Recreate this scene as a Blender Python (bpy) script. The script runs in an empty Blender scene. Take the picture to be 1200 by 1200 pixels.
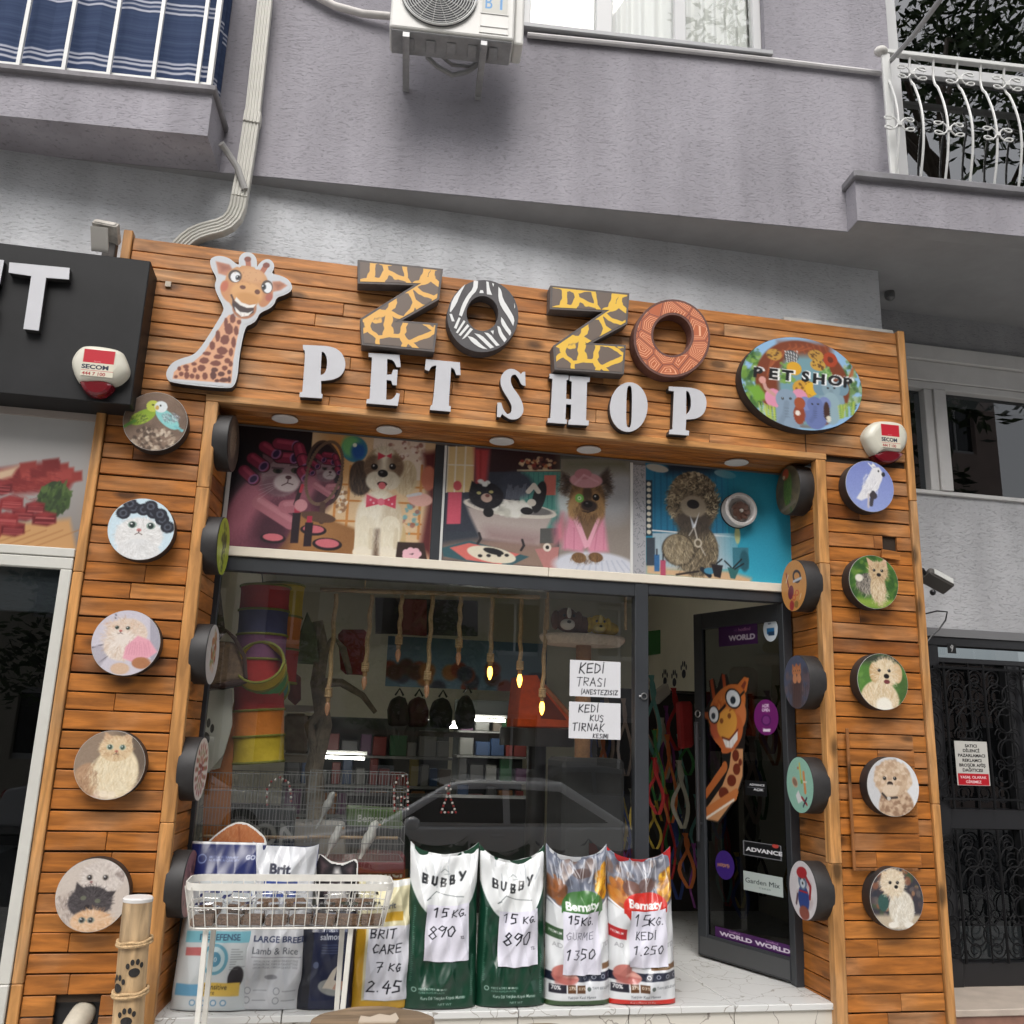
import bpy, bmesh, math, random
import numpy as np
from mathutils import Vector, Matrix, Euler
R = math.radians
sc = bpy.context.scene
col = sc.collection
random.seed(7); np.random.seed(7)

# ------------------------------------------------------------------ camera, sky, sun, exposure
CAM_LOC = (0.0, -4.5, 1.62)
CAM_ROT = ((0.98011688, -0.07772753, -0.18256323),
           (-0.19575922, -0.22858967, -0.95363782),
           (0.03239184, 0.97041496, -0.23926047))
FOC = 1071.034
cam = bpy.data.objects.new('camera', bpy.data.cameras.new('camera'))
col.objects.link(cam)
cam.data.sensor_width = 36.0
cam.data.lens = 36.0 * FOC / 1200.0
cam.data.clip_start = 0.05
cam.data.clip_end = 500
m3 = [list(r) for r in CAM_ROT]
cam.matrix_world = Matrix([[m3[i][0], m3[i][1], m3[i][2], CAM_LOC[i]] for i in range(3)] + [[0, 0, 0, 1]])
sc.camera = cam

world = bpy.data.worlds.new("World"); sc.world = world
world.use_nodes = True
wn = world.node_tree
bg = wn.nodes['Background']
sky = wn.nodes.new('ShaderNodeTexSky'); sky.sky_type = 'NISHITA'; sky.sun_disc = False
SUN_EL, SUN_AZ = R(52), R(194)          # azimuth measured clockwise from +Y
sky.sun_elevation = SUN_EL; sky.sun_rotation = SUN_AZ
sky.air_density = 1.0; sky.dust_density = 3.0
hsv = wn.nodes.new('ShaderNodeHueSaturation'); hsv.inputs['Saturation'].default_value = 0.22
wn.links.new(sky.outputs[0], hsv.inputs['Color']); wn.links.new(hsv.outputs[0], bg.inputs['Color'])
bg.inputs['Strength'].default_value = 0.15
sl = bpy.data.lights.new('sun', 'SUN'); sl.energy = 0.85; sl.angle = R(35); sl.color = (1.0, 0.96, 0.9)
so = bpy.data.objects.new('sun', sl); col.objects.link(so)
sd = Vector((math.sin(SUN_AZ) * math.cos(SUN_EL), math.cos(SUN_AZ) * math.cos(SUN_EL), math.sin(SUN_EL)))
so.rotation_euler = (-sd).to_track_quat('-Z', 'Y').to_euler(); so.location = (0, -20, 30)
sc.view_settings.view_transform = 'Standard'; sc.view_settings.look = 'None'
sc.view_settings.exposure = 1.0; sc.view_settings.gamma = 1.0

# ------------------------------------------------------------------ measuring: a pixel of the photo on a known plane
def ray(px, py):
    v = (float(px) - 600.0, 600.0 - float(py), -FOC)
    return [sum(CAM_ROT[i][k] * v[k] for k in range(3)) for i in range(3)]
def at(px, py, y=None, x=None, z=None):
    r = ray(px, py)
    if y is not None: t = (y - CAM_LOC[1]) / r[1]
    elif x is not None: t = (x - CAM_LOC[0]) / r[0]
    else: t = (z - CAM_LOC[2]) / r[2]
    return Vector(CAM_LOC) + t * Vector(r)
# the upper storey stands slightly askew to the shop front: local x along the wall, -y outwards
UTH = math.atan(-0.0828); UO = Vector((0, -0.033, 0))
UM = Matrix.Translation(UO) @ Matrix.Rotation(UTH, 4, 'Z'); UMI = UM.inverted()
def atu(px, py, off=0.0):
    o = UMI @ Vector(CAM_LOC); d = UMI.to_3x3() @ Vector(ray(px, py))
    t = (-off - o.y) / d.y
    return o + t * d

# ------------------------------------------------------------------ materials
def s2l(c):
    c = np.asarray(c, float) / 255.0
    return np.where(c <= 0.04045, c / 12.92, ((c + 0.055) / 1.055) ** 2.4)
def rgb(r, g, b): return tuple(float(v) for v in s2l((r, g, b)))
MATS = {}
def mat(name, c, r=0.5, m=0.0, var=0.0, vs=6.0, bump=0.0, bs=80.0, bstretch=(1, 1, 1), spec=0.5, emit=None, es=0.0, coat=0.0):
    if name in MATS: return MATS[name]
    M = bpy.data.materials.new(name); M.use_nodes = True
    nt = M.node_tree; b = nt.nodes['Principled BSDF']
    b.inputs['Base Color'].default_value = (*c, 1); b.inputs['Roughness'].default_value = r
    b.inputs['Metallic'].default_value = m; b.inputs['Specular IOR Level'].default_value = spec
    b.inputs['Coat Weight'].default_value = coat
    if emit is not None:
        b.inputs['Emission Color'].default_value = (*emit, 1); b.inputs['Emission Strength'].default_value = es
    if var > 0 or bump > 0:
        tc = nt.nodes.new('ShaderNodeTexCoord')
    if var > 0:
        n = nt.nodes.new('ShaderNodeTexNoise'); n.inputs['Scale'].default_value = vs; n.inputs['Detail'].default_value = 7
        n.inputs['Roughness'].default_value = 0.65
        nt.links.new(tc.outputs['Object'], n.inputs['Vector'])
        rp = nt.nodes.new('ShaderNodeValToRGB')
        rp.color_ramp.elements[0].position = 0.3; rp.color_ramp.elements[1].position = 0.7
        rp.color_ramp.elements[0].color = (*[v * (1 - var) for v in c], 1)
        rp.color_ramp.elements[1].color = (*[min(1, v * (1 + var)) for v in c], 1)
        nt.links.new(n.outputs['Fac'], rp.inputs['Fac']); nt.links.new(rp.outputs['Color'], b.inputs['Base Color'])
    if bump > 0:
        mp = nt.nodes.new('ShaderNodeMapping'); mp.inputs['Scale'].default_value = bstretch
        n2 = nt.nodes.new('ShaderNodeTexNoise'); n2.inputs['Scale'].default_value = bs; n2.inputs['Detail'].default_value = 5
        bp = nt.nodes.new('ShaderNodeBump'); bp.inputs['Strength'].default_value = bump; bp.inputs['Distance'].default_value = 0.01
        nt.links.new(tc.outputs['Object'], mp.inputs['Vector']); nt.links.new(mp.outputs['Vector'], n2.inputs['Vector'])
        nt.links.new(n2.outputs['Fac'], bp.inputs['Height']); nt.links.new(bp.outputs['Normal'], b.inputs['Normal'])
    MATS[name] = M
    return M

def stucco(name, c):
    """scratched render: short dark horizontal fissures cut into a granular coat"""
    M = bpy.data.materials.new(name); M.use_nodes = True
    nt = M.node_tree; L = nt.links; b = nt.nodes['Principled BSDF']; b.inputs['Roughness'].default_value = 0.9
    b.inputs['Specular IOR Level'].default_value = 0.2
    tc = nt.nodes.new('ShaderNodeTexCoord')
    mp = nt.nodes.new('ShaderNodeMapping'); mp.inputs['Scale'].default_value = (42, 42, 165)
    L.new(tc.outputs['Object'], mp.inputs['Vector'])
    n = nt.nodes.new('ShaderNodeTexNoise'); n.inputs['Scale'].default_value = 1.0; n.inputs['Detail'].default_value = 4
    n.inputs['Distortion'].default_value = 0.25; n.inputs['Roughness'].default_value = 0.6
    L.new(mp.outputs['Vector'], n.inputs['Vector'])
    rp = nt.nodes.new('ShaderNodeValToRGB'); e = rp.color_ramp.elements
    e[0].position = 0.33; e[0].color = (0, 0, 0, 1); e[1].position = 0.47; e[1].color = (0.8, 0.8, 0.8, 1)
    e2 = rp.color_ramp.elements.new(0.8); e2.color = (1, 1, 1, 1)
    L.new(n.outputs['Fac'], rp.inputs['Fac'])
    g = nt.nodes.new('ShaderNodeTexNoise'); g.inputs['Scale'].default_value = 190; g.inputs['Detail'].default_value = 2
    L.new(tc.outputs['Object'], g.inputs['Vector'])
    ad = nt.nodes.new('ShaderNodeMath'); ad.operation = 'MULTIPLY_ADD'; ad.inputs[1].default_value = 0.25
    L.new(g.outputs['Fac'], ad.inputs[0]); L.new(rp.outputs['Color'], ad.inputs[2])
    bp = nt.nodes.new('ShaderNodeBump'); bp.inputs['Strength'].default_value = 0.65; bp.inputs['Distance'].default_value = 0.004
    L.new(ad.outputs[0], bp.inputs['Height']); L.new(bp.outputs['Normal'], b.inputs['Normal'])
    lg = nt.nodes.new('ShaderNodeTexNoise'); lg.inputs['Scale'].default_value = 1.3; lg.inputs['Detail'].default_value = 6
    L.new(tc.outputs['Object'], lg.inputs['Vector'])
    r2 = nt.nodes.new('ShaderNodeValToRGB'); r2.color_ramp.elements[0].position = 0.3; r2.color_ramp.elements[1].position = 0.7
    r2.color_ramp.elements[0].color = (*[v * 0.86 for v in c], 1); r2.color_ramp.elements[1].color = (*[v * 1.1 for v in c], 1)
    L.new(lg.outputs['Fac'], r2.inputs['Fac'])
    mx = nt.nodes.new('ShaderNodeMix'); mx.data_type = 'RGBA'; mx.blend_type = 'MULTIPLY'
    r3 = nt.nodes.new('ShaderNodeValToRGB'); r3.color_ramp.elements[0].position = 0.28; r3.color_ramp.elements[1].position = 0.42
    r3.color_ramp.elements[0].color = (0.66, 0.66, 0.66, 1)          # shade inside the fissures, painted into the wall colour
    L.new(n.outputs['Fac'], r3.inputs['Fac'])
    mx.inputs['Factor'].default_value = 1.0
    L.new(r2.outputs['Color'], mx.inputs['A']); L.new(r3.outputs['Color'], mx.inputs['B'])
    # rain streaks and patches
    ms = nt.nodes.new('ShaderNodeMapping'); ms.inputs['Scale'].default_value = (4.5, 4.5, .45); L.new(tc.outputs['Object'], ms.inputs['Vector'])
    sn = nt.nodes.new('ShaderNodeTexNoise'); sn.inputs['Scale'].default_value = 1.0; sn.inputs['Detail'].default_value = 5; L.new(ms.outputs[0], sn.inputs['Vector'])
    sr = nt.nodes.new('ShaderNodeMapRange'); sr.inputs['From Min'].default_value = .35; sr.inputs['From Max'].default_value = .62; sr.inputs['To Min'].default_value = .84; L.new(sn.outputs['Fac'], sr.inputs['Value'])
    sv = nt.nodes.new('ShaderNodeVectorMath'); sv.operation = 'SCALE'; L.new(mx.outputs['Result'], sv.inputs[0]); L.new(sr.outputs[0], sv.inputs['Scale'])
    L.new(sv.outputs[0], b.inputs['Base Color'])
    MATS[name] = M
    return M

def wood(name, stretch, tones, pale=0.35):
    M = bpy.data.materials.new(name); M.use_nodes = True
    nt = M.node_tree; L = nt.links; b = nt.nodes['Principled BSDF']
    b.inputs['Roughness'].default_value = 0.48; b.inputs['Specular IOR Level'].default_value = 0.35
    tc = nt.nodes.new('ShaderNodeTexCoord'); ge = nt.nodes.new('ShaderNodeNewGeometry')
    mu = nt.nodes.new('ShaderNodeVectorMath'); mu.operation = 'SCALE'; mu.inputs['Scale'].default_value = 37.0
    cb = nt.nodes.new('ShaderNodeCombineXYZ')
    for i in range(3): L.new(ge.outputs['Random Per Island'], cb.inputs[i])
    L.new(cb.outputs[0], mu.inputs[0])
    add = nt.nodes.new('ShaderNodeVectorMath'); L.new(tc.outputs['Object'], add.inputs[0]); L.new(mu.outputs[0], add.inputs[1])
    mp = nt.nodes.new('ShaderNodeMapping'); mp.inputs['Scale'].default_value = stretch; L.new(add.outputs[0], mp.inputs['Vector'])
    n1 = nt.nodes.new('ShaderNodeTexNoise'); n1.inputs['Scale'].default_value = 5; n1.inputs['Detail'].default_value = 8
    n1.inputs['Distortion'].default_value = 0.8; n1.inputs['Roughness'].default_value = 0.6; L.new(mp.outputs[0], n1.inputs['Vector'])
    wv = nt.nodes.new('ShaderNodeMath'); wv.operation = 'MULTIPLY'; wv.inputs[1].default_value = 26.0
    n0 = nt.nodes.new('ShaderNodeTexNoise'); n0.inputs['Scale'].default_value = 1.6; n0.inputs['Detail'].default_value = 1.5
    L.new(mp.outputs[0], n0.inputs['Vector']); L.new(n0.outputs['Fac'], wv.inputs[0])
    sn = nt.nodes.new('ShaderNodeMath'); sn.operation = 'SINE'; L.new(wv.outputs[0], sn.inputs[0])
    mr = nt.nodes.new('ShaderNodeMapRange'); mr.inputs['From Min'].default_value = -1; L.new(sn.outputs[0], mr.inputs['Value'])
    mr.inputs['To Min'].default_value = 0.72; mr.inputs['To Max'].default_value = 1.08
    mr2 = nt.nodes.new('ShaderNodeMapRange'); mr2.inputs['From Min'].default_value = 0.25; mr2.inputs['From Max'].default_value = 0.75
    mr2.inputs['To Min'].default_value = 0.58; mr2.inputs['To Max'].default_value = 1.25; L.new(n1.outputs['Fac'], mr2.inputs['Value'])
    gm = nt.nodes.new('ShaderNodeMath'); gm.operation = 'MULTIPLY'; L.new(mr.outputs[0], gm.inputs[0]); L.new(mr2.outputs[0], gm.inputs[1])
    rp = nt.nodes.new('ShaderNodeValToRGB'); el = rp.color_ramp.elements
    el[0].color = (*tones[0], 1); el[1].color = (*tones[-1], 1)
    for i, t in enumerate(tones[1:-1]):
        q = el.new((i + 1) / (len(tones) - 1)); q.color = (*t, 1)
    L.new(ge.outputs['Random Per Island'], rp.inputs['Fac'])
    # sun-bleached patches
    n2 = nt.nodes.new('ShaderNodeTexNoise'); n2.inputs['Scale'].default_value = 2.2; n2.inputs['Detail'].default_value = 4
    L.new(add.outputs[0], n2.inputs['Vector'])
    r2 = nt.nodes.new('ShaderNodeMapRange'); r2.inputs['From Min'].default_value = 0.5; r2.inputs['From Max'].default_value = 0.72
    r2.inputs['To Max'].default_value = pale; L.new(n2.outputs['Fac'], r2.inputs['Value'])
    mx = nt.nodes.new('ShaderNodeMix'); mx.data_type = 'RGBA'; L.new(r2.outputs[0], mx.inputs['Factor'])
    L.new(rp.outputs['Color'], mx.inputs['A']); mx.inputs['B'].default_value = (0.46, 0.34, 0.22, 1)
    # knots
    mk = nt.nodes.new('ShaderNodeMapping'); mk.inputs['Scale'].default_value = tuple(0.35 + 0.65 * min(1, s / 4.0) for s in stretch)
    L.new(add.outputs[0], mk.inputs['Vector'])
    vo = nt.nodes.new('ShaderNodeTexVoronoi'); vo.inputs['Scale'].default_value = 5.5; L.new(mk.outputs[0], vo.inputs['Vector'])
    kr = nt.nodes.new('ShaderNodeMapRange'); kr.inputs['From Min'].default_value = 0.09; kr.inputs['From Max'].default_value = 0.20
    kr.inputs['To Min'].default_value = 0.3; kr.inputs['To Max'].default_value = 1.0; L.new(vo.outputs['Distance'], kr.inputs['Value'])
    gk = nt.nodes.new('ShaderNodeMath'); gk.operation = 'MULTIPLY'; L.new(gm.outputs[0], gk.inputs[0]); L.new(kr.outputs[0], gk.inputs[1])
    sca = nt.nodes.new('ShaderNodeVectorMath'); sca.operation = 'SCALE'
    L.new(mx.outputs['Result'], sca.inputs[0]); L.new(gk.outputs[0], sca.inputs['Scale'])
    L.new(sca.outputs[0], b.inputs['Base Color'])
    bp = nt.nodes.new('ShaderNodeBump'); bp.inputs['Strength'].default_value = 0.35; bp.inputs['Distance'].default_value = 0.004
    L.new(n1.outputs['Fac'], bp.inputs['Height']); L.new(bp.outputs['Normal'], b.inputs['Normal'])
    MATS[name] = M
    return M

def glass_mat(name, tint=(1, 1, 1), refl=1.0, rough=0.0, ior=1.5):
    M = bpy.data.materials.new(name); M.use_nodes = True
    nt = M.node_tree; L = nt.links; nt.nodes.remove(nt.nodes['Principled BSDF']); out = nt.nodes['Material Output']
    tr = nt.nodes.new('ShaderNodeBsdfTransparent'); tr.inputs['Color'].default_value = (*tint, 1)
    gl = nt.nodes.new('ShaderNodeBsdfGlossy'); gl.inputs['Roughness'].default_value = rough
    fr = nt.nodes.new('ShaderNodeFresnel'); fr.inputs['IOR'].default_value = ior
    ml = nt.nodes.new('ShaderNodeMath'); ml.operation = 'MULTIPLY'; ml.inputs[1].default_value = refl; ml.use_clamp = True
    L.new(fr.outputs[0], ml.inputs[0])
    ge = nt.nodes.new('ShaderNodeNewGeometry'); iv = nt.nodes.new('ShaderNodeMath'); iv.operation = 'MULTIPLY_ADD'; iv.inputs[1].default_value = -refl; iv.inputs[2].default_value = refl
    L.new(ge.outputs['Backfacing'], iv.inputs[0]); L.new(iv.outputs[0], ml.inputs[1])      # one reflection per pane
    mx = nt.nodes.new('ShaderNodeMixShader'); L.new(ml.outputs[0], mx.inputs[0]); L.new(tr.outputs[0], mx.inputs[1]); L.new(gl.outputs[0], mx.inputs[2])
    L.new(mx.outputs[0], out.inputs['Surface'])
    MATS[name] = M
    return M

def print_mat(name, rough, spec=0.4, coat=0.0):
    M = bpy.data.materials.new(name); M.use_nodes = True
    nt = M.node_tree; b = nt.nodes['Principled BSDF']
    b.inputs['Roughness'].default_value = rough; b.inputs['Specular IOR Level'].default_value = spec; b.inputs['Coat Weight'].default_value = coat
    a = nt.nodes.new('ShaderNodeVertexColor'); a.layer_name = 'Col'
    nt.links.new(a.outputs['Color'], b.inputs['Base Color'])
    MATS[name] = M
    return M
PRINT = print_mat('printed_vinyl', 0.42)
PAPER = print_mat('paper_print', 0.85, 0.2)
FOIL = print_mat('bag_print', 0.3, 0.5)

# ------------------------------------------------------------------ mesh helpers
class MB:
    def __init__(s): s.v = []; s.f = []
    def quad(s, *p):
        n = len(s.v); s.v += [tuple(q) for q in p]; s.f.append(tuple(range(n, n + len(p)))); return s
    def box(s, x0, x1, y0, y1, z0, z1):
        n = len(s.v)
        s.v += [(x0, y0, z0), (x1, y0, z0), (x1, y1, z0), (x0, y1, z0), (x0, y0, z1), (x1, y0, z1), (x1, y1, z1), (x0, y1, z1)]
        for f in ((0, 3, 2, 1), (4, 5, 6, 7), (0, 1, 5, 4), (1, 2, 6, 5), (2, 3, 7, 6), (3, 0, 4, 7)): s.f.append(tuple(n + i for i in f))
        return s
    def hexa(s, p8):
        n = len(s.v); s.v += [tuple(q) for q in p8]
        for f in ((0, 3, 2, 1), (4, 5, 6, 7), (0, 1, 5, 4), (1, 2, 6, 5), (2, 3, 7, 6), (3, 0, 4, 7)): s.f.append(tuple(n + i for i in f))
        return s
    def tube(s, pts, r, seg=8, caps=True, closed=False):
        P = [Vector(p) for p in pts]; N = len(P); n0 = len(s.v)
        rr = r if isinstance(r, (list, tuple)) else [r] * N
        up = None
        for i in range(N):
            if closed: t = P[(i + 1) % N] - P[i - 1]
            else: t = P[min(i + 1, N - 1)] - P[max(i - 1, 0)]
            t.normalize()
            if up is None: up = t.orthogonal().normalized()
            up = (up - t * up.dot(t))
            up = up.normalized() if up.length > 1e-6 else t.orthogonal().normalized()
            w = t.cross(up)
            for k in range(seg):
                a = 2 * math.pi * k / seg
                s.v.append(tuple(P[i] + (up * math.cos(a) + w * math.sin(a)) * rr[i]))
        for i in range(N if closed else N - 1):
            a = n0 + i * seg; b2 = n0 + ((i + 1) % N) * seg
            for k in range(seg):
                k2 = (k + 1) % seg
                s.f.append((a + k, a + k2, b2 + k2, b2 + k))
        if caps and not closed:
            s.f.append(tuple(n0 + k for k in reversed(range(seg)))); s.f.append(tuple(n0 + (N - 1) * seg + k for k in range(seg)))
        return s
    def lathe(s, prof, c=(0, 0, 0), axis='z', seg=32):
        """prof: (radius, height) pairs"""
        n0 = len(s.v); c = Vector(c)
        for r, h in prof:
            for k in range(seg):
                a = 2 * math.pi * k / seg; p = (r * math.cos(a), r * math.sin(a), h)
                if axis == 'y': p = (p[0], -p[2], p[1])
                if axis == 'x': p = (p[2], p[0], p[1])
                s.v.append(tuple(c + Vector(p)))
        for i in range(len(prof) - 1):
            for k in range(seg):
                k2 = (k + 1) % seg
                s.f.append((n0 + i * seg + k, n0 + i * seg + k2, n0 + (i + 1) * seg + k2, n0 + (i + 1) * seg + k))
        s.f.append(tuple(n0 + k for k in reversed(range(seg)))); s.f.append(tuple(n0 + (len(prof) - 1) * seg + k for k in range(seg)))
        return s
    def ball(s, c, rx, ry, rz, seg=16, rings=10):
        n0 = len(s.v)
        for i in range(rings + 1):
            ph = math.pi * i / rings
            for k in range(seg):
                a = 2 * math.pi * k / seg
                s.v.append((c[0] + rx * math.sin(ph) * math.cos(a), c[1] + ry * math.sin(ph) * math.sin(a), c[2] + rz * math.cos(ph)))
        for i in range(rings):
            for k in range(seg):
                k2 = (k + 1) % seg
                s.f.append((n0 + i * seg + k, n0 + (i + 1) * seg + k, n0 + (i + 1) * seg + k2, n0 + i * seg + k2))
        return s
    def add(s, V, F):
        n = len(s.v); s.v += [tuple(v) for v in V]; s.f += [tuple(n + i for i in f) for f in F]; return s
    def xf(s, M, start=0):
        s.v[start:] = [tuple(M @ Vector(v)) for v in s.v[start:]]; return s
    def up(s): return s.xf(UM)

def root_loc(o):
    while o.parent: o = o.parent
    return o.location
def link(name, me, material, parent):
    o = bpy.data.objects.new(name, me); col.objects.link(o)
    if material: me.materials.append(material)
    if parent: o.parent = parent
    return o
def obj(name, mb, material, parent=None, smooth=False, bevel=0.0, bseg=1, loc=None):
    me = bpy.data.meshes.new(name)
    off = root_loc(parent) if parent else (Vector(loc) if loc is not None else Vector((0, 0, 0)))
    V = [(v[0] - off[0], v[1] - off[1], v[2] - off[2]) for v in mb.v]
    me.from_pydata(V, [], mb.f); me.update()
    if smooth:
        me.polygons.foreach_set('use_smooth', [True] * len(me.polygons))
        try: me.set_sharp_from_angle(angle=R(40))
        except Exception: pass
    o = link(name, me, material, parent)
    if not parent and loc is not None: o.location = loc
    if bevel > 0:
        bv = o.modifiers.new('bevel', 'BEVEL'); bv.width = bevel; bv.segments = bseg; bv.limit_method = 'ANGLE'; bv.angle_limit = R(50)
    return o
def tag(o, label=None, cat=None, group=None, kind=None):
    if label: o['label'] = label
    if cat: o['category'] = cat
    if group: o['group'] = group
    if kind: o['kind'] = kind
    return o
def thing(name, label, cat, loc=(0, 0, 0), group=None):
    o = bpy.data.objects.new(name, None); col.objects.link(o); o.location = loc; o.empty_display_size = 0.1
    return tag(o, label, cat, group)
def center(mb):
    a = np.array(mb.v); return Vector(((a[:, 0].min() + a[:, 0].max()) / 2, (a[:, 1].min() + a[:, 1].max()) / 2, a[:, 2].min()))

def extrude_mb(outer, holes, t, offset=0.0, bevel=0.0, smoothc=False):
    """outlines in (x, z) on the shop front -> solid from local y = -t .. 0"""
    cu = bpy.data.curves.new('outline', 'CURVE'); cu.dimensions = '2D'; cu.fill_mode = 'BOTH'
    for pts in [outer] + list(holes):
        sp = cu.splines.new('POLY'); sp.points.add(len(pts) - 1)
        for i, p in enumerate(pts): sp.points[i].co = (p[0], p[1], 0, 1)
        sp.use_cyclic_u = True
    cu.extrude = t / 2; cu.offset = offset; cu.bevel_depth = bevel
    o = bpy.data.objects.new('outline', cu); me = bpy.data.meshes.new_from_object(o)
    mb = MB()
    mb.v = [(v.co.x, -v.co.z - t / 2, v.co.y) for v in me.vertices]
    mb.f = [tuple(p.vertices) for p in me.polygons]
    bpy.data.objects.remove(o); bpy.data.curves.remove(cu); bpy.data.meshes.remove(me)
    return mb
def shift(mb, d):
    mb.v = [(v[0] + d[0], v[1] + d[1], v[2] + d[2]) for v in mb.v]; return mb
def smooth_loop(pts, n=3):
    for _ in range(n):
        q = []
        for i in range(len(pts)):
            a, b = pts[i], pts[(i + 1) % len(pts)]
            q.append((a[0] * .75 + b[0] * .25, a[1] * .75 + b[1] * .25)); q.append((a[0] * .25 + b[0] * .75, a[1] * .25 + b[1] * .75))
        pts = q
    return pts
def circle(cx, cy, rx, ry, n=48): return [(cx + rx * math.cos(2 * math.pi * i / n), cy + ry * math.sin(2 * math.pi * i / n)) for i in range(n)]

# ------------------------------------------------------------------ printing: small numpy raster carried as a colour attribute of the print itself
TXT = {}
def text_tris(s, bold):
    key = (s, bold)
    if key not in TXT:
        cu = bpy.data.curves.new('t', 'FONT'); cu.body = s; cu.size = 1.0; cu.offset = bold; cu.resolution_u = 3
        o = bpy.data.objects.new('t', cu); me = bpy.data.meshes.new_from_object(o); me.calc_loop_triangles()
        V = np.array([v.co[:2] for v in me.vertices]).reshape(-1, 2)
        T = np.array([t.vertices[:] for t in me.loop_triangles]).reshape(-1, 3)
        bpy.data.objects.remove(o); bpy.data.curves.remove(cu); bpy.data.meshes.remove(me)
        if len(V): V = V - np.array([V[:, 0].min(), 0.0])
        TXT[key] = (V, T)
    return TXT[key]
HAND = {
 'A': [[(0, 1), (.5, 0), (1, 1)], [(.2, .65), (.8, .6)]], 'B': [[(.1, 0), (.1, 1)], [(.1, 0), (.8, .1), (.75, .42), (.1, .5), (.9, .62), (.8, .95), (.1, 1)]],
 'C': [[(.9, .12), (.4, 0), (.05, .5), (.4, 1), (.95, .85)]], 'D': [[(.1, 0), (.15, 1)], [(.1, .02), (.8, .2), (.9, .6), (.6, .95), (.1, 1)]],
 'E': [[(.9, 0), (.1, .04), (.1, 1), (.95, .95)], [(.1, .5), (.75, .47)]], 'G': [[(.9, .15), (.5, 0), (.05, .5), (.4, 1), (.9, .85), (.9, .55), (.55, .58)]],
 'I': [[(.5, 0), (.5, 1)]], 'J': [[(.5, 0), (.5, 1)], [(.5, -.2), (.52, -.15)]], 'K': [[(.15, 0), (.1, 1)], [(.9, 0), (.12, .55), (.9, 1)]],
 'L': [[(.15, 0), (.1, 1), (.9, .95)]], 'M': [[(0, 1), (.15, 0), (.5, .7), (.85, 0), (1, 1)]], 'N': [[(.05, 1), (.1, 0), (.85, 1), (.9, 0)]],
 'P': [[(.1, 0), (.1, 1)], [(.1, .05), (.85, .1), (.8, .5), (.1, .55)]], 'R': [[(.1, 0), (.1, 1)], [(.1, .03), (.85, .1), (.8, .45), (.1, .52), (.9, 1)]],
 'S': [[(.9, .1), (.4, 0), (.1, .25), (.8, .65), (.75, .95), (.1, .95)]], 'T': [[(0, .05), (1, 0)], [(.5, .03), (.48, 1)]],
 'U': [[(.1, 0), (.12, .8), (.5, 1), (.85, .8), (.9, 0)]], 'V': [[(0, 0), (.5, 1), (1, 0)]], 'Y': [[(.05, 0), (.5, .5)], [(1, 0), (.4, 1)]], 'Z': [[(.05, 0), (.9, 0), (.05, 1), (.95, .95)]],
 'Q': [[(.9, .1), (.4, 0), (.1, .25), (.8, .65), (.75, .95), (.1, .95)], [(.45, 1.02), (.5, 1.2)]],
 '0': [[(.5, 0), (.1, .4), (.2, .95), (.6, 1), (.9, .5), (.75, .05), (.5, 0)]], '1': [[(.2, .25), (.6, 0), (.5, 1)]], '2': [[(.1, .2), (.5, 0), (.85, .25), (.05, 1), (.95, .95)]],
 '3': [[(.1, .05), (.85, .05), (.4, .42), (.85, .65), (.6, 1), (.05, .95)]], '4': [[(.6, 0), (.05, .6), (.95, .58)], [(.7, .3), (.65, 1)]],
 '5': [[(.9, .02), (.25, 0), (.15, .42), (.75, .45), (.8, .85), (.1, 1)]], '7': [[(.05, .05), (.9, .02), (.4, 1)], [(.3, .5), (.8, .47)]],
 '8': [[(.5, .48), (.15, .25), (.5, 0), (.8, .2), (.1, .75), (.45, 1), (.85, .8), (.5, .48)]], '9': [[(.85, .15), (.45, 0), (.1, .3), (.5, .5), (.85, .15), (.75, .6), (.5, 1)]],
 '.': [[(.3, .95), (.35, 1)]], '(': [[(.7, -.1), (.4, .5), (.7, 1.1)]], ' ': [] }
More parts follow.
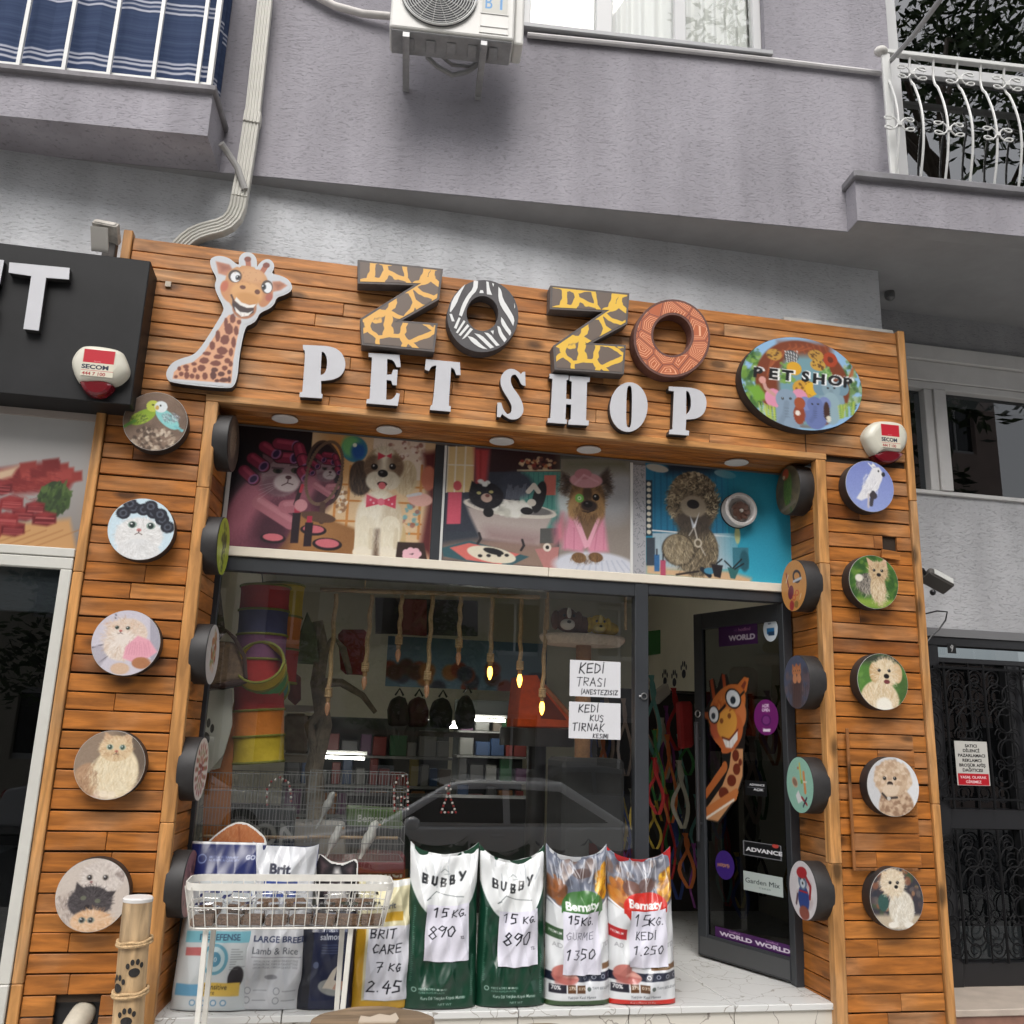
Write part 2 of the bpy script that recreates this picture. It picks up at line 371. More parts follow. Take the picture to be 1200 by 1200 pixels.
class Pic:
    def __init__(s, W, H, bgc=(255, 255, 255), src=None):
        """src: (xl, xr, top-left y, top-right y, bottom-left y, bottom-right y) of the area being copied"""
        s.W, s.H = W, H; s.a = np.empty((H, W, 3)); s.a[:] = bgc
        s.src = src or (0, 1, 0, 0, 1, 1); x = s.src
        s.sx = W / (x[1] - x[0]); s.sy = H / ((x[4] - x[2] + x[5] - x[3]) / 2); s.k = math.sqrt(abs(s.sx * s.sy))
    def t(s, x, y):
        q = s.src; u = (x - q[0]) / (q[1] - q[0]); tp = q[2] + (q[3] - q[2]) * u; bt = q[4] + (q[5] - q[4]) * u
        return u * s.W, (y - tp) / (bt - tp) * s.H
    def box_(s, x0, x1, y0, y1):
        x0 = max(0, int(x0)); y0 = max(0, int(y0)); x1 = min(s.W, int(x1) + 2); y1 = min(s.H, int(y1) + 2)
        if x1 <= x0 or y1 <= y0: return None
        Y, X = np.mgrid[y0:y1, x0:x1]; return x0, x1, y0, y1, X + .5, Y + .5
    def put(s, b, cov, c, a):
        cov = (np.clip(cov, 0, 1) * a)[..., None]; r = s.a[b[2]:b[3], b[0]:b[1]]
        r[:] = r * (1 - cov) + np.asarray(c, float) * cov
    def ell(s, x, y, rx, ry, c, rot=0, soft=0.0, a=1.0):
        x, y = s.t(x, y); rx *= s.sx; ry *= s.sy; m = max(rx, ry) * (1 + soft) + 2
        b = s.box_(x - m, x + m, y - m, y + m)
        if b is None: return s
        ca, sa = math.cos(R(rot)), math.sin(R(rot)); dx = b[4] - x; dy = b[5] - y
        d = np.sqrt(((dx * ca + dy * sa) / rx) ** 2 + ((dy * ca - dx * sa) / ry) ** 2)
        w = max(soft, 0.7 / min(rx, ry)); s.put(b, (1 + w / 2 - d) / w, c, a); return s
    def poly(s, pts, c, a=1.0, soft=0.7):
        P = np.array([s.t(*p) for p in pts]); m = 2 + soft
        b = s.box_(P[:, 0].min() - m, P[:, 0].max() + m, P[:, 1].min() - m, P[:, 1].max() + m)
        if b is None: return s
        ins = np.zeros(b[4].shape, bool); dm = np.full(b[4].shape, 1e9)
        for i in range(len(P)):
            p, q = P[i], P[(i + 1) % len(P)]; e = q - p; L2 = e @ e + 1e-9
            t = np.clip(((b[4] - p[0]) * e[0] + (b[5] - p[1]) * e[1]) / L2, 0, 1)
            dm = np.minimum(dm, np.hypot(b[4] - p[0] - t * e[0], b[5] - p[1] - t * e[1]))
            cr = (p[1] > b[5]) != (q[1] > b[5])
            if abs(e[1]) > 1e-9: ins ^= cr & (b[4] < p[0] + (b[5] - p[1]) / e[1] * e[0])
        sdv = np.where(ins, dm, -dm); s.put(b, sdv / (2 * soft) + .5, c, a); return s
    def line(s, pts, w, c, a=1.0, raw=False):
        P = np.array(pts if raw else [s.t(*p) for p in pts]); w = (w if raw else w * s.k) / 2; m = w + 2
        for i in range(len(P) - 1):
            p, q = P[i], P[i + 1]
            b = s.box_(min(p[0], q[0]) - m, max(p[0], q[0]) + m, min(p[1], q[1]) - m, max(p[1], q[1]) + m)
            if b is None: continue
            e = q - p; L2 = e @ e + 1e-9; t = np.clip(((b[4] - p[0]) * e[0] + (b[5] - p[1]) * e[1]) / L2, 0, 1)
            d = np.hypot(b[4] - p[0] - t * e[0], b[5] - p[1] - t * e[1]); cov = w + .5 - d
            if 2 * w < 1: cov = cov * 2 * w
            s.put(b, cov, c, a)
        return s
    def fur(s, x, y, rx, ry, cols, n=200, ln=20, w=3, ang=None, spread=25, a=.75, rmin=0.0):
        n = int(n * 2.6); w *= .55; a *= .72; spread += 16; ln *= .85
        """hair strokes over an ellipse, radiating from its centre (or along ang, degrees, 90 = down)"""
        for _ in range(n):
            r = math.sqrt(random.uniform(rmin, 1)); th = random.uniform(0, 6.283)
            px, py = x + rx * r * math.cos(th), y + ry * r * math.sin(th)
            d = (math.degrees(math.atan2(ry * math.sin(th), rx * math.cos(th))) if ang is None else ang) + random.uniform(-spread, spread)
            l = ln * random.uniform(.5, 1.2); c = np.array(random.choice(cols)) + random.uniform(-24, 20)
            s.line([(px, py), (px + l * math.cos(R(d)), py + l * math.sin(R(d)))], w * random.uniform(.6, 1.3), c, a)
        return s
    def blob(s, x, y, rx, ry, cols, n=40, r=6, a=.8):
        for _ in range(n):
            q = math.sqrt(random.random()); th = random.uniform(0, 6.283); k = r * random.uniform(.5, 1.3)
            s.ell(x + rx * q * math.cos(th), y + ry * q * math.sin(th), k, k * random.uniform(.6, 1.1), random.choice(cols), random.uniform(0, 180), .4, a)
        return s
    def grad(s, c0, c1, horiz=False):
        t = np.linspace(0, 1, s.W if horiz else s.H); t = t[None, :, None] if horiz else t[:, None, None]
        s.a[:] = np.asarray(c0, float) * (1 - t) + np.asarray(c1, float) * t; return s
    def rect(s, x0, y0, x1, y1, c, a=1.0, soft=.5): return s.poly([(x0, y0), (x1, y0), (x1, y1), (x0, y1)], c, a, soft)
    def text(s, x, y, h, st, c, bold=0.0, rot=0, wmul=1.0, anchor=0.0, a=1.0):
        """baseline at (x, y), h = cap height in source units"""
        V, T = text_tris(st, bold)
        if not len(T): return s
        V = V / 0.73 * np.array([wmul, 1.0]); V[:, 0] -= anchor * V[:, 0].max(); V = V * h
        ca, sa = math.cos(R(rot)), math.sin(R(rot))
        P = np.array([s.t(x + v[0] * ca + v[1] * sa, y + v[0] * sa - v[1] * ca) for v in V])
        b = s.box_(P[:, 0].min() - 1, P[:, 0].max() + 1, P[:, 1].min() - 1, P[:, 1].max() + 1)
        if b is None: return s
        n = 3; acc = np.zeros(b[4].shape)
        for oy in range(n):
            for ox in range(n):
                X = b[4] - .5 + (ox + .5) / n; Y = b[5] - .5 + (oy + .5) / n; ins = np.zeros(X.shape, bool)
                for tr in T:
                    A, B, C = P[tr[0]], P[tr[1]], P[tr[2]]
                    x0 = min(A[0], B[0], C[0]); x1 = max(A[0], B[0], C[0]); i0 = max(0, int(x0 - b[0]) - 1); i1 = min(X.shape[1], int(x1 - b[0]) + 2)
                    if i1 <= i0: continue
                    XX = X[:, i0:i1]; YY = Y[:, i0:i1]
                    d1 = (B[0] - A[0]) * (YY - A[1]) - (B[1] - A[1]) * (XX - A[0]); d2 = (C[0] - B[0]) * (YY - B[1]) - (C[1] - B[1]) * (XX - B[0])
                    d3 = (A[0] - C[0]) * (YY - C[1]) - (A[1] - C[1]) * (XX - C[0])
                    ins[:, i0:i1] |= ((d1 >= 0) & (d2 >= 0) & (d3 >= 0)) | ((d1 <= 0) & (d2 <= 0) & (d3 <= 0))
                acc += ins
        s.put(b, acc / (n * n), c, a); return s
    def hand(s, x, y, h, st, c=(25, 25, 30), w=None, adv=.95, cw=.62, slope=0.0):
        """felt-pen capitals, top left at (x, y)"""
        w = w or h * .11; cx = x
        for ch in st:
            hh = h * random.uniform(.93, 1.06); wd = h * cw * (0.35 if ch in 'IJ.( ' else 1.0)
            for pl in HAND.get(ch, []):
                s.line([(cx + (p[0] + random.uniform(-.06, .06)) * wd + (1 - p[1]) * hh * .1, y + (cx - x) * slope + (p[1] + random.uniform(-.04, .04)) * hh) for p in pl], w * random.uniform(.8, 1.15), c)
            cx += wd + h * .17 * adv
        return s
    def blur(s, n=1):
        for _ in range(n):
            q = np.pad(s.a, ((1, 1), (1, 1), (0, 0)), 'edge'); q = (q[:-2] + 2 * q[1:-1] + q[2:]) / 4; s.a = (q[:, :-2] + 2 * q[:, 1:-1] + q[:, 2:]) / 4
        return s
    def noise(s, amt=6):
        n = np.random.normal(0, amt, (s.H, s.W, 1)); s.a += n; return s
    def sample(s, u, v):
        x = np.clip(u * s.W - .5, 0, s.W - 1.001); y = np.clip(v * s.H - .5, 0, s.H - 1.001)
        x0 = x.astype(int); y0 = y.astype(int); fx = (x - x0)[..., None]; fy = (y - y0)[..., None]
        A = s.a; x1 = np.minimum(x0 + 1, s.W - 1); y1 = np.minimum(y0 + 1, s.H - 1)
        return (A[y0, x0] * (1 - fx) + A[y0, x1] * fx) * (1 - fy) + (A[y1, x0] * (1 - fx) + A[y1, x1] * fx) * fy

def colour_mesh(name, V, F, C, material, parent=None, smooth=False, loc=None):
    me = bpy.data.meshes.new(name)
    off = root_loc(parent) if parent else (Vector(loc) if loc is not None else Vector((0, 0, 0)))
    V = np.asarray(V, float) - np.array([off[0], off[1], off[2]])
    me.from_pydata(V.tolist(), [], F); me.update()
    at_ = me.color_attributes.new('Col', 'FLOAT_COLOR', 'POINT')
    L = np.ones((len(V), 4), np.float32); L[:, :3] = s2l(np.clip(C, 0, 255)) * 0.80
    at_.data.foreach_set('color', L.ravel())
    if smooth: me.polygons.foreach_set('use_smooth', [True] * len(me.polygons))
    o = link(name, me, material, parent)
    if not parent and loc is not None: o.location = loc
    return o
def grid_faces(nu, nv):
    return [(j * nu + i, j * nu + i + 1, (j + 1) * nu + i + 1, (j + 1) * nu + i) for j in range(nv - 1) for i in range(nu - 1)]
def pic_sheet(name, pic, fn, parent=None, material=None, nu=None, nv=None, mask=None, smooth=False, loc=None):
    """fn(u, v) -> arrays x, y, z; u to the right, v downwards"""
    nu = nu or pic.W; nv = nv or pic.H
    U, Vv = np.meshgrid(np.linspace(0, 1, nu), np.linspace(0, 1, nv)); x, y, z = fn(U, Vv)
    V = np.stack([np.broadcast_to(x, U.shape), np.broadcast_to(y, U.shape), np.broadcast_to(z, U.shape)], -1).reshape(-1, 3)
    C = pic.sample(U, Vv).reshape(-1, 3)
    F = [(f[3], f[2], f[1], f[0]) for f in grid_faces(nu, nv)]
    if mask is not None:
        F = [f for f in F if mask(*(np.mean([(U.flat[i], Vv.flat[i]) for i in f], axis=0)))]
    return colour_mesh(name, V, F, C, material or PRINT, parent, smooth, loc)
def flat_pic(name, pic, x0, x1, z0, z1, y, parent=None, material=None, loc=None):
    return pic_sheet(name, pic, lambda u, v: (x0 + (x1 - x0) * u, y, z1 + (z0 - z1) * v), parent, material, loc=loc)
def disc_pic(name, pic, fn, parent=None, material=None, nr=42, na=128):
    """round print; fn(a, b) with a, b in -1..1 -> x, y, z"""
    V = []; UV = []
    for i in range(nr + 1):
        r = i / nr
        for k in range(na):
            a = 2 * math.pi * k / na; p, q = r * math.cos(a), r * math.sin(a); V.append(fn(p, q)); UV.append((.5 + p * .5, .5 - q * .5))
    F = []
    for i in range(nr):
        for k in range(na):
            k2 = (k + 1) % na; F.append((i * na + k, (i + 1) * na + k, (i + 1) * na + k2, i * na + k2))
    UV = np.array(UV); C = pic.sample(UV[:, 0], UV[:, 1])
    return colour_mesh(name, V, F, C, material or PRINT, parent)

# ------------------------------------------------------------------ shared materials
PURPLE = stucco('purple_render', (0.335, 0.320, 0.350))
GREYW = stucco('grey_render', (0.58, 0.59, 0.61))
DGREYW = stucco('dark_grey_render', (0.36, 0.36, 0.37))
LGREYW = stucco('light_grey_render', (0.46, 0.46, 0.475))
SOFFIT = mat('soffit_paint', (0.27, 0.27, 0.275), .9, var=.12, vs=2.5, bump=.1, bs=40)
TONES = [(0.23, 0.068, 0.012), (0.38, 0.128, 0.021), (0.44, 0.152, 0.026), (0.39, 0.132, 0.022), (0.48, 0.182, 0.038), (0.31, 0.098, 0.016)]
TTONES = [(0.48, 0.225, 0.07), (0.56, 0.275, 0.095), (0.51, 0.245, 0.078)]
WX = wood('wood_boards', (1.0, 8, 8), TONES)
WXP = wood('wood_boards_weathered', (1.0, 8, 8), [(0.38, 0.138, 0.032), (0.50, 0.20, 0.055), (0.54, 0.245, 0.08), (0.44, 0.162, 0.036)], .5)
WY = wood('wood_boards_reveal', (8, 1.0, 8), TONES)
WZ = wood('wood_trim_upright', (8, 8, 0.8), TTONES, .4)
WXT = wood('wood_trim_level', (0.8, 8, 8), TTONES, .6)
DARKBACK = mat('dark_backing', (0.03, 0.018, 0.01), .9)
WHITEP = mat('white_pvc', (0.62, 0.62, 0.60), .35, var=.06, vs=3)
GREYFR = mat('grey_frame_paint', (0.52, 0.51, 0.50), .5, var=.1, vs=4)
ANTH = mat('anthracite_frame', (0.030, 0.033, 0.038), .4, var=.15, vs=4)
BLACKP = mat('black_paint', (0.012, 0.012, 0.014), .35)
BLACKSIDE = mat('black_side', (0.022, 0.02, 0.02), .55, var=.3, vs=10)
METAL = mat('steel', (0.55, 0.55, 0.55), .3, 1.0)
WIREW = mat('white_wire', (0.64, 0.62, 0.57), .4, var=.06, vs=20)
CREAM = mat('cream_wall', (0.80, 0.76, 0.63), .85, var=.05, vs=2)
GLASS = glass_mat('window_glass', (.97, .98, .97), 4.2)
GLASSUP = glass_mat('upper_window_glass', (.95, .96, .96), 2.4, .004)
GLASSBAL = glass_mat('coated_balcony_glass', (.25, .27, .28), 3.4, .004)
GLASSDK = glass_mat('dark_glass', (.45, .47, .48), 1.7)

# ------------------------------------------------------------------ ground
def ground_sheet(name, x0, x1, y0, y1, z, m, nx=1, ny=1):
    return tag(obj(name, MB().quad((x0, y0, z), (x1, y0, z), (x1, y1, z), (x0, y1, z)), m), kind='structure')
mat('asphalt', (0.09, 0.09, 0.092), .9, var=.3, vs=30, bump=.3, bs=150)
mat('paving', (0.42, 0.41, 0.39), .85, var=.25, vs=5, bump=.2, bs=60)
ground_sheet('ground', -150, 150, -150, 150, -0.32, MATS['asphalt'])
tag(obj('pavement', MB().box(-60, 60, -4.95, 1.2, -0.3, 0.0), MATS['paving'], bevel=.02), kind='structure')
tag(obj('road', MB().quad((-60, -13.5, -.31), (60, -13.5, -.31), (60, -4.96, -.31), (-60, -4.96, -.31)), MATS['asphalt']), kind='structure')
tag(obj('far_pavement', MB().box(-60, 60, -17, -13.5, -0.3, -0.12), MATS['paving'], bevel=.02), kind='structure')

def crackle(name, c, line, scale=7.0):
    M = bpy.data.materials.new(name); M.use_nodes = True; nt = M.node_tree; L = nt.links; b = nt.nodes['Principled BSDF']
    b.inputs['Roughness'].default_value = .35
    tc = nt.nodes.new('ShaderNodeTexCoord')
    nz = nt.nodes.new('ShaderNodeTexNoise'); nz.inputs['Scale'].default_value = 2.6; nz.inputs['Detail'].default_value = 5; L.new(tc.outputs['Object'], nz.inputs['Vector'])
    ad = nt.nodes.new('ShaderNodeMix'); ad.data_type = 'VECTOR'; ad.inputs['Factor'].default_value = .33
    L.new(tc.outputs['Object'], ad.inputs['A']); L.new(nz.outputs['Color'], ad.inputs['B'])
    v = nt.nodes.new('ShaderNodeTexVoronoi'); v.feature = 'DISTANCE_TO_EDGE'; v.inputs['Scale'].default_value = scale
    L.new(ad.outputs['Result'], v.inputs['Vector'])
    r = nt.nodes.new('ShaderNodeValToRGB'); r.color_ramp.elements[0].color = (*line, 1); r.color_ramp.elements[1].color = (*c, 1)
    r.color_ramp.elements[0].position = 0.004; r.color_ramp.elements[1].position = 0.013
    L.new(v.outputs['Distance'], r.inputs['Fac']); L.new(r.outputs['Color'], b.inputs['Base Color']); MATS[name] = M; return M
TILE = crackle('veined_tile', (0.60, 0.60, 0.585), (0.30, 0.28, 0.25))
TILEV = crackle('veined_riser_tile', (0.60, 0.57, 0.51), (0.26, 0.23, 0.2), 6.0)

FZ = 0.40                                                     # shop floor
# step tiles with joints
stp = thing('entrance_step', 'pale veined tile step running under the pet shop window', 'step', (0.97, .05, 0))
mb = MB()
for i in range(6):
    x0 = -.62 + i * .533; mb.box(x0 + .002, x0 + .531, .035, .9, FZ - .03, FZ)
obj('tread', mb, TILE, stp, bevel=.003)
mb = MB()
for i in range(6):
    x0 = -.62 + i * .533; mb.box(x0 + .002, x0 + .531, .05, .07, 0.0, FZ - .031)
obj('riser', mb, TILEV, stp, bevel=.002)
obj('core', MB().box(-.62, 2.57, .07, .35, 0, FZ - .035), mat('grout', (.35, .33, .3), .9), stp)
tag(obj('shop_floor', MB().box(-.8, 5.2, .9, 6.2, FZ - .1, FZ), TILE), kind='structure')

# ------------------------------------------------------------------ the building
bld = thing('apartment_building', 'purple rendered apartment building over the pet shop with grey ground floor wall', 'building', (0, .3, 0))
ZS = 4.49
wl = atu(612, 34, 0); wr = atu(897, 62, 0); wsill = (wl.z + wr.z) / 2; WX0, WX1 = wl.x, wr.x
bj = atu(1040, 80, 0).x + .02                                   # left jamb of the balcony door
WT = .25
def ubox(mb, s0, s1, y0, y1, z0, z1): return mb.box(s0, s1, y0, y1, z0, z1)
mb = MB()
ubox(mb, -9, WX0, 0, WT, ZS, 10.5); ubox(mb, WX0, WX1, 0, WT, ZS, wsill); ubox(mb, WX0, WX1, 0, WT, wsill + 1.5, 10.5)
ubox(mb, WX1, bj, 0, WT, ZS, 10.5); ubox(mb, bj, 12, 0, WT, 7.35, 10.5); ubox(mb, bj, 12, 0, WT, ZS, 4.66)
obj('upper_wall', mb.up(), PURPLE, bld)
a = UM @ Vector((-9, .004, 0)); b_ = UM @ Vector((12, .004, 0))
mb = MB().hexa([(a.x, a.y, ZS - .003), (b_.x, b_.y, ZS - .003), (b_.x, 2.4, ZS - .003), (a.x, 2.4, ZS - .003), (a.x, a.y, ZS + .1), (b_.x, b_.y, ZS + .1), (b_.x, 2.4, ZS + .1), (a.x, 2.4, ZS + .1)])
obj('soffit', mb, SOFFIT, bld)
obj('back_wall', MB().box(-9, 12, 2.2, 2.4, ZS + .1, 10.5), GREYW, bld)
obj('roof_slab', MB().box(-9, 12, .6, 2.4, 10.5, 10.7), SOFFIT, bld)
# lower grey wall above and beside the shop
mb = MB().box(-9, 3.13, .10, .30, 3.25, ZS - .003)
obj('lower_wall', mb, GREYW, bld)
# dark recess wall on the right, window band and light wall under it
RY = .55
w0 = at(1065, 410, y=RY); w1 = at(1075, 578, y=RY); d0 = at(1100, 742, y=RY)
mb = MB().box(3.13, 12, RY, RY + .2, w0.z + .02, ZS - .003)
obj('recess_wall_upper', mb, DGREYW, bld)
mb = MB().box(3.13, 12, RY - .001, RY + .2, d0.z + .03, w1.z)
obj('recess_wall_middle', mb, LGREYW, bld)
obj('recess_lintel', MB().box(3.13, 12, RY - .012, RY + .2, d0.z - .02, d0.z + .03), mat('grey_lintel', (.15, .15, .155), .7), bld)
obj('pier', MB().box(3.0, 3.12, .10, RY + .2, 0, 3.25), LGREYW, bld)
# inside of the pet shop
obj('shop_side_wall_near', MB().box(-.75, -.64, .37, 5.9, FZ, 3.3), CREAM, bld)
obj('shop_side_wall_far', MB().box(3.35, 3.45, .6, 5.9, FZ, 3.3), CREAM, bld)
obj('shop_back_wall', MB().box(-.75, 3.45, 5.9, 6.0, FZ, 3.3), CREAM, bld)
obj('shop_front_return', MB().box(2.64, 3.35, .45, .55, FZ, 3.3), CREAM, bld)
obj('shop_ceiling', MB().box(-.75, 3.45, .37, 6.0, 3.22, 3.3), mat('ceiling_white', (.75, .74, .7), .9), bld)

# upper window
FR = mat('window_frame_white', (0.50, 0.50, 0.50), .35)
uw = thing('window', 'white framed window of the upper storey beside the air conditioner', 'window', UM @ Vector(((WX0 + WX1) / 2, .06, wsill)))
mb = MB(); zt = wsill + 1.5
def ux(px, py, off=-.06): return atu(px, py, off).x
m1, m2, m3_ = ux(698, 30), ux(717, 30), ux(790, 30); m4 = ux(803, 30)
ubox(mb, WX0, WX0 + .05, .05, .12, wsill, zt); ubox(mb, WX1 - .05, WX1, .05, .12, wsill, zt)
ubox(mb, m1, m2, .045, .12, wsill, zt); ubox(mb, m3_, m4, .045, .12, wsill, zt)
for p, q in ((WX0 + .05, m1), (m2, m3_), (m4, WX1 - .05)):
    ubox(mb, p, q, .05, .12, wsill, wsill + .035); ubox(mb, p, q, .05, .12, zt - .04, zt)
obj('frame', mb.up(), FR, uw, bevel=.004)
for p, q in ((WX0 + .05, m1), (m2, m3_), (m4, WX1 - .05)):
    obj('pane', MB().box(p, q, .08, .086, wsill + .035, zt - .04).up(), GLASSUP, uw)
obj('sill', MB().box(WX0 - .03, WX1 + .03, -.045, .05, wsill - .03, wsill - .001).up(), mat('sill_metal', (.33, .33, .34), .45), uw, bevel=.003)
cur = thing('curtain', 'pale sheer curtain hanging behind the upper window panes', 'curtain', UM @ Vector((1.5, .2, wsill)))
V = []; n = 240
for i in range(n):
    s = WX0 + (WX1 - WX0) * i / (n - 1); y = .165 + .018 * math.sin(s * 75 + 2 * math.sin(s * 9)) + .008 * math.sin(s * 31)
    V.append((s, y, wsill + .01)); V.append((s, y, zt))
mb = MB().add(V, [(2 * i, 2 * i + 2, 2 * i + 3, 2 * i + 1) for i in range(n - 1)]).up()
obj('cloth', mb, mat('sheer_cloth', (.70, .70, .66), .9), cur, smooth=True)

# conduit along the wall under the window
def uP(px, py, off): return UM @ atu(px, py, off)
mb = MB().tube([uP(618, 41, .02), uP(780, 57, .02), uP(900, 70, .02), uP(1033, 86, .02)], .016, 8)
tag(obj('conduit', mb, mat('conduit_grey', (.52, .50, .50), .5, var=.1), smooth=True), 'pale grey conduit running level under the upper window sill', 'conduit')
# refrigerant pipe running left from the air conditioner
mb = MB().tube([uP(330, -28, .03), uP(372, -4, .03), uP(392, 7, .03), uP(425, 16, .035), uP(458, 19, .05)], .022, 10)
tag(obj('insulated_pipe', mb, mat('pipe_wrap', (.55, .52, .5), .7, var=.12), smooth=True), 'white wrapped pipe leaving the air conditioner on its left', 'pipe')

# ------------------------------------------------------------------ left balcony
BO = .31
b0 = atu(243, 160, BO); b1 = atu(255, 105, BO); SB = b0.x; zb0 = ZS - .005; zb1 = b1.z
lb = thing('balcony', 'purple balcony slab with blue striped screen at the upper left', 'balcony', UM @ Vector((SB - 1.5, -.15, zb0)))
obj('slab', MB().box(-9, SB, -BO, -.002, zb0 + .002, zb1 - .03).up(), PURPLE, lb)
obj('slab_edge', MB().box(-9, SB + .02, -BO - .03, -.002, zb1 - .03, zb1 + .005).up(), mat('slab_edge_paint', (.20, .19, .20), .8, var=.3, vs=5, bump=.3, bs=20), lb, bevel=.006)
obj('drain_stub', MB().tube([uP(259, 168, .16), uP(266, 178, .12), uP(278, 196, .10), uP(287, 222, .08)], .017, 8), mat('stub_pvc', (.32, .31, .30), .6), lb, smooth=True)
rl = thing('balcony_railing', 'white upright bars in front of the blue striped balcony screen', 'railing', UM @ Vector((SB - 1.5, -BO, zb1)))
mb = MB().box(-6, SB - .03, -BO + .035, -BO + .055, zb1 + .045, zb1 + .062)
obj('bottom_rail', mb.up(), WHITEP, rl)
obj('top_rail', MB().box(-6, SB - .03, -BO + .02, -BO + .06, zb1 + 1.0, zb1 + 1.03).up(), WHITEP, rl)
xs = [atu(p, q, BO).x for p, q in ((17, 84), (71, 88), (124, 92), (177, 96), (229, 101))]
pitch = (xs[-1] - xs[0]) / 4
for i in range(-12, 5):
    s = xs[0] + pitch * i
    obj('bar', MB().box(s - .009, s + .009, -BO + .012, -BO + .03, zb1 - .0, zb1 + 1.0).up(), WHITEP, rl)
obj('corner_post', MB().box(SB - .045, SB - .02, -BO + .02, -BO + .05, zb1, zb1 + 1.0).up(), WHITEP, rl)
# striped cloth
cz0, cz1 = zb1 + .03, zb1 + 1.0
pc = Pic(8, 420, (64, 77, 106))
for zz in (.095, .125, .150, .455, .485, .51, .84, .87, .9):
    y = int((1 - zz / .97) * 420); pc.a[y - 4:y + 1] = (190, 192, 205)
pc.a += np.random.normal(0, 5, (420, 1, 1))
def clothf(u, v):
    L1 = 3.6; t = u * (L1 + BO); s = np.minimum(SB - .05 - L1 + t, SB - .05); back = np.clip(t - L1, 0, None)
    fold = .013 * np.abs(((t / .155) % 1.0) * 2 - 1) + .003 * np.sin(t * 47 + v * 3)
    y = -BO + .07 + back * .9 + np.where(back > 0, 0, fold); s = s + np.where(back > 0, .012 * np.sin(back * 60), 0)
    z = cz1 + (cz0 - cz1) * v + .004 * np.sin(t * 9) * v
    c, sn = math.cos(UTH), math.sin(UTH)
    return UO.x + s * c - y * sn, UO.y + s * sn + y * c, z
clo = pic_sheet('balcony_screen', pc, clothf, None, print_mat('cloth_print', .9, .1), nu=420, nv=160, smooth=False, loc=(0, 0, 0))
tag(clo, 'blue balcony screen with thin white stripes behind white bars', 'screen')

# ------------------------------------------------------------------ right balcony
RO = .12
SR = atu(993, 268, 0).x; q1 = atu(1003, 203, RO)
zr1 = q1.z
rb = thing('balcony', 'shallow purple balcony slab with dark flashing at the upper right', 'balcony', UM @ Vector((SR + 1, -.06, ZS)))
obj('slab', MB().box(SR, 12, -RO, -.002, ZS - .001, zr1 - .045).up(), PURPLE, rb)
obj('flashing', MB().box(SR - .02, 12, -RO - .035, .06, zr1 - .045, zr1 + .004).up(), mat('flashing', (.17, .165, .175), .6, var=.25, vs=6, bump=.3, bs=15), rb, bevel=.008)
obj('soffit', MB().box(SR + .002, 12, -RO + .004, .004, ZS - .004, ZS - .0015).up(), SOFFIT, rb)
bd = thing('balcony_door', 'tall white framed balcony glazing behind the curled railing', 'window', UM @ Vector((bj + .5, .1, zr1)))
mb = MB(); zd = 7.35
ubox(mb, bj, bj + .10, .06, .16, zr1, zd); zmid = atu(1100, 82, -.06).z
jx = atu(1068, 120, -.06).x
ubox(mb, bj + .10, 6, .065, .15, zmid - .045, zmid + .03); ubox(mb, bj + .10, 6, .065, .15, zr1 + .004, zr1 + .05)
obj('frame', mb.up(), FR, bd, bevel=.004)
obj('pane', MB().box(bj + .10, 6, .10, .106, zr1 + .05, zmid - .045).up(), GLASSBAL, bd)
obj('pane', MB().box(bj + .10, 6, .10, .106, zmid + .03, zd).up(), GLASSBAL, bd)
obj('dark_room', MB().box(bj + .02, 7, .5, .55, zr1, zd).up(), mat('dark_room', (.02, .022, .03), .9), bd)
# railing with bellied bars and scrolls
rr = thing('balcony_railing', 'white wrought iron railing with bellied bars and curls on the right balcony', 'railing', UM @ Vector((SR + 1, -RO, zr1)))
pt = atu(1033, 85, RO - .02); ztop = atu(1100, 72, RO - .02).z
obj('post', MB().box(pt.x, pt.x + .05, -RO + .0, -RO + .02, zr1 + .004, ztop).up(), WHITEP, rr, bevel=.003)
obj('top_rail', MB().box(pt.x - .03, 6, -RO - .005, -RO + .035, ztop, ztop + .03).up(), WHITEP, rr, bevel=.004)
obj('rail_joint', MB().ball((pt.x + .0, -RO + .01, ztop + .015), .04, .035, .03).up(), mat('worn_white', (.55, .53, .5), .7, var=.3, vs=25), rr, smooth=True)
BX = [atu(p, 207, RO - .02).x for p in (1047, 1077, 1106, 1134, 1162, 1190)]
bp_ = (BX[-1] - BX[1]) / 4
def curl(cx, cy, cz, sx, sz, r0=.044):
    pts = []
    for k in range(22):
        t = k / 21; a = t * 2 * math.pi * .92; r = r0 * (1 - .45 * t)
        # starts on the bar, swings out and curls in
        pts.append((cx + sx * (r0 * 1.15 - r * math.cos(a) * 1.0), cy, cz + sz * (.004 + r * .0 + r0 * .55 - r0 * .55 * math.cos(a * .5) + r * math.sin(a) * .8)))
    return pts
Hh = ztop - zr1
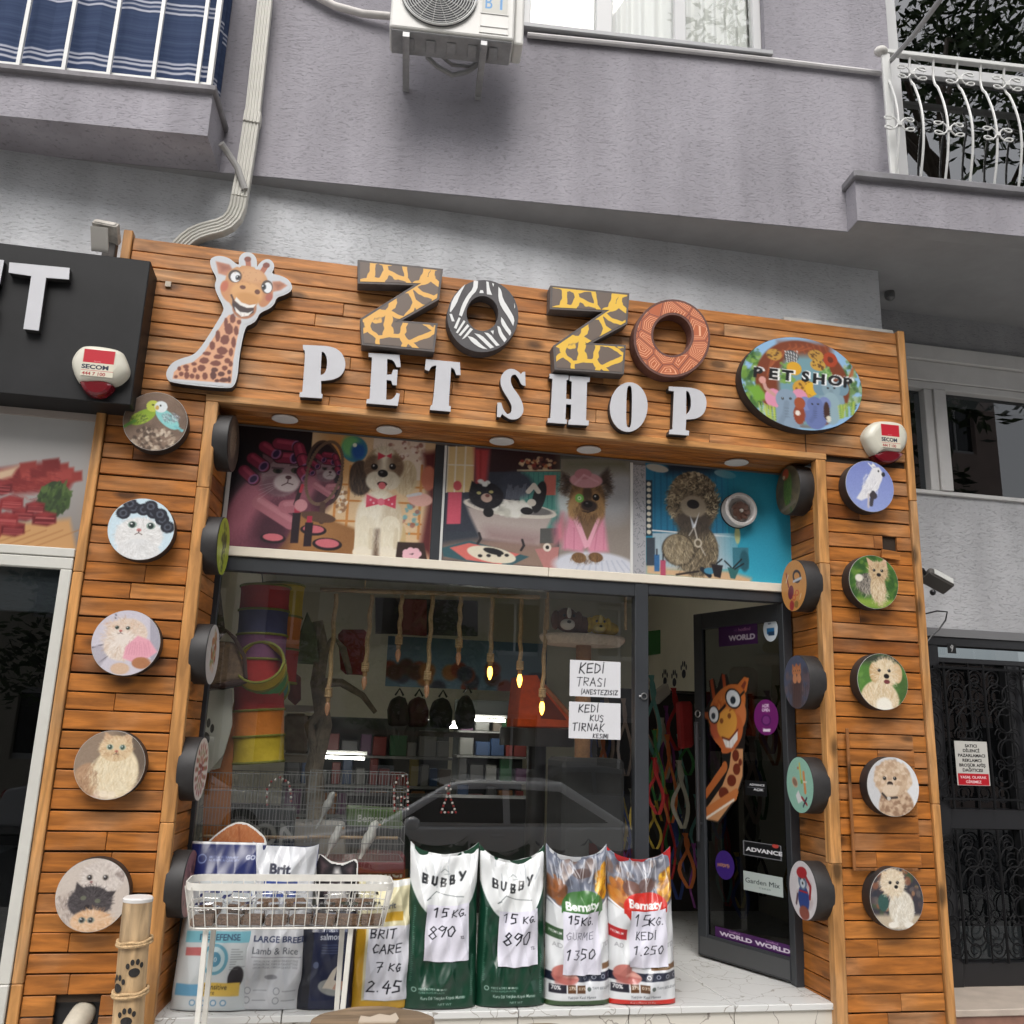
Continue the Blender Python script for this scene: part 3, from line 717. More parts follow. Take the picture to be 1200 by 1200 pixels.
for i in range(0, 14):
    s = BX[1] + bp_ * (i - 1)
    pts = []
    for k in range(25):
        t = k / 24; bel = .075 * math.sin(min(1, t / .8) * math.pi) ** 1.0 * (1 if t < .8 else 0) - .02 * math.sin(max(0, t - .75) / .25 * math.pi)
        pts.append((s + .0, -RO + .01 - bel, zr1 + .004 + Hh * t))
    bo_ = obj('baluster', MB().tube(pts, .0072, 6).up(), WHITEP, rr, smooth=True)
    t = .36 if i % 2 == 0 else .86
    yy = -RO + .01 - (.075 * math.sin(min(1, t / .8) * math.pi) if t < .8 else 0) - .008
    mb = MB()
    for sx in (-1, 1):
        for sz in (-1, 1): mb.tube(curl(s + sx * .004, yy, zr1 + Hh * t, sx, sz), .0047, 6)
    mb.box(s - .013, s + .013, yy - .006, yy + .012, zr1 + Hh * t - .012, zr1 + Hh * t + .012)
    obj('scroll', mb.up(), WHITEP, bo_, smooth=True)
# clothes-line arm and wire
mb = MB().tube([uP(1043, 72, .10), uP(1070, 42, .42), uP(1100, 2, .75), uP(1118, -25, .95)], .014, 8)
tag(obj('awning_arm', mb, mat('arm_grey', (.30, .30, .30), .5), smooth=True), 'thin grey arm slanting up from the right balcony railing', 'awning arm')

# ------------------------------------------------------------------ downspout
DSM = mat('downspout_pvc', (0.54, 0.525, 0.475), .5, var=.1, vs=4)
ds = thing('downspout', 'cream ribbed downspout bending off above the wooden front', 'downspout', uP(285, 240, .06))
def ribbed(path, w=.078, d=.05, ribs=5):
    """flat-fronted ribbed section swept along a path facing the street"""
    prof = []
    for i in range(ribs * 4 + 1):
        t = i / (ribs * 4); prof.append((-w / 2 + w * t, -d / 2 - (.005 if (i % 4) in (1, 2) else 0)))
    prof += [(w / 2, d / 2), (-w / 2, d / 2)]
    P = [Vector(p) for p in path]; mb = MB(); m = len(prof)
    for i, p in enumerate(P):
        t = (P[min(i + 1, len(P) - 1)] - P[max(i - 1, 0)]).normalized(); f = Vector((0, -1, 0)); f = (f - t * f.dot(t)).normalized(); x = f.cross(t).normalized() * -1
        for a_, b2 in prof: mb.v.append(tuple(p + x * a_ - f * b2))
    for i in range(len(P) - 1):
        for k in range(m):
            k2 = (k + 1) % m; mb.f.append((i * m + k, i * m + k2, (i + 1) * m + k2, (i + 1) * m + k))
    mb.f.append(tuple(range(m))); mb.f.append(tuple((len(P) - 1) * m + k for k in reversed(range(m)))); return mb
obj('pipe', ribbed([uP(312, -60, .055), uP(311, 0, .055), uP(296, 138, .055)]), DSM, ds)
obj('pipe', ribbed([uP(296, 139, .05), uP(285, 210, .05), uP(281, 232, .05)], .082), DSM, ds)
obj('joint', ribbed([uP(297, 134, .055), uP(295, 146, .055)], .088, .056), DSM, ds)
cl = [(281, 232), (279, 244), (275, 254), (268, 262), (258, 267), (246, 270), (236, 273), (227, 277), (219, 283), (210, 292)]
obj('elbow', ribbed([at(px, py, y=-.03 + .012 * i) for i, (px, py) in enumerate(cl)], .084), DSM, ds)

# ------------------------------------------------------------------ air conditioner
AO = .42
a0 = atu(456, 33, AO); a1 = atu(602, 58, AO); A0, A1 = a0.x, a1.x; az = (a0.z + a1.z) / 2; AH = .56; AD = .19; az += .035
ACM = mat('ac_casing', (0.58, 0.57, 0.54), .4, var=.06, vs=6)
ac = thing('air_conditioner', 'cream air conditioner outdoor unit on two wall brackets', 'air conditioner', UM @ Vector(((A0 + A1) / 2, -AO + .1, az)))
obj('casing', MB().box(A0, A1, -AO, -AO + AD, az, az + AH).up(), ACM, ac, bevel=.012, bseg=2)
obj('side_cover', MB().box(A1 + .001, A1 + .055, -AO + .05, -AO + .2, az + .02, az + .42).up(), ACM, ac, bevel=.012, bseg=2)
um = mat('ac_base', (.26, .26, .265), .6, var=.2, vs=12)
mb = MB().box(A0 + .01, A1 - .01, -AO + .01, -AO + AD - .01, az - .012, az - .001)
for k in range(5): mb.box(A0 + .08 + k * .11, A0 + .13 + k * .11, -AO + .05, -AO + AD - .05, az - .022, az - .0125)
obj('base_pan', mb.up(), um, ac, bevel=.004)
gc = atu(515, -8, AO + .012); gr = (atu(560, -5, AO).x - atu(470, -12, AO).x) / 2
mb = MB(); yg = -AO - .014
for k in range(1, 15):
    r = gr * k / 14.5; pts = [(gc.x + r * math.cos(t * .1309), yg - .006 * (1 - k / 15), gc.z + r * math.sin(t * .1309)) for t in range(48)]
    mb.tube(pts, .0022 if k < 14 else .006, 5, closed=True)
for k in range(16):
    t = 2 * math.pi * k / 16; mb.tube([(gc.x + .03 * math.cos(t), yg, gc.z + .03 * math.sin(t)), (gc.x + gr * .97 * math.cos(t + .25), yg + .004, gc.z + gr * .97 * math.sin(t + .25))], .002, 5)
mb.lathe([(.03, -.004), (.03, .006)], (gc.x, yg, gc.z), 'y', 20)
obj('fan_grille', mb.up(), WHITEP, ac, smooth=True)
obj('fan_well', MB().lathe([(gr * .985, 0), (gr * .985, .004)], (gc.x, -AO - .0005, gc.z), 'y', 48).up(), mat('fan_dark', (.06, .06, .065), .7), ac)
p0 = atu(563, 6, AO).x; p1 = atu(597, 6, AO).x; pz0 = atu(580, 40, AO).z
mb = MB()
for q in ((p0, p1, pz0, pz0 + .004), (p0, p1, pz0 + .04, pz0 + .043), (p0, p1, pz0 + .12, pz0 + .124)): mb.box(q[0], q[1], -AO - .004, -AO + .01, q[2], q[3])
for x in (p0, p1 - .004): mb.box(x, x + .004, -AO - .004, -AO + .01, pz0 + .0041, pz0 + .35)
obj('service_panel', mb.up(), ACM, ac)
pm = Pic(90, 60, (196, 195, 186)); pm.text(.12, .80, .6, 'B', (70, 140, 200), .01, 0, .7); pm.text(.70, .80, .6, 'I', (70, 140, 200), .01)
c, sn = math.cos(UTH), math.sin(UTH)
def onu(x0, x1, z0, z1, y):
    return lambda u, v: (UO.x + (x0 + (x1 - x0) * u) * c - y * sn, UO.y + (x0 + (x1 - x0) * u) * sn + y * c, z1 + (z0 - z1) * v)
pic_sheet('painted_mark', pm, onu(p0 + .01, p1 - .01, pz0 + .1241, pz0 + .26, -AO - .0035), ac)
BRK = mat('bracket_galv', (.36, .36, .36), .5, .4, var=.2, vs=10)
for px in (475, 567):
    s = atu(px, 45, AO).x
    zb = atu(470 if px < 500 else 562, 106 if px < 500 else 117, .01).z
    br = obj('bracket', MB().box(s - .015, s + .02, -AO + .0, -.004, az - .052, az - .023).box(s - .015, s + .02, -.03, -.003, zb, az - .053).up(), BRK, ac, bevel=.002)
    obj('gusset', MB().hexa([(s - .012, -AO + .02, az - .06), (s - .008, -AO + .02, az - .06), (s - .008, -.031, zb + .02), (s - .012, -.031, zb + .02), (s - .012, -AO + .02, az - .053), (s - .008, -AO + .02, az - .053), (s - .008, -.031, az - .053), (s - .012, -.031, az - .053)]).up(), BRK, br)
mb = MB().tube([uP(500, 66, .22), uP(512, 78, .2), uP(530, 88, .18), uP(548, 84, .18), uP(566, 72, .2), uP(580, 60, .22)], .013, 8).tube([uP(515, 64, .2), uP(530, 76, .17), uP(550, 78, .17), uP(575, 66, .2)], .01, 8)
obj('hose', mb, mat('hose', (.25, .25, .25), .6), ac, smooth=True)

# ------------------------------------------------------------------ the wooden shop front
XL, XR, ZT = -1.20, 3.21, 4.045
def inL(z): return -.707 + (3.20 - z) * .010          # outer face of the opening, left and right
def inR(z): return 2.597 - (3.20 - z) * .012
ZL = 3.198
PORT = thing('shop_front', 'orange wooden board cladding framing the pet shop window and door', 'shop front', (1.0, 0, 0))
def boards(x0f, x1f, z0, z1, pitch, seed, joints=.35, y0=.012, y1=.034, skip=()):
    rnd = random.Random(seed); mb = MB(); z = z1; 
    while z > z0 + .01:
        h = pitch * rnd.uniform(.93, 1.07); za = max(z0, z - h); g = rnd.uniform(.004, .009); yj = rnd.uniform(0, .005)
        xa, xb = x0f((z + za) / 2), x1f((z + za) / 2); cuts = [xa, xb]; L = xb - xa
        if L > 1.5: cuts = [xa] + [xa + L * f for f in sorted((rnd.uniform(.15, .4), rnd.uniform(.55, .85)))] + [xb]
        elif rnd.random() < joints: cuts = [xa, xa + L * rnd.uniform(.3, .7), xb]
        for i in range(len(cuts) - 1):
            t0, t1 = rnd.uniform(-.0015, .0015), rnd.uniform(-.0015, .0015); p, q = cuts[i] + .001, cuts[i + 1] - .001
            yy = y0 + yj + rnd.uniform(0, .002)
            hit = False
            for (sx0, sx1, sz0, sz1) in skip:
                if za < sz1 and z - g > sz0 and p < sx1 and q > sx0: hit = True
            segs = [(p, q)]
            if hit:
                segs = []
                for (sx0, sx1, sz0, sz1) in skip:
                    if za < sz1 and z - g > sz0:
                        if sx0 - p > .02: segs.append((p, sx0))
                        if q - sx1 > .02: segs.append((sx1, q))
            for (p, q) in segs:
                mb.hexa([(p, yy, za + t0), (q, yy, za + t1), (q, y1, za + t1), (p, y1, za + t0), (p, yy, z - g + t0), (q, yy, z - g + t1), (q, y1, z - g + t1), (p, y1, z - g + t0)])
        z = za
    return mb
hole = at(90, 1190, y=.01); HX0, HX1 = hole.x - .095, hole.x + .085
sq = at(1043, 634, y=.012)
obj('left_pilaster_boards', boards(lambda z: XL + .047, lambda z: inL(z), 0.0, ZL + .0, .0835, 3, skip=[(HX0, HX1, -.1, hole.z + .045)]), WX, PORT, bevel=.0025)
obj('right_pilaster_boards', boards(lambda z: inR(z) + .06, lambda z: XR - .047, 0.0, ZL, .0835, 5, skip=[(sq.x - .045, sq.x + .045, sq.z - .027, sq.z + .027)]), WX, PORT, bevel=.0025)
obj('lintel_boards', boards(lambda z: XL + .047, lambda z: XR - .047, ZL + .036, ZT, .0765, 11), WXP, PORT, bevel=.0025)
obj('lintel_boards_end', boards(lambda z: XL + .047, lambda z: inL(z) - .0, ZL + .0, ZL + .036, .036, 12), WXP, PORT, bevel=.0025)
obj('lintel_edge', MB().hexa([(inL(ZL) - .0, 0, ZL - .002), (inR(ZL) + .06, 0, ZL - .002), (inR(ZL) + .06, .035, ZL - .002), (inL(ZL), .035, ZL - .002), (inL(ZL) - .0, 0, ZL + .034), (inR(ZL) + .06, 0, ZL + .034), (inR(ZL) + .06, .035, ZL + .034), (inL(ZL), .035, ZL + .034)]), WXT, PORT, bevel=.003)
obj('backing', MB().box(XL + .01, XR - .01, .0345, .06, ZL + .04, ZT - .01).box(XL + .01, -.69, .0345, .06, hole.z + .045, ZL + .04).box(2.67, XR - .01, .0345, .06, 0, ZL + .04), DARKBACK, PORT)
# trims
def trim(x0f, x1f, z0, z1): 
    return MB().hexa([(x0f(z0), 0, z0), (x1f(z0), 0, z0), (x1f(z0), .06, z0), (x0f(z0), .06, z0), (x0f(z1), 0, z1), (x1f(z1), 0, z1), (x1f(z1), .06, z1), (x0f(z1), .06, z1)])
def split_trim(x0f, x1f, zs):
    mb = MB()
    for a, b in zip(zs, zs[1:]):
        t = trim(x0f, x1f, a + .001, b); mb.add(t.v, t.f)
    return mb
obj('left_outer_trim', split_trim(lambda z: XL, lambda z: XL + .045, (0, .55, 2.3, 4.07)), WZ, PORT, bevel=.004)
obj('right_outer_trim', split_trim(lambda z: XR - .045, lambda z: XR, (0, 1.35, 3.0, 4.05)), WZ, PORT, bevel=.004)
obj('left_inner_trim', split_trim(lambda z: inL(z) + .002, lambda z: inL(z) + .062, (0, 1.2, 2.75, ZL - .004)), WZ, PORT, bevel=.004)
obj('right_inner_trim', split_trim(lambda z: inR(z) - .004, lambda z: inR(z) + .056, (0, 1.05, 2.6, ZL - .004)), WZ, PORT, bevel=.004)
obj('side_cheek', MB().box(XL - .0, XL + .02, .0605, .11, 0, ZT).box(XR - .02, XR, .0605, .11, 0, ZT), WZ, PORT)
# reveals and boarded soffit
def reveal(xf, side, seed):
    rnd = random.Random(seed); mb = MB(); z = ZL - .03
    while z > FZ - .02:
        h = .0835 * rnd.uniform(.93, 1.07); za = max(FZ - .03, z - h); x = xf(z) + rnd.uniform(0, .003) * side
        f = .034 if side > 0 else 0; a, b = min(0, -.02 * side), max(0, -.02 * side)
        mb.hexa([(x + a, .0605, za + .005), (x + b, .0605, za + .005), (x + b + f, .38, za + .005), (x + a + f, .38, za + .005), (x + a, .0605, z), (x + b, .0605, z), (x + b + f, .38, z), (x + a + f, .38, z)]); z = za
    return mb
obj('left_reveal', reveal(lambda z: inL(z) + .060, 1, 4), WY, PORT, bevel=.002)
obj('right_reveal', reveal(lambda z: inR(z) + .003, -1, 6), WY, PORT, bevel=.002)
mb = MB()
for k in range(4): mb.box(inL(ZL) + .04, inR(ZL) + .02, .0355 + k * .082, .1145 + k * .082, ZL + .004 + .001 * (k % 2), ZL + .03)
obj('soffit_boards', mb, WX, PORT, bevel=.002)
LAMPW = mat('lamp_cover', (.62, .61, .6), .5)
for px, py in ((334, 491), (456, 504), (588, 517), (690, 527), (863, 542)):
    q = at(px, py, z=ZL - .004); r = .068
    d = obj('downlight', MB().lathe([(r, 0), (r - .003, .006), (r - .012, .008)][::-1], (q.x, q.y, ZL - .007), 'z', 36), LAMPW, PORT, smooth=True)
# raised hatch on the right pilaster and loose piece of board
h0, h1 = at(992, 858, y=-.005), at(1087, 1018, y=-.005)
BAT = wood('batten_shadow_tone', (8, 8, .8), [(.22, .09, .03), (.28, .11, .035), (.25, .10, .03)], .1)  # batten tone darkened to stand for the shadow line at the hatch
hat = boards(lambda z: h0.x, lambda z: h1.x - .03, h1.z, h0.z, .0835, 21, .2, -.008, .0115)
obj('hatch', hat, WX, PORT, bevel=.002)
obj('hatch_batten', MB().box(h0.x - .010, h0.x + .004, -.022, -.0085, h1.z - .01, h0.z + .02), BAT, PORT, bevel=.002)
obj('hatch_batten', MB().box(h0.x + .005, h1.x - .06, -.018, -.0085, h1.z - .012, h1.z + .002), BAT, PORT, bevel=.002)
lp = at(1045, 650, y=-.01)
mb = MB().box(-.055, .055, -.006, .006, -.024, .024); mb.xf(Matrix.Translation((lp.x, 0.0, lp.z)) @ Matrix.Rotation(R(5), 4, 'Y'))
obj('loose_board', mb, WX, PORT, bevel=.002)
obj('nail_plate', MB().box(at(197, 333, y=.01).x - .014, at(197, 333, y=.01).x + .014, .006, .0118, at(197, 333, y=.01).z - .014, at(197, 333, y=.01).z + .014), mat('nail_plate', (.45, .38, .3), .5), PORT)
obj('vertical_seam', MB().box(at(944, 515, y=.01).x - .002, at(944, 515, y=.01).x + .002, .0095, .0118, at(944, 530, y=.01).z, at(944, 500, y=.01).z), DARKBACK, PORT)

# ------------------------------------------------------------------ glazing of the shop
GW = .345
X0G, X1G = -.63, 2.60
zst, zsb = 2.53, 2.481
SH = thing('shop_window', 'large dark framed display window of the pet shop', 'shop window', (.5, GW, FZ))
mxa, mxb = 1.637, 1.713
mb = MB().box(X0G, mxa, GW - .02, GW + .04, zsb - .075, zsb - .001).box(mxa, mxb, GW - .025, GW + .045, FZ, zsb - .001).box(mxb, 2.57, GW - .02, GW + .04, zsb - .06, zsb - .001)
mb.box(X0G, X0G + .05, GW - .02, GW + .04, FZ, zsb - .076).box(X0G + .05, mxa, GW - .02, GW + .04, FZ + .001, FZ + .07).box(2.52, 2.575, GW - .02, GW + .04, FZ + .001, zsb - .061)
obj('frame', mb, ANTH, SH, bevel=.003)
obj('pane', MB().box(X0G + .05, mxa, GW, GW + .006, FZ + .07, zsb - .075), GLASS, SH)
obj('fascia_strip', MB().box(X0G, 1.135, GW - .035, GW + .03, zsb, zst).box(1.137, 2.60, GW - .035, GW + .03, zsb, zst), mat('fascia_cream', (.68, .62, .52), .45, var=.05), SH, bevel=.003)
ma, mb_ = .479, .545
mb = MB().box(ma + .002, mb_ - .014, GW - .028, GW + .02, zst + .001, ZL - .02)
obj('transom_mullion', mb, ANTH, SH, bevel=.002)
obj('transom_bead', MB().box(mb_ - .013, mb_ + .0, GW - .026, GW + .02, zst + .001, ZL - .02).box(1.607, 1.622, GW - .026, GW + .02, zst + .001, ZL - .02).box(-.605, -.585, GW - .024, GW + .02, zst + .001, ZL - .02), WHITEP, SH)
pm = Pic(30, 300, (176, 176, 180))
for k in range(150):
    y = random.uniform(0, 1); x = random.uniform(.1, .9); pm.line([(x, y), (x + random.uniform(-.15, .15), y + random.uniform(.005, .02))], .012, (105, 106, 112), .8)
flat_pic('patterned_film', pm, 1.622, 1.700, zst + .002, ZL - .03, GW - .022, SH)
obj('transom_backing', MB().box(X0G, 2.60, GW - .012, GW + .02, zst + .002, ZL + .0), mat('panel_back', (.2, .2, .2), .8), SH)

# ------------------------------------------------------------------ three posters above the window (own generic pictures)
FURB = [(120, 96, 78), (150, 122, 96), (92, 72, 58)]
def poster(name, label, pic, x0, x1):
    z0, z1 = zst + .003, ZL - .012; yy = GW - .0155
    o = pic_sheet(name, pic, lambda u, v: (x0 + (x1 - x0) * u, yy - .003, z1 + (z0 - z1) * v), None, PRINT, loc=((x0 + x1) / 2, yy, z0))
    return tag(o, label, 'poster', 'posters in the transom of the shop window')

def curler_cat(p, x, y, s, dim=1.0):
    f = lambda c: tuple(v * dim for v in c)
    p.ell(x - 75 * s, y + 235 * s, 150 * s, 215 * s, f((120, 66, 82)), 20, .12)
    p.fur(x - 75 * s, y + 235 * s, 140 * s, 200 * s, [f((150, 82, 100)), f((92, 48, 64)), f((176, 104, 118))], int(380 * s), 26 * s, 3 * s, 75, 30, .6)
    p.ell(x - 150 * s, y + 190 * s, 70 * s, 160 * s, f((186, 112, 128)), 24, .9, .7); p.ell(x - 20 * s, y + 300 * s, 80 * s, 110 * s, f((58, 28, 42)), 10, .9, .75)
    for a, b in (((x - 90 * s, y + 170 * s), (x + 60 * s, y + 265 * s)), ((x + 30 * s, y + 190 * s), (x + 95 * s, y + 185 * s))):
        p.line([a, b], 62 * s, f((172, 106, 118))); p.line([(a[0], a[1] - 12 * s), (b[0], b[1] - 14 * s)], 22 * s, f((196, 132, 142)), .7)
    p.ell(x, y + 40 * s, 92 * s, 100 * s, f((150, 122, 128)), 0, .1)
    p.fur(x, y + 40 * s, 88 * s, 95 * s, [f((176, 148, 152)), f((128, 100, 108)), f((190, 168, 168))], int(300 * s), 22 * s, 3 * s, None, 25, .6, .1)
    p.poly([(x - 85 * s, y + 20 * s), (x - 96 * s, y - 62 * s), (x - 30 * s, y - 36 * s)], f((120, 84, 94))); p.ell(x - 20 * s, y + 95 * s, 76 * s, 44 * s, f((112, 76, 88)), 0, .5, .8); p.ell(x + 25 * s, y + 78 * s, 58 * s, 42 * s, f((196, 180, 180)), 0, .25)
    for dx in (-20, 62): p.ell(x + dx * s, y + 20 * s, 22 * s, 14 * s, f((66, 60, 52)), 0, .1); p.ell(x + (dx + 2) * s, y + 22 * s, 10 * s, 10 * s, (16, 16, 16)); p.line([(x + (dx - 26) * s, y + 0 * s + (-6 if dx > 0 else 6) * s), (x + (dx + 24) * s, y + (10 if dx < 0 else -4) * s)], 8 * s, f((96, 70, 80)))
    p.ell(x + 32 * s, y + 52 * s, 14 * s, 9 * s, f((80, 42, 50))); p.line([(x + 32 * s, y + 60 * s), (x + 30 * s, y + 78 * s), (x + 5 * s, y + 90 * s)], 4 * s, f((70, 40, 46))); p.line([(x + 30 * s, y + 78 * s), (x + 55 * s, y + 86 * s)], 4 * s, f((70, 40, 46)))
    for k in range(4): p.line([(x - 10 * s, y + (74 + 5 * k) * s), (x - 95 * s, y + (90 + 22 * k) * s)], 2 * s, f((210, 190, 195)), .7)
    for dx, dy, L, an in ((15, -42, 70, 4), (-148, 40, 60, 42), (-112, -20, 66, 36), (-62, -78, 66, 32), (12, -104, 84, 8), (76, -66, 50, 70), (98, -14, 44, 64), (104, 40, 36, 55)):
        ca, sa = math.cos(R(an)), math.sin(R(an)); a = (x + (dx - ca * L / 2) * s, y + (dy - sa * L / 2) * s); b = (x + (dx + ca * L / 2) * s, y + (dy + sa * L / 2) * s)
        p.line([a, b], 60 * s, f((46, 14, 30))); p.line([a, b], 51 * s, f((136, 40, 68))); p.line([(a[0], a[1] - 10 * s), (b[0], b[1] - 10 * s)], 16 * s, f((186, 72, 98)), .7)
        p.ell(b[0], b[1], 20 * s, 26 * s, f((150, 96, 140)), an); p.ell(b[0], b[1], 13 * s, 19 * s, f((52, 30, 70)), an)

def poster_grooming():
    p = Pic(330, 196, (26, 20, 26), (105, 1060, 62, 155, 630, 695))
    p.rect(470, 60, 1065, 720, (222, 190, 150)); p.poly([(540, 100), (660, 100), (640, 330), (540, 330)], (214, 150, 82), 1, 20)
    p.ell(672, 180, 62, 62, (60, 128, 150), 0, .1); p.ell(655, 165, 46, 50, (120, 190, 120), 0, .5); p.ell(690, 190, 34, 40, (40, 90, 160), 0, .6); p.ell(672, 160, 10, 10, (240, 250, 230))
    p.rect(760, 120, 1010, 330, (232, 214, 196)); p.blob(900, 190, 120, 60, [(206, 170, 150), (150, 96, 86), (240, 226, 216)], 50, 10)
    for y in (345, 420, 515, 560): p.line([(590, y), (1010, y + 20)], 9, (196, 128, 60))
    for x in (600, 660, 1000): p.line([(x, 260), (x, 600)], 12, (206, 140, 76))
    p.blob(630, 420, 30, 60, [(226, 196, 160), (150, 110, 80), (240, 230, 214)], 40, 9); p.blob(960, 510, 40, 70, [(226, 196, 160), (160, 100, 90), (120, 170, 176)], 40, 10)
    p.poly([(1000, 200), (1070, 190), (1070, 690), (1010, 640), (1040, 420)], (96, 40, 42), 1, 6); p.ell(1035, 320, 36, 60, (196, 116, 92), 0, .2)
    p.ell(1000, 420, 60, 32, (226, 176, 164), 0, .15); p.line([(940, 402), (1000, 392)], 14, (206, 206, 210))
    p.poly([(250, 560), (470, 470), (720, 560), (700, 690), (150, 640)], (150, 104, 62), 1, 3); p.poly([(300, 590), (460, 500), (600, 560), (560, 660)], (176, 126, 78), .7, 20)
    curler_cat(p, 345, 262, 1.0)
    p.ell(540, 292, 86, 155, (84, 64, 56), -8); p.ell(540, 292, 74, 142, (44, 34, 40), -8)
    curler_cat(p, 550, 262, .52, .92)
    p.ell(540, 292, 83, 152, (110, 84, 68), -8, 0, 0); 
    for k in range(60):
        a = k / 60 * 6.283; p.ell(540 + 80 * math.cos(a) * .99 + 20 * math.sin(a) * -.9, 292 + 148 * math.sin(a), 8, 8, (116, 92, 76), 0, .2)
    p.line([(545, 440), (545, 520)], 26, (84, 60, 52)); p.ell(530, 500, 80, 24, (96, 70, 56), 5, .1)
    for x, y, r in ((333, 597, 57), (512, 560, 60), (580, 625, 68)): p.ell(x, y, r, r * .42, (36, 26, 32)); p.ell(x, y - 4, r * .8, r * .3, (206, 110, 120), 0, .1)
    for x, y, h in ((430, 560, 80), (490, 575, 50)): p.rect(x - 18, y - h, x + 18, y + 60, (40, 26, 34)); p.rect(x - 12, y - h - 30, x + 12, y - h, (176, 50, 74))
    p.line([(420, 440), (440, 360)], 18, (52, 32, 38)); p.line([(438, 380), (444, 352)], 14, (190, 60, 76)); p.ell(445, 445, 30, 28, (206, 144, 150), 0, .15)
    # fluffy dog with bow tie
    p.ell(915, 600, 28, 70, (206, 178, 130), 0, .15); p.ell(812, 540, 112, 170, (226, 212, 186), 0, .08); p.ell(800, 500, 92, 120, (242, 234, 214), 0, .3); p.ell(870, 540, 50, 130, (196, 176, 146), 0, .5, .6)
    for x in (750, 866): p.line([(x, 540), (x, 655)], 92, (236, 226, 202)); p.ell(x, 664, 52, 30, (240, 230, 210), 0, .12); p.line([(x + 28, 560), (x + 30, 640)], 20, (206, 188, 156), .5)
    p.poly([(798, 560), (812, 560), (816, 690), (796, 690)], (84, 62, 50), 1, 5); p.fur(808, 520, 104, 130, [(250, 246, 234), (222, 208, 182), (238, 228, 206)], 260, 26, 4, 88, 12, .5)
    for dx, cs in ((-98, [(74, 60, 52), (112, 90, 74), (52, 42, 38)]), (112, [(206, 186, 150), (176, 146, 112), (230, 216, 188)])):
        p.ell(810 + dx, 315, 54, 82, cs[0], 8 if dx > 0 else -8, .12); p.ell(810 + dx * 1.1, 340, 44, 56, cs[0], 0, .3); p.fur(810 + dx, 300, 46, 70, cs, 150, 46, 5, 92 + dx * .08, 8, .6)
    p.ell(815, 262, 90, 92, (176, 152, 120), 0, .08); p.ell(815, 205, 50, 40, (232, 220, 196), 0, .3); p.ell(768, 262, 46, 56, (112, 88, 70), 10, .3); p.ell(866, 262, 46, 56, (120, 94, 74), -10, .3); p.poly([(800, 190), (832, 190), (842, 290), (792, 290)], (236, 226, 204), 1, 10)
    p.fur(815, 250, 80, 80, [(206, 184, 150), (96, 74, 60), (150, 122, 94)], 130, 30, 3, None, 12, .45, .35)
    p.ell(780, 330, 44, 44, (226, 214, 192), 25, .2); p.ell(852, 330, 44, 44, (222, 208, 184), -25, .2); p.fur(816, 330, 66, 36, [(246, 238, 220), (206, 190, 164)], 110, 40, 4, 92, 22, .6)
    p.ell(814, 296, 24, 18, (30, 26, 27), 0, .1); p.ell(808, 290, 7, 5, (110, 104, 104), 0, .4); p.ell(772, 264, 16, 15, (22, 17, 17)); p.ell(858, 264, 16, 15, (22, 17, 17)); p.ell(768, 259, 4, 4, (240, 240, 240)); p.ell(854, 259, 4, 4, (240, 240, 240)); p.ell(814, 346, 24, 12, (70, 36, 36), 0, .1); p.ell(814, 354, 17, 17, (214, 104, 110), 0, .1)
    p.poly([(785, 195), (850, 225), (850, 200), (785, 232)], (200, 60, 80)); p.poly([(745, 395), (815, 425), (885, 398), (885, 462), (815, 438), (745, 455)], (214, 70, 96)); p.poly([(745, 395), (800, 425), (745, 430)], (236, 120, 140), .6, 5); p.ell(815, 430, 17, 17, (232, 120, 140))
    for x, y in ((765, 420), (780, 435), (850, 420), (868, 440)): p.ell(x, y, 5, 5, (240, 190, 200))
    p.poly([(905, 615), (1030, 620), (1050, 700), (900, 690)], (60, 44, 40)); 
    for k in range(7): p.ell(975 + 30 * math.cos(k * .9), 670 + 16 * math.sin(k * .9), 17, 15, (240, 190, 200), 0, .15)
    return p.noise(3)
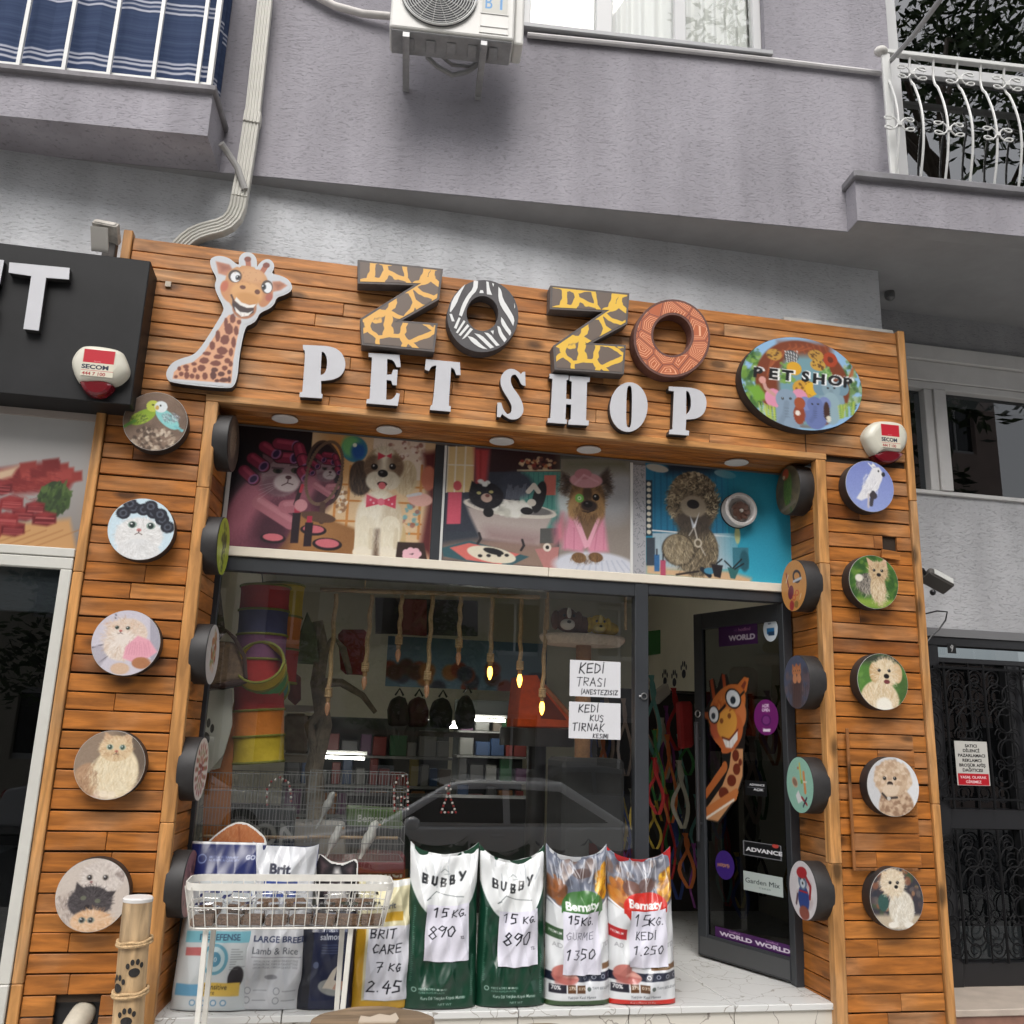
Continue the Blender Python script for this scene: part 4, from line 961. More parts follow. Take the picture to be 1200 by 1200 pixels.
def poster_bath():
    p = Pic(300, 210, (60, 66, 76), (100, 1110, 180, 275, 800, 888))
    p.rect(100, 180, 700, 650, (58, 62, 74)); p.rect(500, 330, 730, 640, (84, 148, 138)); p.rect(330, 200, 715, 330, (54, 34, 38))
    for k in range(8): p.line([(520 + 26 * k, 335), (520 + 26 * k, 620)], 3, (60, 116, 110))
    p.rect(108, 190, 250, 440, (226, 196, 142)); 
    for x in (108, 150, 200): p.line([(x, 190), (x, 440)], 7, (240, 232, 214))
    p.line([(108, 290), (245, 295)], 7, (240, 232, 214)); p.poly([(245, 200), (330, 205), (315, 470), (262, 455)], (186, 72, 74), 1, 4); p.line([(280, 210), (285, 450)], 12, (150, 50, 56), .6)
    p.rect(480, 318, 720, 328, (206, 190, 160)); p.blob(590, 285, 100, 34, [(196, 128, 80), (150, 60, 54), (226, 200, 160), (96, 60, 60)], 60, 10)
    p.rect(630, 350, 695, 460, (206, 116, 104)); p.rect(118, 440, 190, 610, (214, 92, 112)); p.ell(165, 405, 22, 26, (206, 90, 96), 0, .1)
    p.ell(480, 400, 90, 70, (66, 70, 84), 0, .4)
    for k in range(20): p.line([(430 + 6 * k, 400 + random.uniform(-5, 30)), (425 + 6 * k, 480)], 2.5, (210, 214, 224), .6)
    p.poly([(100, 720), (330, 690), (700, 690), (720, 870), (100, 800)], (150, 126, 112), 1, 8)
    p.poly([(100, 735), (240, 700), (560, 790), (430, 850), (110, 780)], (62, 96, 104)); p.poly([(140, 735), (240, 712), (510, 775), (410, 828), (230, 800)], (220, 116, 108)); p.ell(360, 775, 130, 40, (232, 222, 200), 8, .05); p.ell(370, 758, 55, 16, (40, 40, 42), 10); 
    for x in (300, 345, 400, 440): p.ell(x, 780, 12, 8, (46, 44, 46))
    # tub
    p.poly([(205, 480), (225, 520), (700, 545), (690, 560), (610, 730), (300, 690), (235, 560)], (190, 176, 170), 1, 3); p.poly([(330, 640), (620, 680), (590, 735), (330, 695)], (150, 120, 120), .8, 14)
    p.ell(452, 530, 252, 44, (226, 218, 206), 4, .04); p.ell(452, 524, 226, 30, (120, 116, 116), 4, .1)
    for x, y in ((290, 690), (520, 730)): p.line([(x, y - 30), (x + 10, y), (x - 5, y + 25)], 12, (46, 42, 46))
    p.blob(470, 530, 120, 34, [(240, 238, 228), (214, 212, 200), (250, 248, 240)], 70, 20)
    p.ell(320, 460, 92, 72, (38, 36, 42), 0, .08); p.poly([(228, 440), (240, 378), (290, 415)], (34, 32, 36)); p.fur(320, 460, 88, 68, [(58, 56, 62), (26, 24, 30), (78, 76, 84)], 240, 20, 3, None, 30, .6)
    p.ell(322, 472, 30, 24, (206, 176, 160), 0, .15); p.ell(326, 460, 12, 9, (130, 80, 76)); p.ell(280, 445, 12, 8, (190, 180, 120)); p.ell(345, 440, 12, 8, (190, 180, 120)); p.blob(300, 390, 34, 14, [(240, 240, 236)], 12, 12)
    p.ell(605, 470, 34, 90, (44, 42, 46), 12, .1); p.line([(545, 440), (575, 405), (600, 440)], 26, (226, 218, 206)); p.ell(565, 500, 24, 20, (226, 218, 206), 0, .15); p.ell(335, 550, 28, 26, (36, 34, 38), 0, .1); p.ell(540, 545, 34, 20, (40, 38, 42), 0, .1)
    p.rect(615, 640, 690, 720, (92, 92, 90)); p.poly([(590, 750), (720, 740), (710, 860), (640, 850)], (190, 130, 126)); p.ell(655, 742, 22, 22, (236, 224, 210)); p.ell(656, 742, 10, 10, (30, 30, 30))
    # terrier in a bathrobe
    p.rect(720, 260, 1110, 900, (150, 140, 132)); p.ell(1000, 420, 150, 190, (172, 172, 174), 0, .6); p.ell(760, 480, 60, 110, (206, 214, 214), 0, .6); p.rect(720, 250, 1110, 330, (118, 116, 96), 1, 14)
    p.ell(920, 850, 230, 80, (214, 216, 226), 0, .2)
    for k in range(9): p.line([(840 + 28 * k, 820), (800 + 40 * k, 885)], 7, (180, 186, 204), .7)
    p.poly([(740, 560), (690, 620), (700, 720), (750, 700)], (214, 130, 146), 1, 8)
    p.poly([(770, 560), (960, 560), (990, 770), (890, 775), (865, 740), (845, 770), (735, 750)], (226, 150, 172), 1, 4); p.poly([(790, 570), (870, 745), (960, 575)], (128, 100, 76), 1, 4)
    p.poly([(780, 560), (820, 575), (885, 740), (860, 752)], (240, 178, 196)); p.poly([(955, 560), (925, 590), (862, 735), (885, 748)], (240, 176, 194))
    for a in (750, 800, 930, 965): p.line([(a, 640), (a + random.uniform(-20, 20), 760)], 6, (200, 120, 146), .6)
    p.ell(828, 800, 40, 28, (128, 96, 66), 0, .1); p.ell(920, 800, 40, 26, (120, 88, 60), 0, .1); p.fur(870, 800, 90, 24, [(160, 124, 84), (90, 66, 48)], 90, 24, 4, 90, 20)
    for pts in ([(728, 335), (800, 385), (745, 460)], [(985, 310), (925, 370), (1000, 450)]): p.poly(pts, (66, 54, 52), 1, 4)
    p.fur(755, 400, 36, 60, [(60, 50, 48), (110, 86, 64)], 120, 34, 4, 170, 35); p.fur(965, 400, 36, 70, [(46, 40, 42), (96, 76, 60)], 140, 36, 4, 10, 35)
    p.ell(870, 480, 98, 118, (116, 88, 62), 0, .08); p.fur(870, 480, 95, 112, [(150, 114, 74), (96, 72, 52), (70, 54, 46), (176, 140, 96)], 520, 36, 4, None, 18, .7, .03)
    p.ell(868, 500, 80, 84, (150, 114, 76), 0, .3); p.ell(800, 520, 34, 70, (184, 146, 98), 10, .4); p.ell(935, 520, 32, 70, (170, 132, 88), -10, .4); p.ell(870, 455, 26, 50, (84, 66, 52), 0, .5); p.fur(868, 540, 84, 70, [(190, 152, 104), (120, 90, 62), (84, 64, 50)], 160, 40, 4, 92, 18, .7); p.ell(862, 380, 92, 42, (206, 150, 156), -4, .12); p.ell(845, 345, 48, 30, (190, 128, 136), -10, .15); p.line([(800, 400), (850, 350), (930, 390)], 12, (226, 176, 182), .6)
    p.ell(880, 520, 46, 30, (60, 46, 42), 0, .3); p.ell(874, 512, 26, 18, (20, 17, 19), 0, .1); p.ell(868, 506, 8, 5, (100, 96, 96), 0, .4); p.ell(918, 474, 19, 19, (18, 14, 14)); p.ell(914, 468, 5, 5, (230, 230, 230)); p.line([(845, 548), (874, 556), (908, 546)], 6, (46, 30, 28))
    p.ell(826, 478, 24, 24, (126, 196, 96)); p.ell(826, 478, 11, 11, (226, 240, 200)); p.ell(826, 478, 5, 5, (90, 160, 80))
    return p.noise(3)
def poster_salon():
    p = Pic(250, 186, (52, 160, 190), (115, 925, 200, 270, 828, 885))
    p.grad((26, 120, 150), (66, 186, 210)); p.rect(115, 190, 560, 620, (44, 122, 158)); 
    for k in range(14): p.line([(165 + 34 * k, 240), (165 + 34 * k, 600)], 9, (34, 98, 136), .8)
    p.rect(230, 190, 520, 262, (30, 46, 62), 1, 8); p.ell(180, 230, 62, 22, (190, 190, 180), 6, .1); p.ell(560, 262, 62, 22, (150, 170, 176), 6, .1)
    p.rect(115, 300, 152, 615, (38, 58, 72))
    for k in range(9): p.ell(133, 322 + 34 * k, 12, 12, (232, 226, 206), 0, .15)
    p.rect(152, 600, 620, 800, (176, 196, 206)); p.line([(152, 585), (620, 622)], 8, (232, 236, 236))
    for k in range(14): p.line([(165 + 32 * k, 620), (165 + 32 * k, 800)], 3, (146, 172, 186), .8)
    p.poly([(560, 240), (930, 240), (930, 900), (680, 880), (600, 700)], (52, 164, 196), .95, 30); p.ell(620, 610, 16, 50, (196, 206, 150), 0, .3)
    p.rect(590, 680, 680, 800, (66, 128, 146)); p.ell(655, 755, 26, 60, (44, 96, 110), 0, .3)
    p.poly([(115, 830), (115, 770), (240, 795), (560, 810), (690, 850), (690, 880)], (214, 178, 140), 1, 4); p.rect(118, 625, 165, 780, (66, 74, 84))
    cs = [(160, 144, 116), (112, 98, 80), (206, 190, 158), (70, 62, 52)]
    p.ell(390, 690, 122, 150, (96, 86, 70), 0, .08); p.fur(390, 690, 118, 140, cs, 500, 36, 5, 95, 25, .9)
    p.ell(375, 430, 140, 155, (126, 110, 88), 0, .08); p.fur(375, 420, 142, 150, cs, 900, 34, 4, None, 40, .75, .03)
    for k in range(30): a = random.uniform(-2.6, -.5); p.ell(375 + 125 * math.cos(a), 400 + 140 * math.sin(a), 13, 13, random.choice(cs), 0, .3)
    for k in range(420):
        q = math.sqrt(random.uniform(.08, 1.05)); a = random.uniform(0, 6.283); x, y = 375 + 140 * q * math.cos(a), 415 + 150 * q * math.sin(a); r = random.uniform(9, 15); c = np.array(random.choice(cs)) * random.uniform(.75, 1.2); p.line([(x + r * math.cos(t), y + r * .9 * math.sin(t)) for t in np.linspace(a, a + 3.6, 6)], 5, c, .85)
    p.ell(378, 540, 100, 70, (84, 74, 66), 0, .35); p.fur(375, 580, 90, 60, [(70, 64, 58), (104, 94, 80), (58, 52, 50)], 220, 30, 4, 92, 15, .7)
    p.ell(378, 450, 72, 62, (164, 150, 130), 0, .2); p.ell(376, 436, 34, 26, (44, 40, 42), 0, .12)
    p.ell(292, 694, 90, 88, (60, 52, 44), 0, .1); p.ell(292, 690, 82, 82, (150, 136, 110), 0, .08); p.fur(292, 690, 78, 78, cs + [(214, 200, 170)], 300, 38, 5, 75, 25, .75)
    p.poly([(358, 500), (385, 560), (372, 580)], (206, 212, 220)); p.poly([(410, 482), (385, 575), (372, 570)], (236, 240, 244)); p.line([(382, 570), (400, 650)], 8, (206, 200, 190)); p.line([(375, 575), (352, 612)], 8, (176, 170, 160)); p.ell(400, 655, 22, 26, (206, 196, 176), 0, .05); p.ell(400, 655, 13, 16, (110, 98, 80)); p.line([(410, 670), (440, 725)], 5, (196, 190, 180))
    for x, y, c in ((175, 760, (60, 110, 160)), (208, 790, (186, 84, 110))): p.rect(x - 14, y - 40, x + 14, y + 52, c); p.line([(x, y - 40), (x, y - 70)], 7, (36, 36, 42))
    p.line([(280, 830), (400, 812)], 10, (46, 40, 40)); p.line([(420, 800), (460, 835)], 26, (40, 44, 52)); p.ell(460, 810, 30, 18, (76, 140, 170))
    p.poly([(470, 770), (535, 780), (520, 850), (485, 840)], (44, 40, 44)); p.poly([(560, 790), (625, 800), (600, 855), (575, 850)], (58, 110, 110))
    for a, b in (((500, 770), (530, 745)), ((580, 790), (545, 755)), ((590, 795), (640, 745)), ((600, 800), (650, 770))): p.line([a, b], 8, (36, 40, 46))
    return p.noise(3)
poster('poster', 'poster of a pink cat in hair curlers beside a fluffy dog with bow tie', poster_grooming(), -.60, .481)
poster('poster', 'poster of a dark cat in a bathtub beside a terrier in pink bathrobe', poster_bath(), .545, 1.607)
poster('poster', 'turquoise poster of a shaggy dog holding scissors', poster_salon(), 1.700, 2.595)
# round exhaust fan set in the turquoise poster
fq = at(866, 598, y=GW - .05)
fan = thing('exhaust_fan', 'round white exhaust fan with brown blades in the turquoise poster', 'fan', (fq.x, GW - .05, fq.z))
rr_ = .098
obj('housing', MB().lathe([(rr_, -.035), (rr_, .03), (rr_ - .012, .034), (rr_ - .02, .03), (rr_ - .024, .0), (rr_ - .026, -.02)], (fq.x, GW - .05, fq.z), 'y', 48), mat('fan_housing', (.55, .52, .50), .4), fan, smooth=True)
obj('gasket', MB().lathe([(rr_ + .005, -.033), (rr_ + .005, -.026), (rr_ + .001, -.025)], (fq.x, GW - .05, fq.z), 'y', 48), BLACKP, fan)
for k in range(7):
    a = 2 * math.pi * k / 7; mb = MB(); ca, sa = math.cos(a), math.sin(a)
    for i in range(5):
        r = .012 + .042 * i / 4; w = .006 + .018 * math.sin((i + .5) / 5 * math.pi)
        for sgn in (-1, 1): mb.v.append((fq.x + .012 + ca * r - sa * w * sgn, GW - .052 + .006 * sgn, fq.z - .002 + sa * r + ca * w * sgn))
    mb.f = [(2 * i, 2 * i + 1, 2 * i + 3, 2 * i + 2) for i in range(4)]
    obj('blade', mb, mat('fan_blade', (.14, .07, .05), .5), fan)
obj('hub', MB().lathe([(.012, 0), (.010, .008)], (fq.x + .012, GW - .056, fq.z - .002), 'y', 16), mat('fan_hub', (.5, .45, .4), .4), fan)
obj('motor_plate', MB().lathe([(.06, 0), (.06, .003)], (fq.x + .012, GW - .0438, fq.z - .002), 'y', 32), mat('fan_plate', (.22, .18, .16), .6), fan)

# ------------------------------------------------------------------ round picture plaques
def eyes(p, x, y, d, r, c=(20, 16, 16), ring=None):
    for s in (-1, 1):
        if ring: p.ell(x + s * d, y, r * 1.25, r * 1.05, ring)
        p.ell(x + s * d, y, r * .8 if ring else r, r * .9, c); p.ell(x + s * d - r * .25, y - r * .3, r * .25, r * .25, (250, 250, 250))
def muzzle(p, x, y, r, nose, dark=(70, 50, 46)):
    p.ell(x, y, r * .42, r * .3, nose); p.line([(x, y), (x, y + r * .5), (x - r * .6, y + r * .85)], r * .14, dark, .8); p.line([(x, y + r * .5), (x + r * .6, y + r * .8)], r * .14, dark, .8)
def pic0(bgc): return Pic(124, 124, bgc, (0, 100, 0, 0, 100, 100))
def d_birds():
    p = pic0((122, 100, 84)); p.blob(50, 30, 60, 50, [(140, 116, 100), (100, 82, 70)], 30, 18, .5); p.blob(52, 84, 34, 26, [(170, 150, 130), (110, 92, 78), (206, 190, 170), (80, 64, 54)], 160, 3)
    p.ell(30, 44, 22, 11, (146, 176, 52), -35, .1); p.ell(43, 24, 10, 10, (196, 206, 80)); p.fur(26, 46, 14, 8, [(60, 80, 40), (196, 206, 90)], 50, 6, 1.6, 145)
    p.line([(18, 52), (2, 64)], 5, (96, 140, 60)); p.ell(68, 44, 24, 11, (140, 206, 204), 40, .1); p.ell(56, 24, 10, 10, (226, 232, 234)); p.fur(72, 40, 14, 8, [(90, 96, 104), (214, 224, 228)], 60, 6, 1.6, 40)
    p.line([(82, 56), (94, 62)], 4, (120, 190, 196)); p.ell(50, 26, 3, 4, (206, 170, 90)); p.ell(43, 22, 1.6, 1.6, (20, 20, 20)); p.ell(55, 22, 1.6, 1.6, (20, 20, 20)); return p
def d_curlers():
    p = pic0((206, 226, 236)); p.ell(48, 62, 36, 30, (232, 230, 228), 0, .1); p.ell(50, 90, 34, 24, (226, 226, 226), 0, .1); p.fur(48, 64, 34, 30, [(250, 250, 250), (206, 204, 202), (224, 222, 220)], 300, 10, 1.6, None, 25, .7, .1)
    for x, y in ((20, 26), (34, 16), (50, 18), (66, 22), (80, 32), (90, 44), (28, 10), (60, 12), (76, 24)): p.ell(x, y, 11, 10, (38, 40, 50), 0, .08); p.ell(x, y, 6, 6, (84, 88, 100), 0, .1); p.ell(x, y, 3.5, 3.5, (34, 36, 46))
    eyes(p, 50, 44, 14, 5.5, (40, 52, 50), (150, 170, 160)); muzzle(p, 47, 52, 9, (206, 140, 136)); return p.noise(3)
def d_pinkcat():
    p = pic0((206, 200, 210)); p.poly([(0, 60), (40, 48), (10, 100), (0, 100)], (182, 176, 186)); p.poly([(80, 0), (100, 0), (100, 100), (88, 70)], (170, 166, 178))
    p.line([(0, 60), (30, 50)], 1.2, (90, 84, 92)); p.line([(14, 84), (34, 64)], 1.2, (90, 84, 92)); p.line([(30, 0), (30, 14)], 1.2, (90, 84, 92))
    p.ell(50, 36, 30, 24, (226, 206, 190), 0, .1); p.ell(44, 54, 26, 24, (234, 222, 212), 0, .1); p.fur(45, 44, 28, 30, [(240, 230, 220), (206, 176, 150), (222, 200, 182)], 240, 9, 1.6, None, 25, .7, .1)
    p.poly([(50, 56), (66, 38), (84, 44), (98, 62), (88, 70), (70, 82), (48, 74)], (232, 168, 182), 1, 1.5); 
    for k in range(10): p.line([(55 + 3 * k, 50 + random.uniform(-4, 4)), (52 + 4 * k, 68)], 1.2, (206, 134, 152), .6)
    p.ell(46, 90, 14, 9, (214, 182, 156), 0, .15); p.ell(76, 80, 14, 9, (176, 120, 84), 0, .15); p.fur(40, 22, 26, 6, [(206, 160, 130), (240, 226, 210)], 50, 7, 1.4)
    eyes(p, 42, 27, 8, 3, (46, 60, 54)); muzzle(p, 40, 32, 6, (196, 110, 100)); return p
def d_fluffkitten():
    p = pic0((150, 130, 112)); p.ell(80, 30, 30, 40, (110, 96, 84), 0, .5); p.rect(0, 82, 100, 100, (206, 170, 156), 1, 4)
    p.ell(22, 72, 22, 24, (182, 146, 116), 0, .15); p.ell(60, 60, 32, 38, (232, 214, 180), 0, .1); p.fur(56, 62, 34, 36, [(246, 234, 208), (214, 190, 152), (236, 222, 192)], 420, 12, 1.7, 92, 25, .7); p.fur(20, 74, 18, 20, [(200, 164, 130), (150, 116, 90)], 90, 10, 1.6, 100)
    p.ell(56, 26, 24, 19, (222, 196, 158), 0, .1); p.poly([(36, 18), (38, 2), (52, 10)], (206, 172, 138)); p.poly([(62, 9), (76, 0), (78, 20)], (206, 172, 138)); p.fur(56, 24, 22, 16, [(182, 140, 100), (236, 216, 184)], 140, 7, 1.5, None, 25, .6, .1)
    eyes(p, 56, 24, 9, 4, (60, 80, 70), (190, 200, 180)); muzzle(p, 57, 30, 6, (196, 120, 100)); p.ell(46, 92, 6, 5, (240, 224, 200)); p.ell(58, 93, 6, 5, (240, 224, 200)); return p
def d_threekittens():
    p = pic0((206, 194, 184)); p.ell(62, 26, 30, 24, (216, 206, 198), 0, .1); p.poly([(76, 22), (92, 12), (90, 32)], (150, 136, 130)); p.fur(60, 26, 28, 20, [(236, 228, 222), (176, 162, 154)], 200, 8, 1.5, None, 25, .6, .1)
    p.ell(18, 70, 20, 24, (196, 182, 172), 0, .2); p.fur(14, 74, 14, 20, [(120, 106, 100), (220, 210, 202)], 70, 8, 1.5)
    eyes(p, 54, 26, 11, 4, (50, 44, 44), (170, 160, 150)); muzzle(p, 46, 32, 5, (160, 110, 110))
    p.ell(48, 60, 30, 22, (78, 72, 74), 0, .08); p.poly([(25, 50), (26, 32), (40, 44)], (70, 64, 66)); p.poly([(62, 46), (82, 44), (74, 58)], (66, 60, 62)); p.fur(48, 60, 28, 19, [(94, 88, 90), (58, 54, 56)], 220, 8, 1.6, None, 25, .7, .1)
    p.ell(38, 54, 4, 3, (110, 112, 96)); p.ell(58, 58, 4, 3, (110, 112, 96)); p.ell(45, 66, 4, 2.6, (40, 36, 38)); p.ell(52, 86, 28, 16, (226, 190, 156), 0, .12); p.fur(56, 84, 24, 14, [(206, 152, 104), (240, 216, 190)], 110, 8, 1.6, None, 25, .7, .1)
    eyes(p, 46, 84, 6, 4, (50, 50, 50), (150, 160, 150)); return p
def d_cockatoo():
    p = pic0((138, 150, 208)); p.grad((126, 138, 200), (150, 164, 216)); p.poly([(20, 76), (30, 62), (48, 30), (58, 12), (72, 10), (80, 22), (76, 36), (66, 56), (50, 70), (30, 80)], (232, 230, 232), 1, 1.5)
    p.fur(52, 46, 18, 24, [(248, 248, 250), (208, 206, 214)], 120, 9, 1.6, 120, 15, .6); p.poly([(54, 10), (60, 2), (66, 10)], (236, 234, 230)); p.line([(58, 12), (50, 4)], 2, (240, 238, 230)); p.ell(80, 24, 4, 5, (46, 46, 54)); p.ell(70, 18, 2, 2, (40, 40, 46))
    p.line([(56, 62), (50, 86)], 8, (70, 66, 74)); p.line([(46, 66), (44, 92)], 4, (206, 196, 196)); p.ell(56, 68, 8, 7, (66, 60, 66), 0, .2); return p
def d_yorkie():
    p = pic0((66, 104, 44)); p.blob(50, 40, 60, 60, [(54, 92, 40), (90, 130, 52), (40, 76, 34), (120, 150, 60)], 120, 7, .6); p.rect(0, 82, 100, 100, (150, 176, 70), .8, 5)
    p.ell(40, 54, 26, 20, (96, 90, 84), 0, .1); p.fur(38, 54, 26, 20, [(60, 56, 54), (170, 160, 146), (206, 196, 180)], 200, 10, 1.7, 95); p.ell(58, 62, 16, 26, (206, 182, 146), 0, .1); p.fur(60, 66, 16, 26, [(226, 206, 172), (170, 136, 100), (240, 226, 200)], 170, 10, 1.7, 95)
    p.ell(60, 30, 19, 19, (206, 180, 142), 0, .1); p.poly([(42, 26), (38, 4), (54, 14)], (216, 180, 150)); p.poly([(66, 12), (78, 2), (80, 26)], (216, 180, 150)); p.fur(60, 32, 18, 18, [(230, 212, 182), (160, 122, 86), (206, 180, 140)], 170, 9, 1.6, None, 25, .7, .1)
    eyes(p, 60, 28, 8, 3); p.ell(61, 36, 4.5, 3.4, (24, 20, 20)); p.ell(20, 44, 8, 7, (230, 222, 206), 0, .3); return p
def d_maltese():
    p = pic0((84, 124, 60)); p.blob(20, 60, 30, 50, [(110, 154, 70), (84, 130, 56)], 50, 8, .6); p.rect(0, 0, 100, 18, (56, 62, 50), 1, 8); p.blob(90, 70, 14, 30, [(70, 100, 50)], 20, 8, .6)
    p.ell(42, 82, 38, 34, (226, 206, 172), 0, .08); p.fur(42, 80, 36, 30, [(244, 230, 204), (206, 172, 130), (232, 214, 182)], 330, 12, 1.8, 95); p.ell(56, 34, 26, 25, (232, 212, 178), 0, .1); p.ell(34, 34, 10, 18, (206, 166, 116), 0, .15); p.ell(80, 34, 10, 18, (216, 182, 140), 0, .15)
    p.fur(56, 34, 25, 24, [(246, 234, 210), (214, 186, 146)], 260, 10, 1.7, None, 22, .7, .1); eyes(p, 54, 30, 10, 3.2); p.ell(58, 40, 5.5, 4.4, (24, 20, 20)); p.ell(58, 50, 6, 4, (120, 60, 60), 0, .2); p.ell(50, 92, 16, 14, (246, 240, 226), 0, .3); return p
def d_poodle():
    p = pic0((206, 206, 208)); p.poly([(60, 0), (100, 0), (100, 100), (80, 100)], (226, 226, 228)); p.ell(54, 84, 34, 34, (196, 166, 138), 0, .08); p.blob(54, 84, 32, 30, [(216, 190, 164), (170, 138, 112), (150, 118, 94), (206, 178, 150)], 240, 3.5)
    p.ell(50, 36, 36, 30, (206, 180, 152), 0, .1); p.blob(50, 36, 36, 30, [(226, 204, 180), (186, 156, 128), (206, 178, 150)], 260, 4); eyes(p, 44, 36, 10, 3.4); p.ell(44, 46, 6, 5, (46, 34, 30)); p.ell(44, 56, 16, 10, (222, 200, 176), 0, .3); p.line([(28, 62), (36, 70), (56, 68)], 4, (70, 60, 56)); p.ell(40, 70, 3.5, 3.5, (206, 200, 190)); return p
def d_pomeranian():
    p = pic0((62, 58, 66)); p.blob(50, 34, 60, 46, [(84, 72, 74), (150, 96, 70), (52, 56, 66), (110, 100, 96), (70, 84, 60), (176, 130, 96)], 110, 6, .8); p.rect(0, 76, 100, 100, (196, 180, 156), 1, 4); p.ell(24, 56, 10, 14, (56, 90, 84), 0, .1)
    p.ell(58, 66, 24, 30, (226, 218, 202), 0, .1); p.fur(58, 66, 23, 28, [(246, 242, 232), (206, 194, 174)], 260, 10, 1.7, 92); p.ell(44, 24, 23, 22, (228, 212, 186), 0, .1); p.poly([(22, 16), (26, 4), (36, 8)], (216, 186, 150)); p.poly([(54, 6), (64, 6), (64, 16)], (216, 186, 150)); p.fur(44, 25, 22, 21, [(246, 236, 216), (206, 180, 146)], 220, 9, 1.6, None, 22, .7, .1)
    eyes(p, 46, 24, 7, 3); p.ell(50, 31, 3.6, 3, (24, 20, 20)); p.ell(40, 92, 9, 5, (240, 234, 222)); p.ell(70, 92, 9, 5, (240, 234, 222)); return p
def d_parrot():
    p = pic0((92, 84, 66)); p.blob(50, 50, 50, 50, [(76, 70, 56), (110, 100, 78)], 40, 12, .6); p.ell(50, 46, 17, 36, (84, 112, 52), 8, .08); p.ell(44, 16, 13, 12, (170, 74, 50), 0, .1); p.fur(50, 50, 14, 32, [(110, 140, 62), (60, 88, 44)], 120, 9, 1.8, 92); p.ell(36, 20, 5, 4, (206, 186, 150)); p.line([(56, 76), (62, 98)], 7, (70, 96, 60)); p.line([(20, 88), (80, 80)], 7, (120, 110, 96)); return p
def d_tools():
    p = pic0((216, 152, 84)); p.ell(38, 62, 11, 14, (120, 42, 64), 20); p.line([(30, 50), (22, 22)], 4, (150, 50, 60)); p.ell(64, 34, 17, 13, (70, 56, 60), 20); p.ell(64, 34, 11, 8, (216, 152, 84), 20); p.line([(50, 42), (80, 40)], 5, (200, 200, 206))
    p.ell(62, 66, 8, 6, (206, 96, 60)); p.ell(62, 66, 5, 3.5, (216, 152, 84)); p.ell(50, 74, 7, 6, (206, 96, 60)); p.ell(50, 74, 4, 3.5, (216, 152, 84)); p.ell(40, 88, 9, 10, (170, 60, 60)); p.ell(58, 88, 8, 7, (150, 116, 60)); p.line([(20, 40), (30, 26)], 2, (240, 230, 210)); p.line([(72, 80), (78, 70)], 2, (240, 220, 190)); return p
def d_kittens_fence():
    p = pic0((84, 90, 112)); p.blob(50, 60, 50, 40, [(100, 84, 90), (70, 62, 70), (120, 100, 100)], 60, 8, .6); p.poly([(36, 40), (66, 40), (66, 100), (30, 100)], (90, 66, 64), 1, 6)
    for x in (44, 60): p.ell(x, 30, 9, 9, (196, 126, 84), 0, .1); p.poly([(x - 8, 26), (x - 8, 14), (x, 22)], (186, 112, 74)); p.poly([(x + 1, 22), (x + 8, 14), (x + 8, 26)], (186, 112, 74)); p.ell(x, 44, 8, 9, (206, 140, 100), 0, .2); eyes(p, x, 29, 3.4, 1.4)
    for k in range(10): p.line([(20 + 7 * k, 55), (18 + 7 * k, 100)], 2, (60, 50, 56), .7)
    return p
def d_mint():
    p = pic0((156, 206, 186)); p.ell(32, 46, 12, 9, (206, 180, 150), 30); p.ell(32, 46, 9, 6, (150, 116, 96), 30); p.line([(52, 12), (56, 40)], 5, (214, 206, 90)); p.line([(66, 28), (70, 62)], 8, (226, 150, 90)); p.line([(64, 44), (76, 44)], 3, (240, 230, 210))
    p.poly([(44, 60), (58, 78), (42, 84), (34, 70)], (240, 240, 240)); p.line([(56, 72), (74, 84)], 5, (170, 50, 60)); p.line([(60, 88), (74, 72)], 4, (60, 60, 80)); p.ell(58, 44, 4, 4, (120, 176, 70)); p.ell(46, 20, 3, 3, (206, 120, 80)); return p
def d_caped():
    p = pic0((226, 220, 222)); p.blob(56, 60, 26, 36, [(206, 190, 190), (240, 236, 236)], 40, 8, .6); p.ell(52, 64, 20, 24, (52, 74, 140), 0, .1); p.ell(52, 88, 18, 12, (150, 84, 70), 0, .2); p.ell(50, 34, 16, 15, (106, 124, 150), 0, .1); p.ell(50, 38, 9, 8, (206, 214, 222), 0, .2); p.ell(48, 20, 19, 10, (176, 44, 50), -6, .1); p.line([(60, 24), (78, 40), (74, 60)], 7, (166, 46, 52)); p.line([(30, 60), (24, 76)], 6, (96, 70, 80)); eyes(p, 49, 31, 6, 2); p.ell(50, 38, 3, 2.5, (26, 24, 26)); p.line([(38, 52), (66, 52)], 3, (176, 44, 50)); return p
def d_dim(): 
    p = pic0((96, 84, 76)); p.ell(46, 46, 26, 30, (150, 130, 112), 0, .3); p.fur(46, 46, 24, 28, [(170, 150, 130), (90, 76, 66)], 90, 10, 2); return p
def d_lime():
    p = pic0((176, 190, 62)); p.blob(50, 52, 20, 40, [(80, 92, 40), (116, 130, 50), (60, 66, 40), (206, 214, 120)], 40, 7); return p
def d_rooster():
    p = pic0((206, 200, 196)); p.blob(54, 44, 18, 36, [(150, 80, 50), (120, 140, 80), (176, 120, 80), (206, 170, 140)], 50, 6); return p
def d_mandala():
    p = pic0((226, 214, 206))
    for r, n, c in ((38, 16, (170, 84, 80)), (28, 12, (150, 130, 90)), (18, 9, (186, 96, 80)), (8, 5, (140, 60, 60))):
        for k in range(n): a = 6.283 * k / n; p.ell(50 + r * math.cos(a), 50 + r * math.sin(a), 6, 4, c, math.degrees(a), .1)
    return p
def d_pinkish():
    p = pic0((150, 100, 96)); p.blob(50, 50, 40, 40, [(196, 150, 140), (120, 76, 76), (90, 60, 62)], 40, 8); return p
RAD = .148
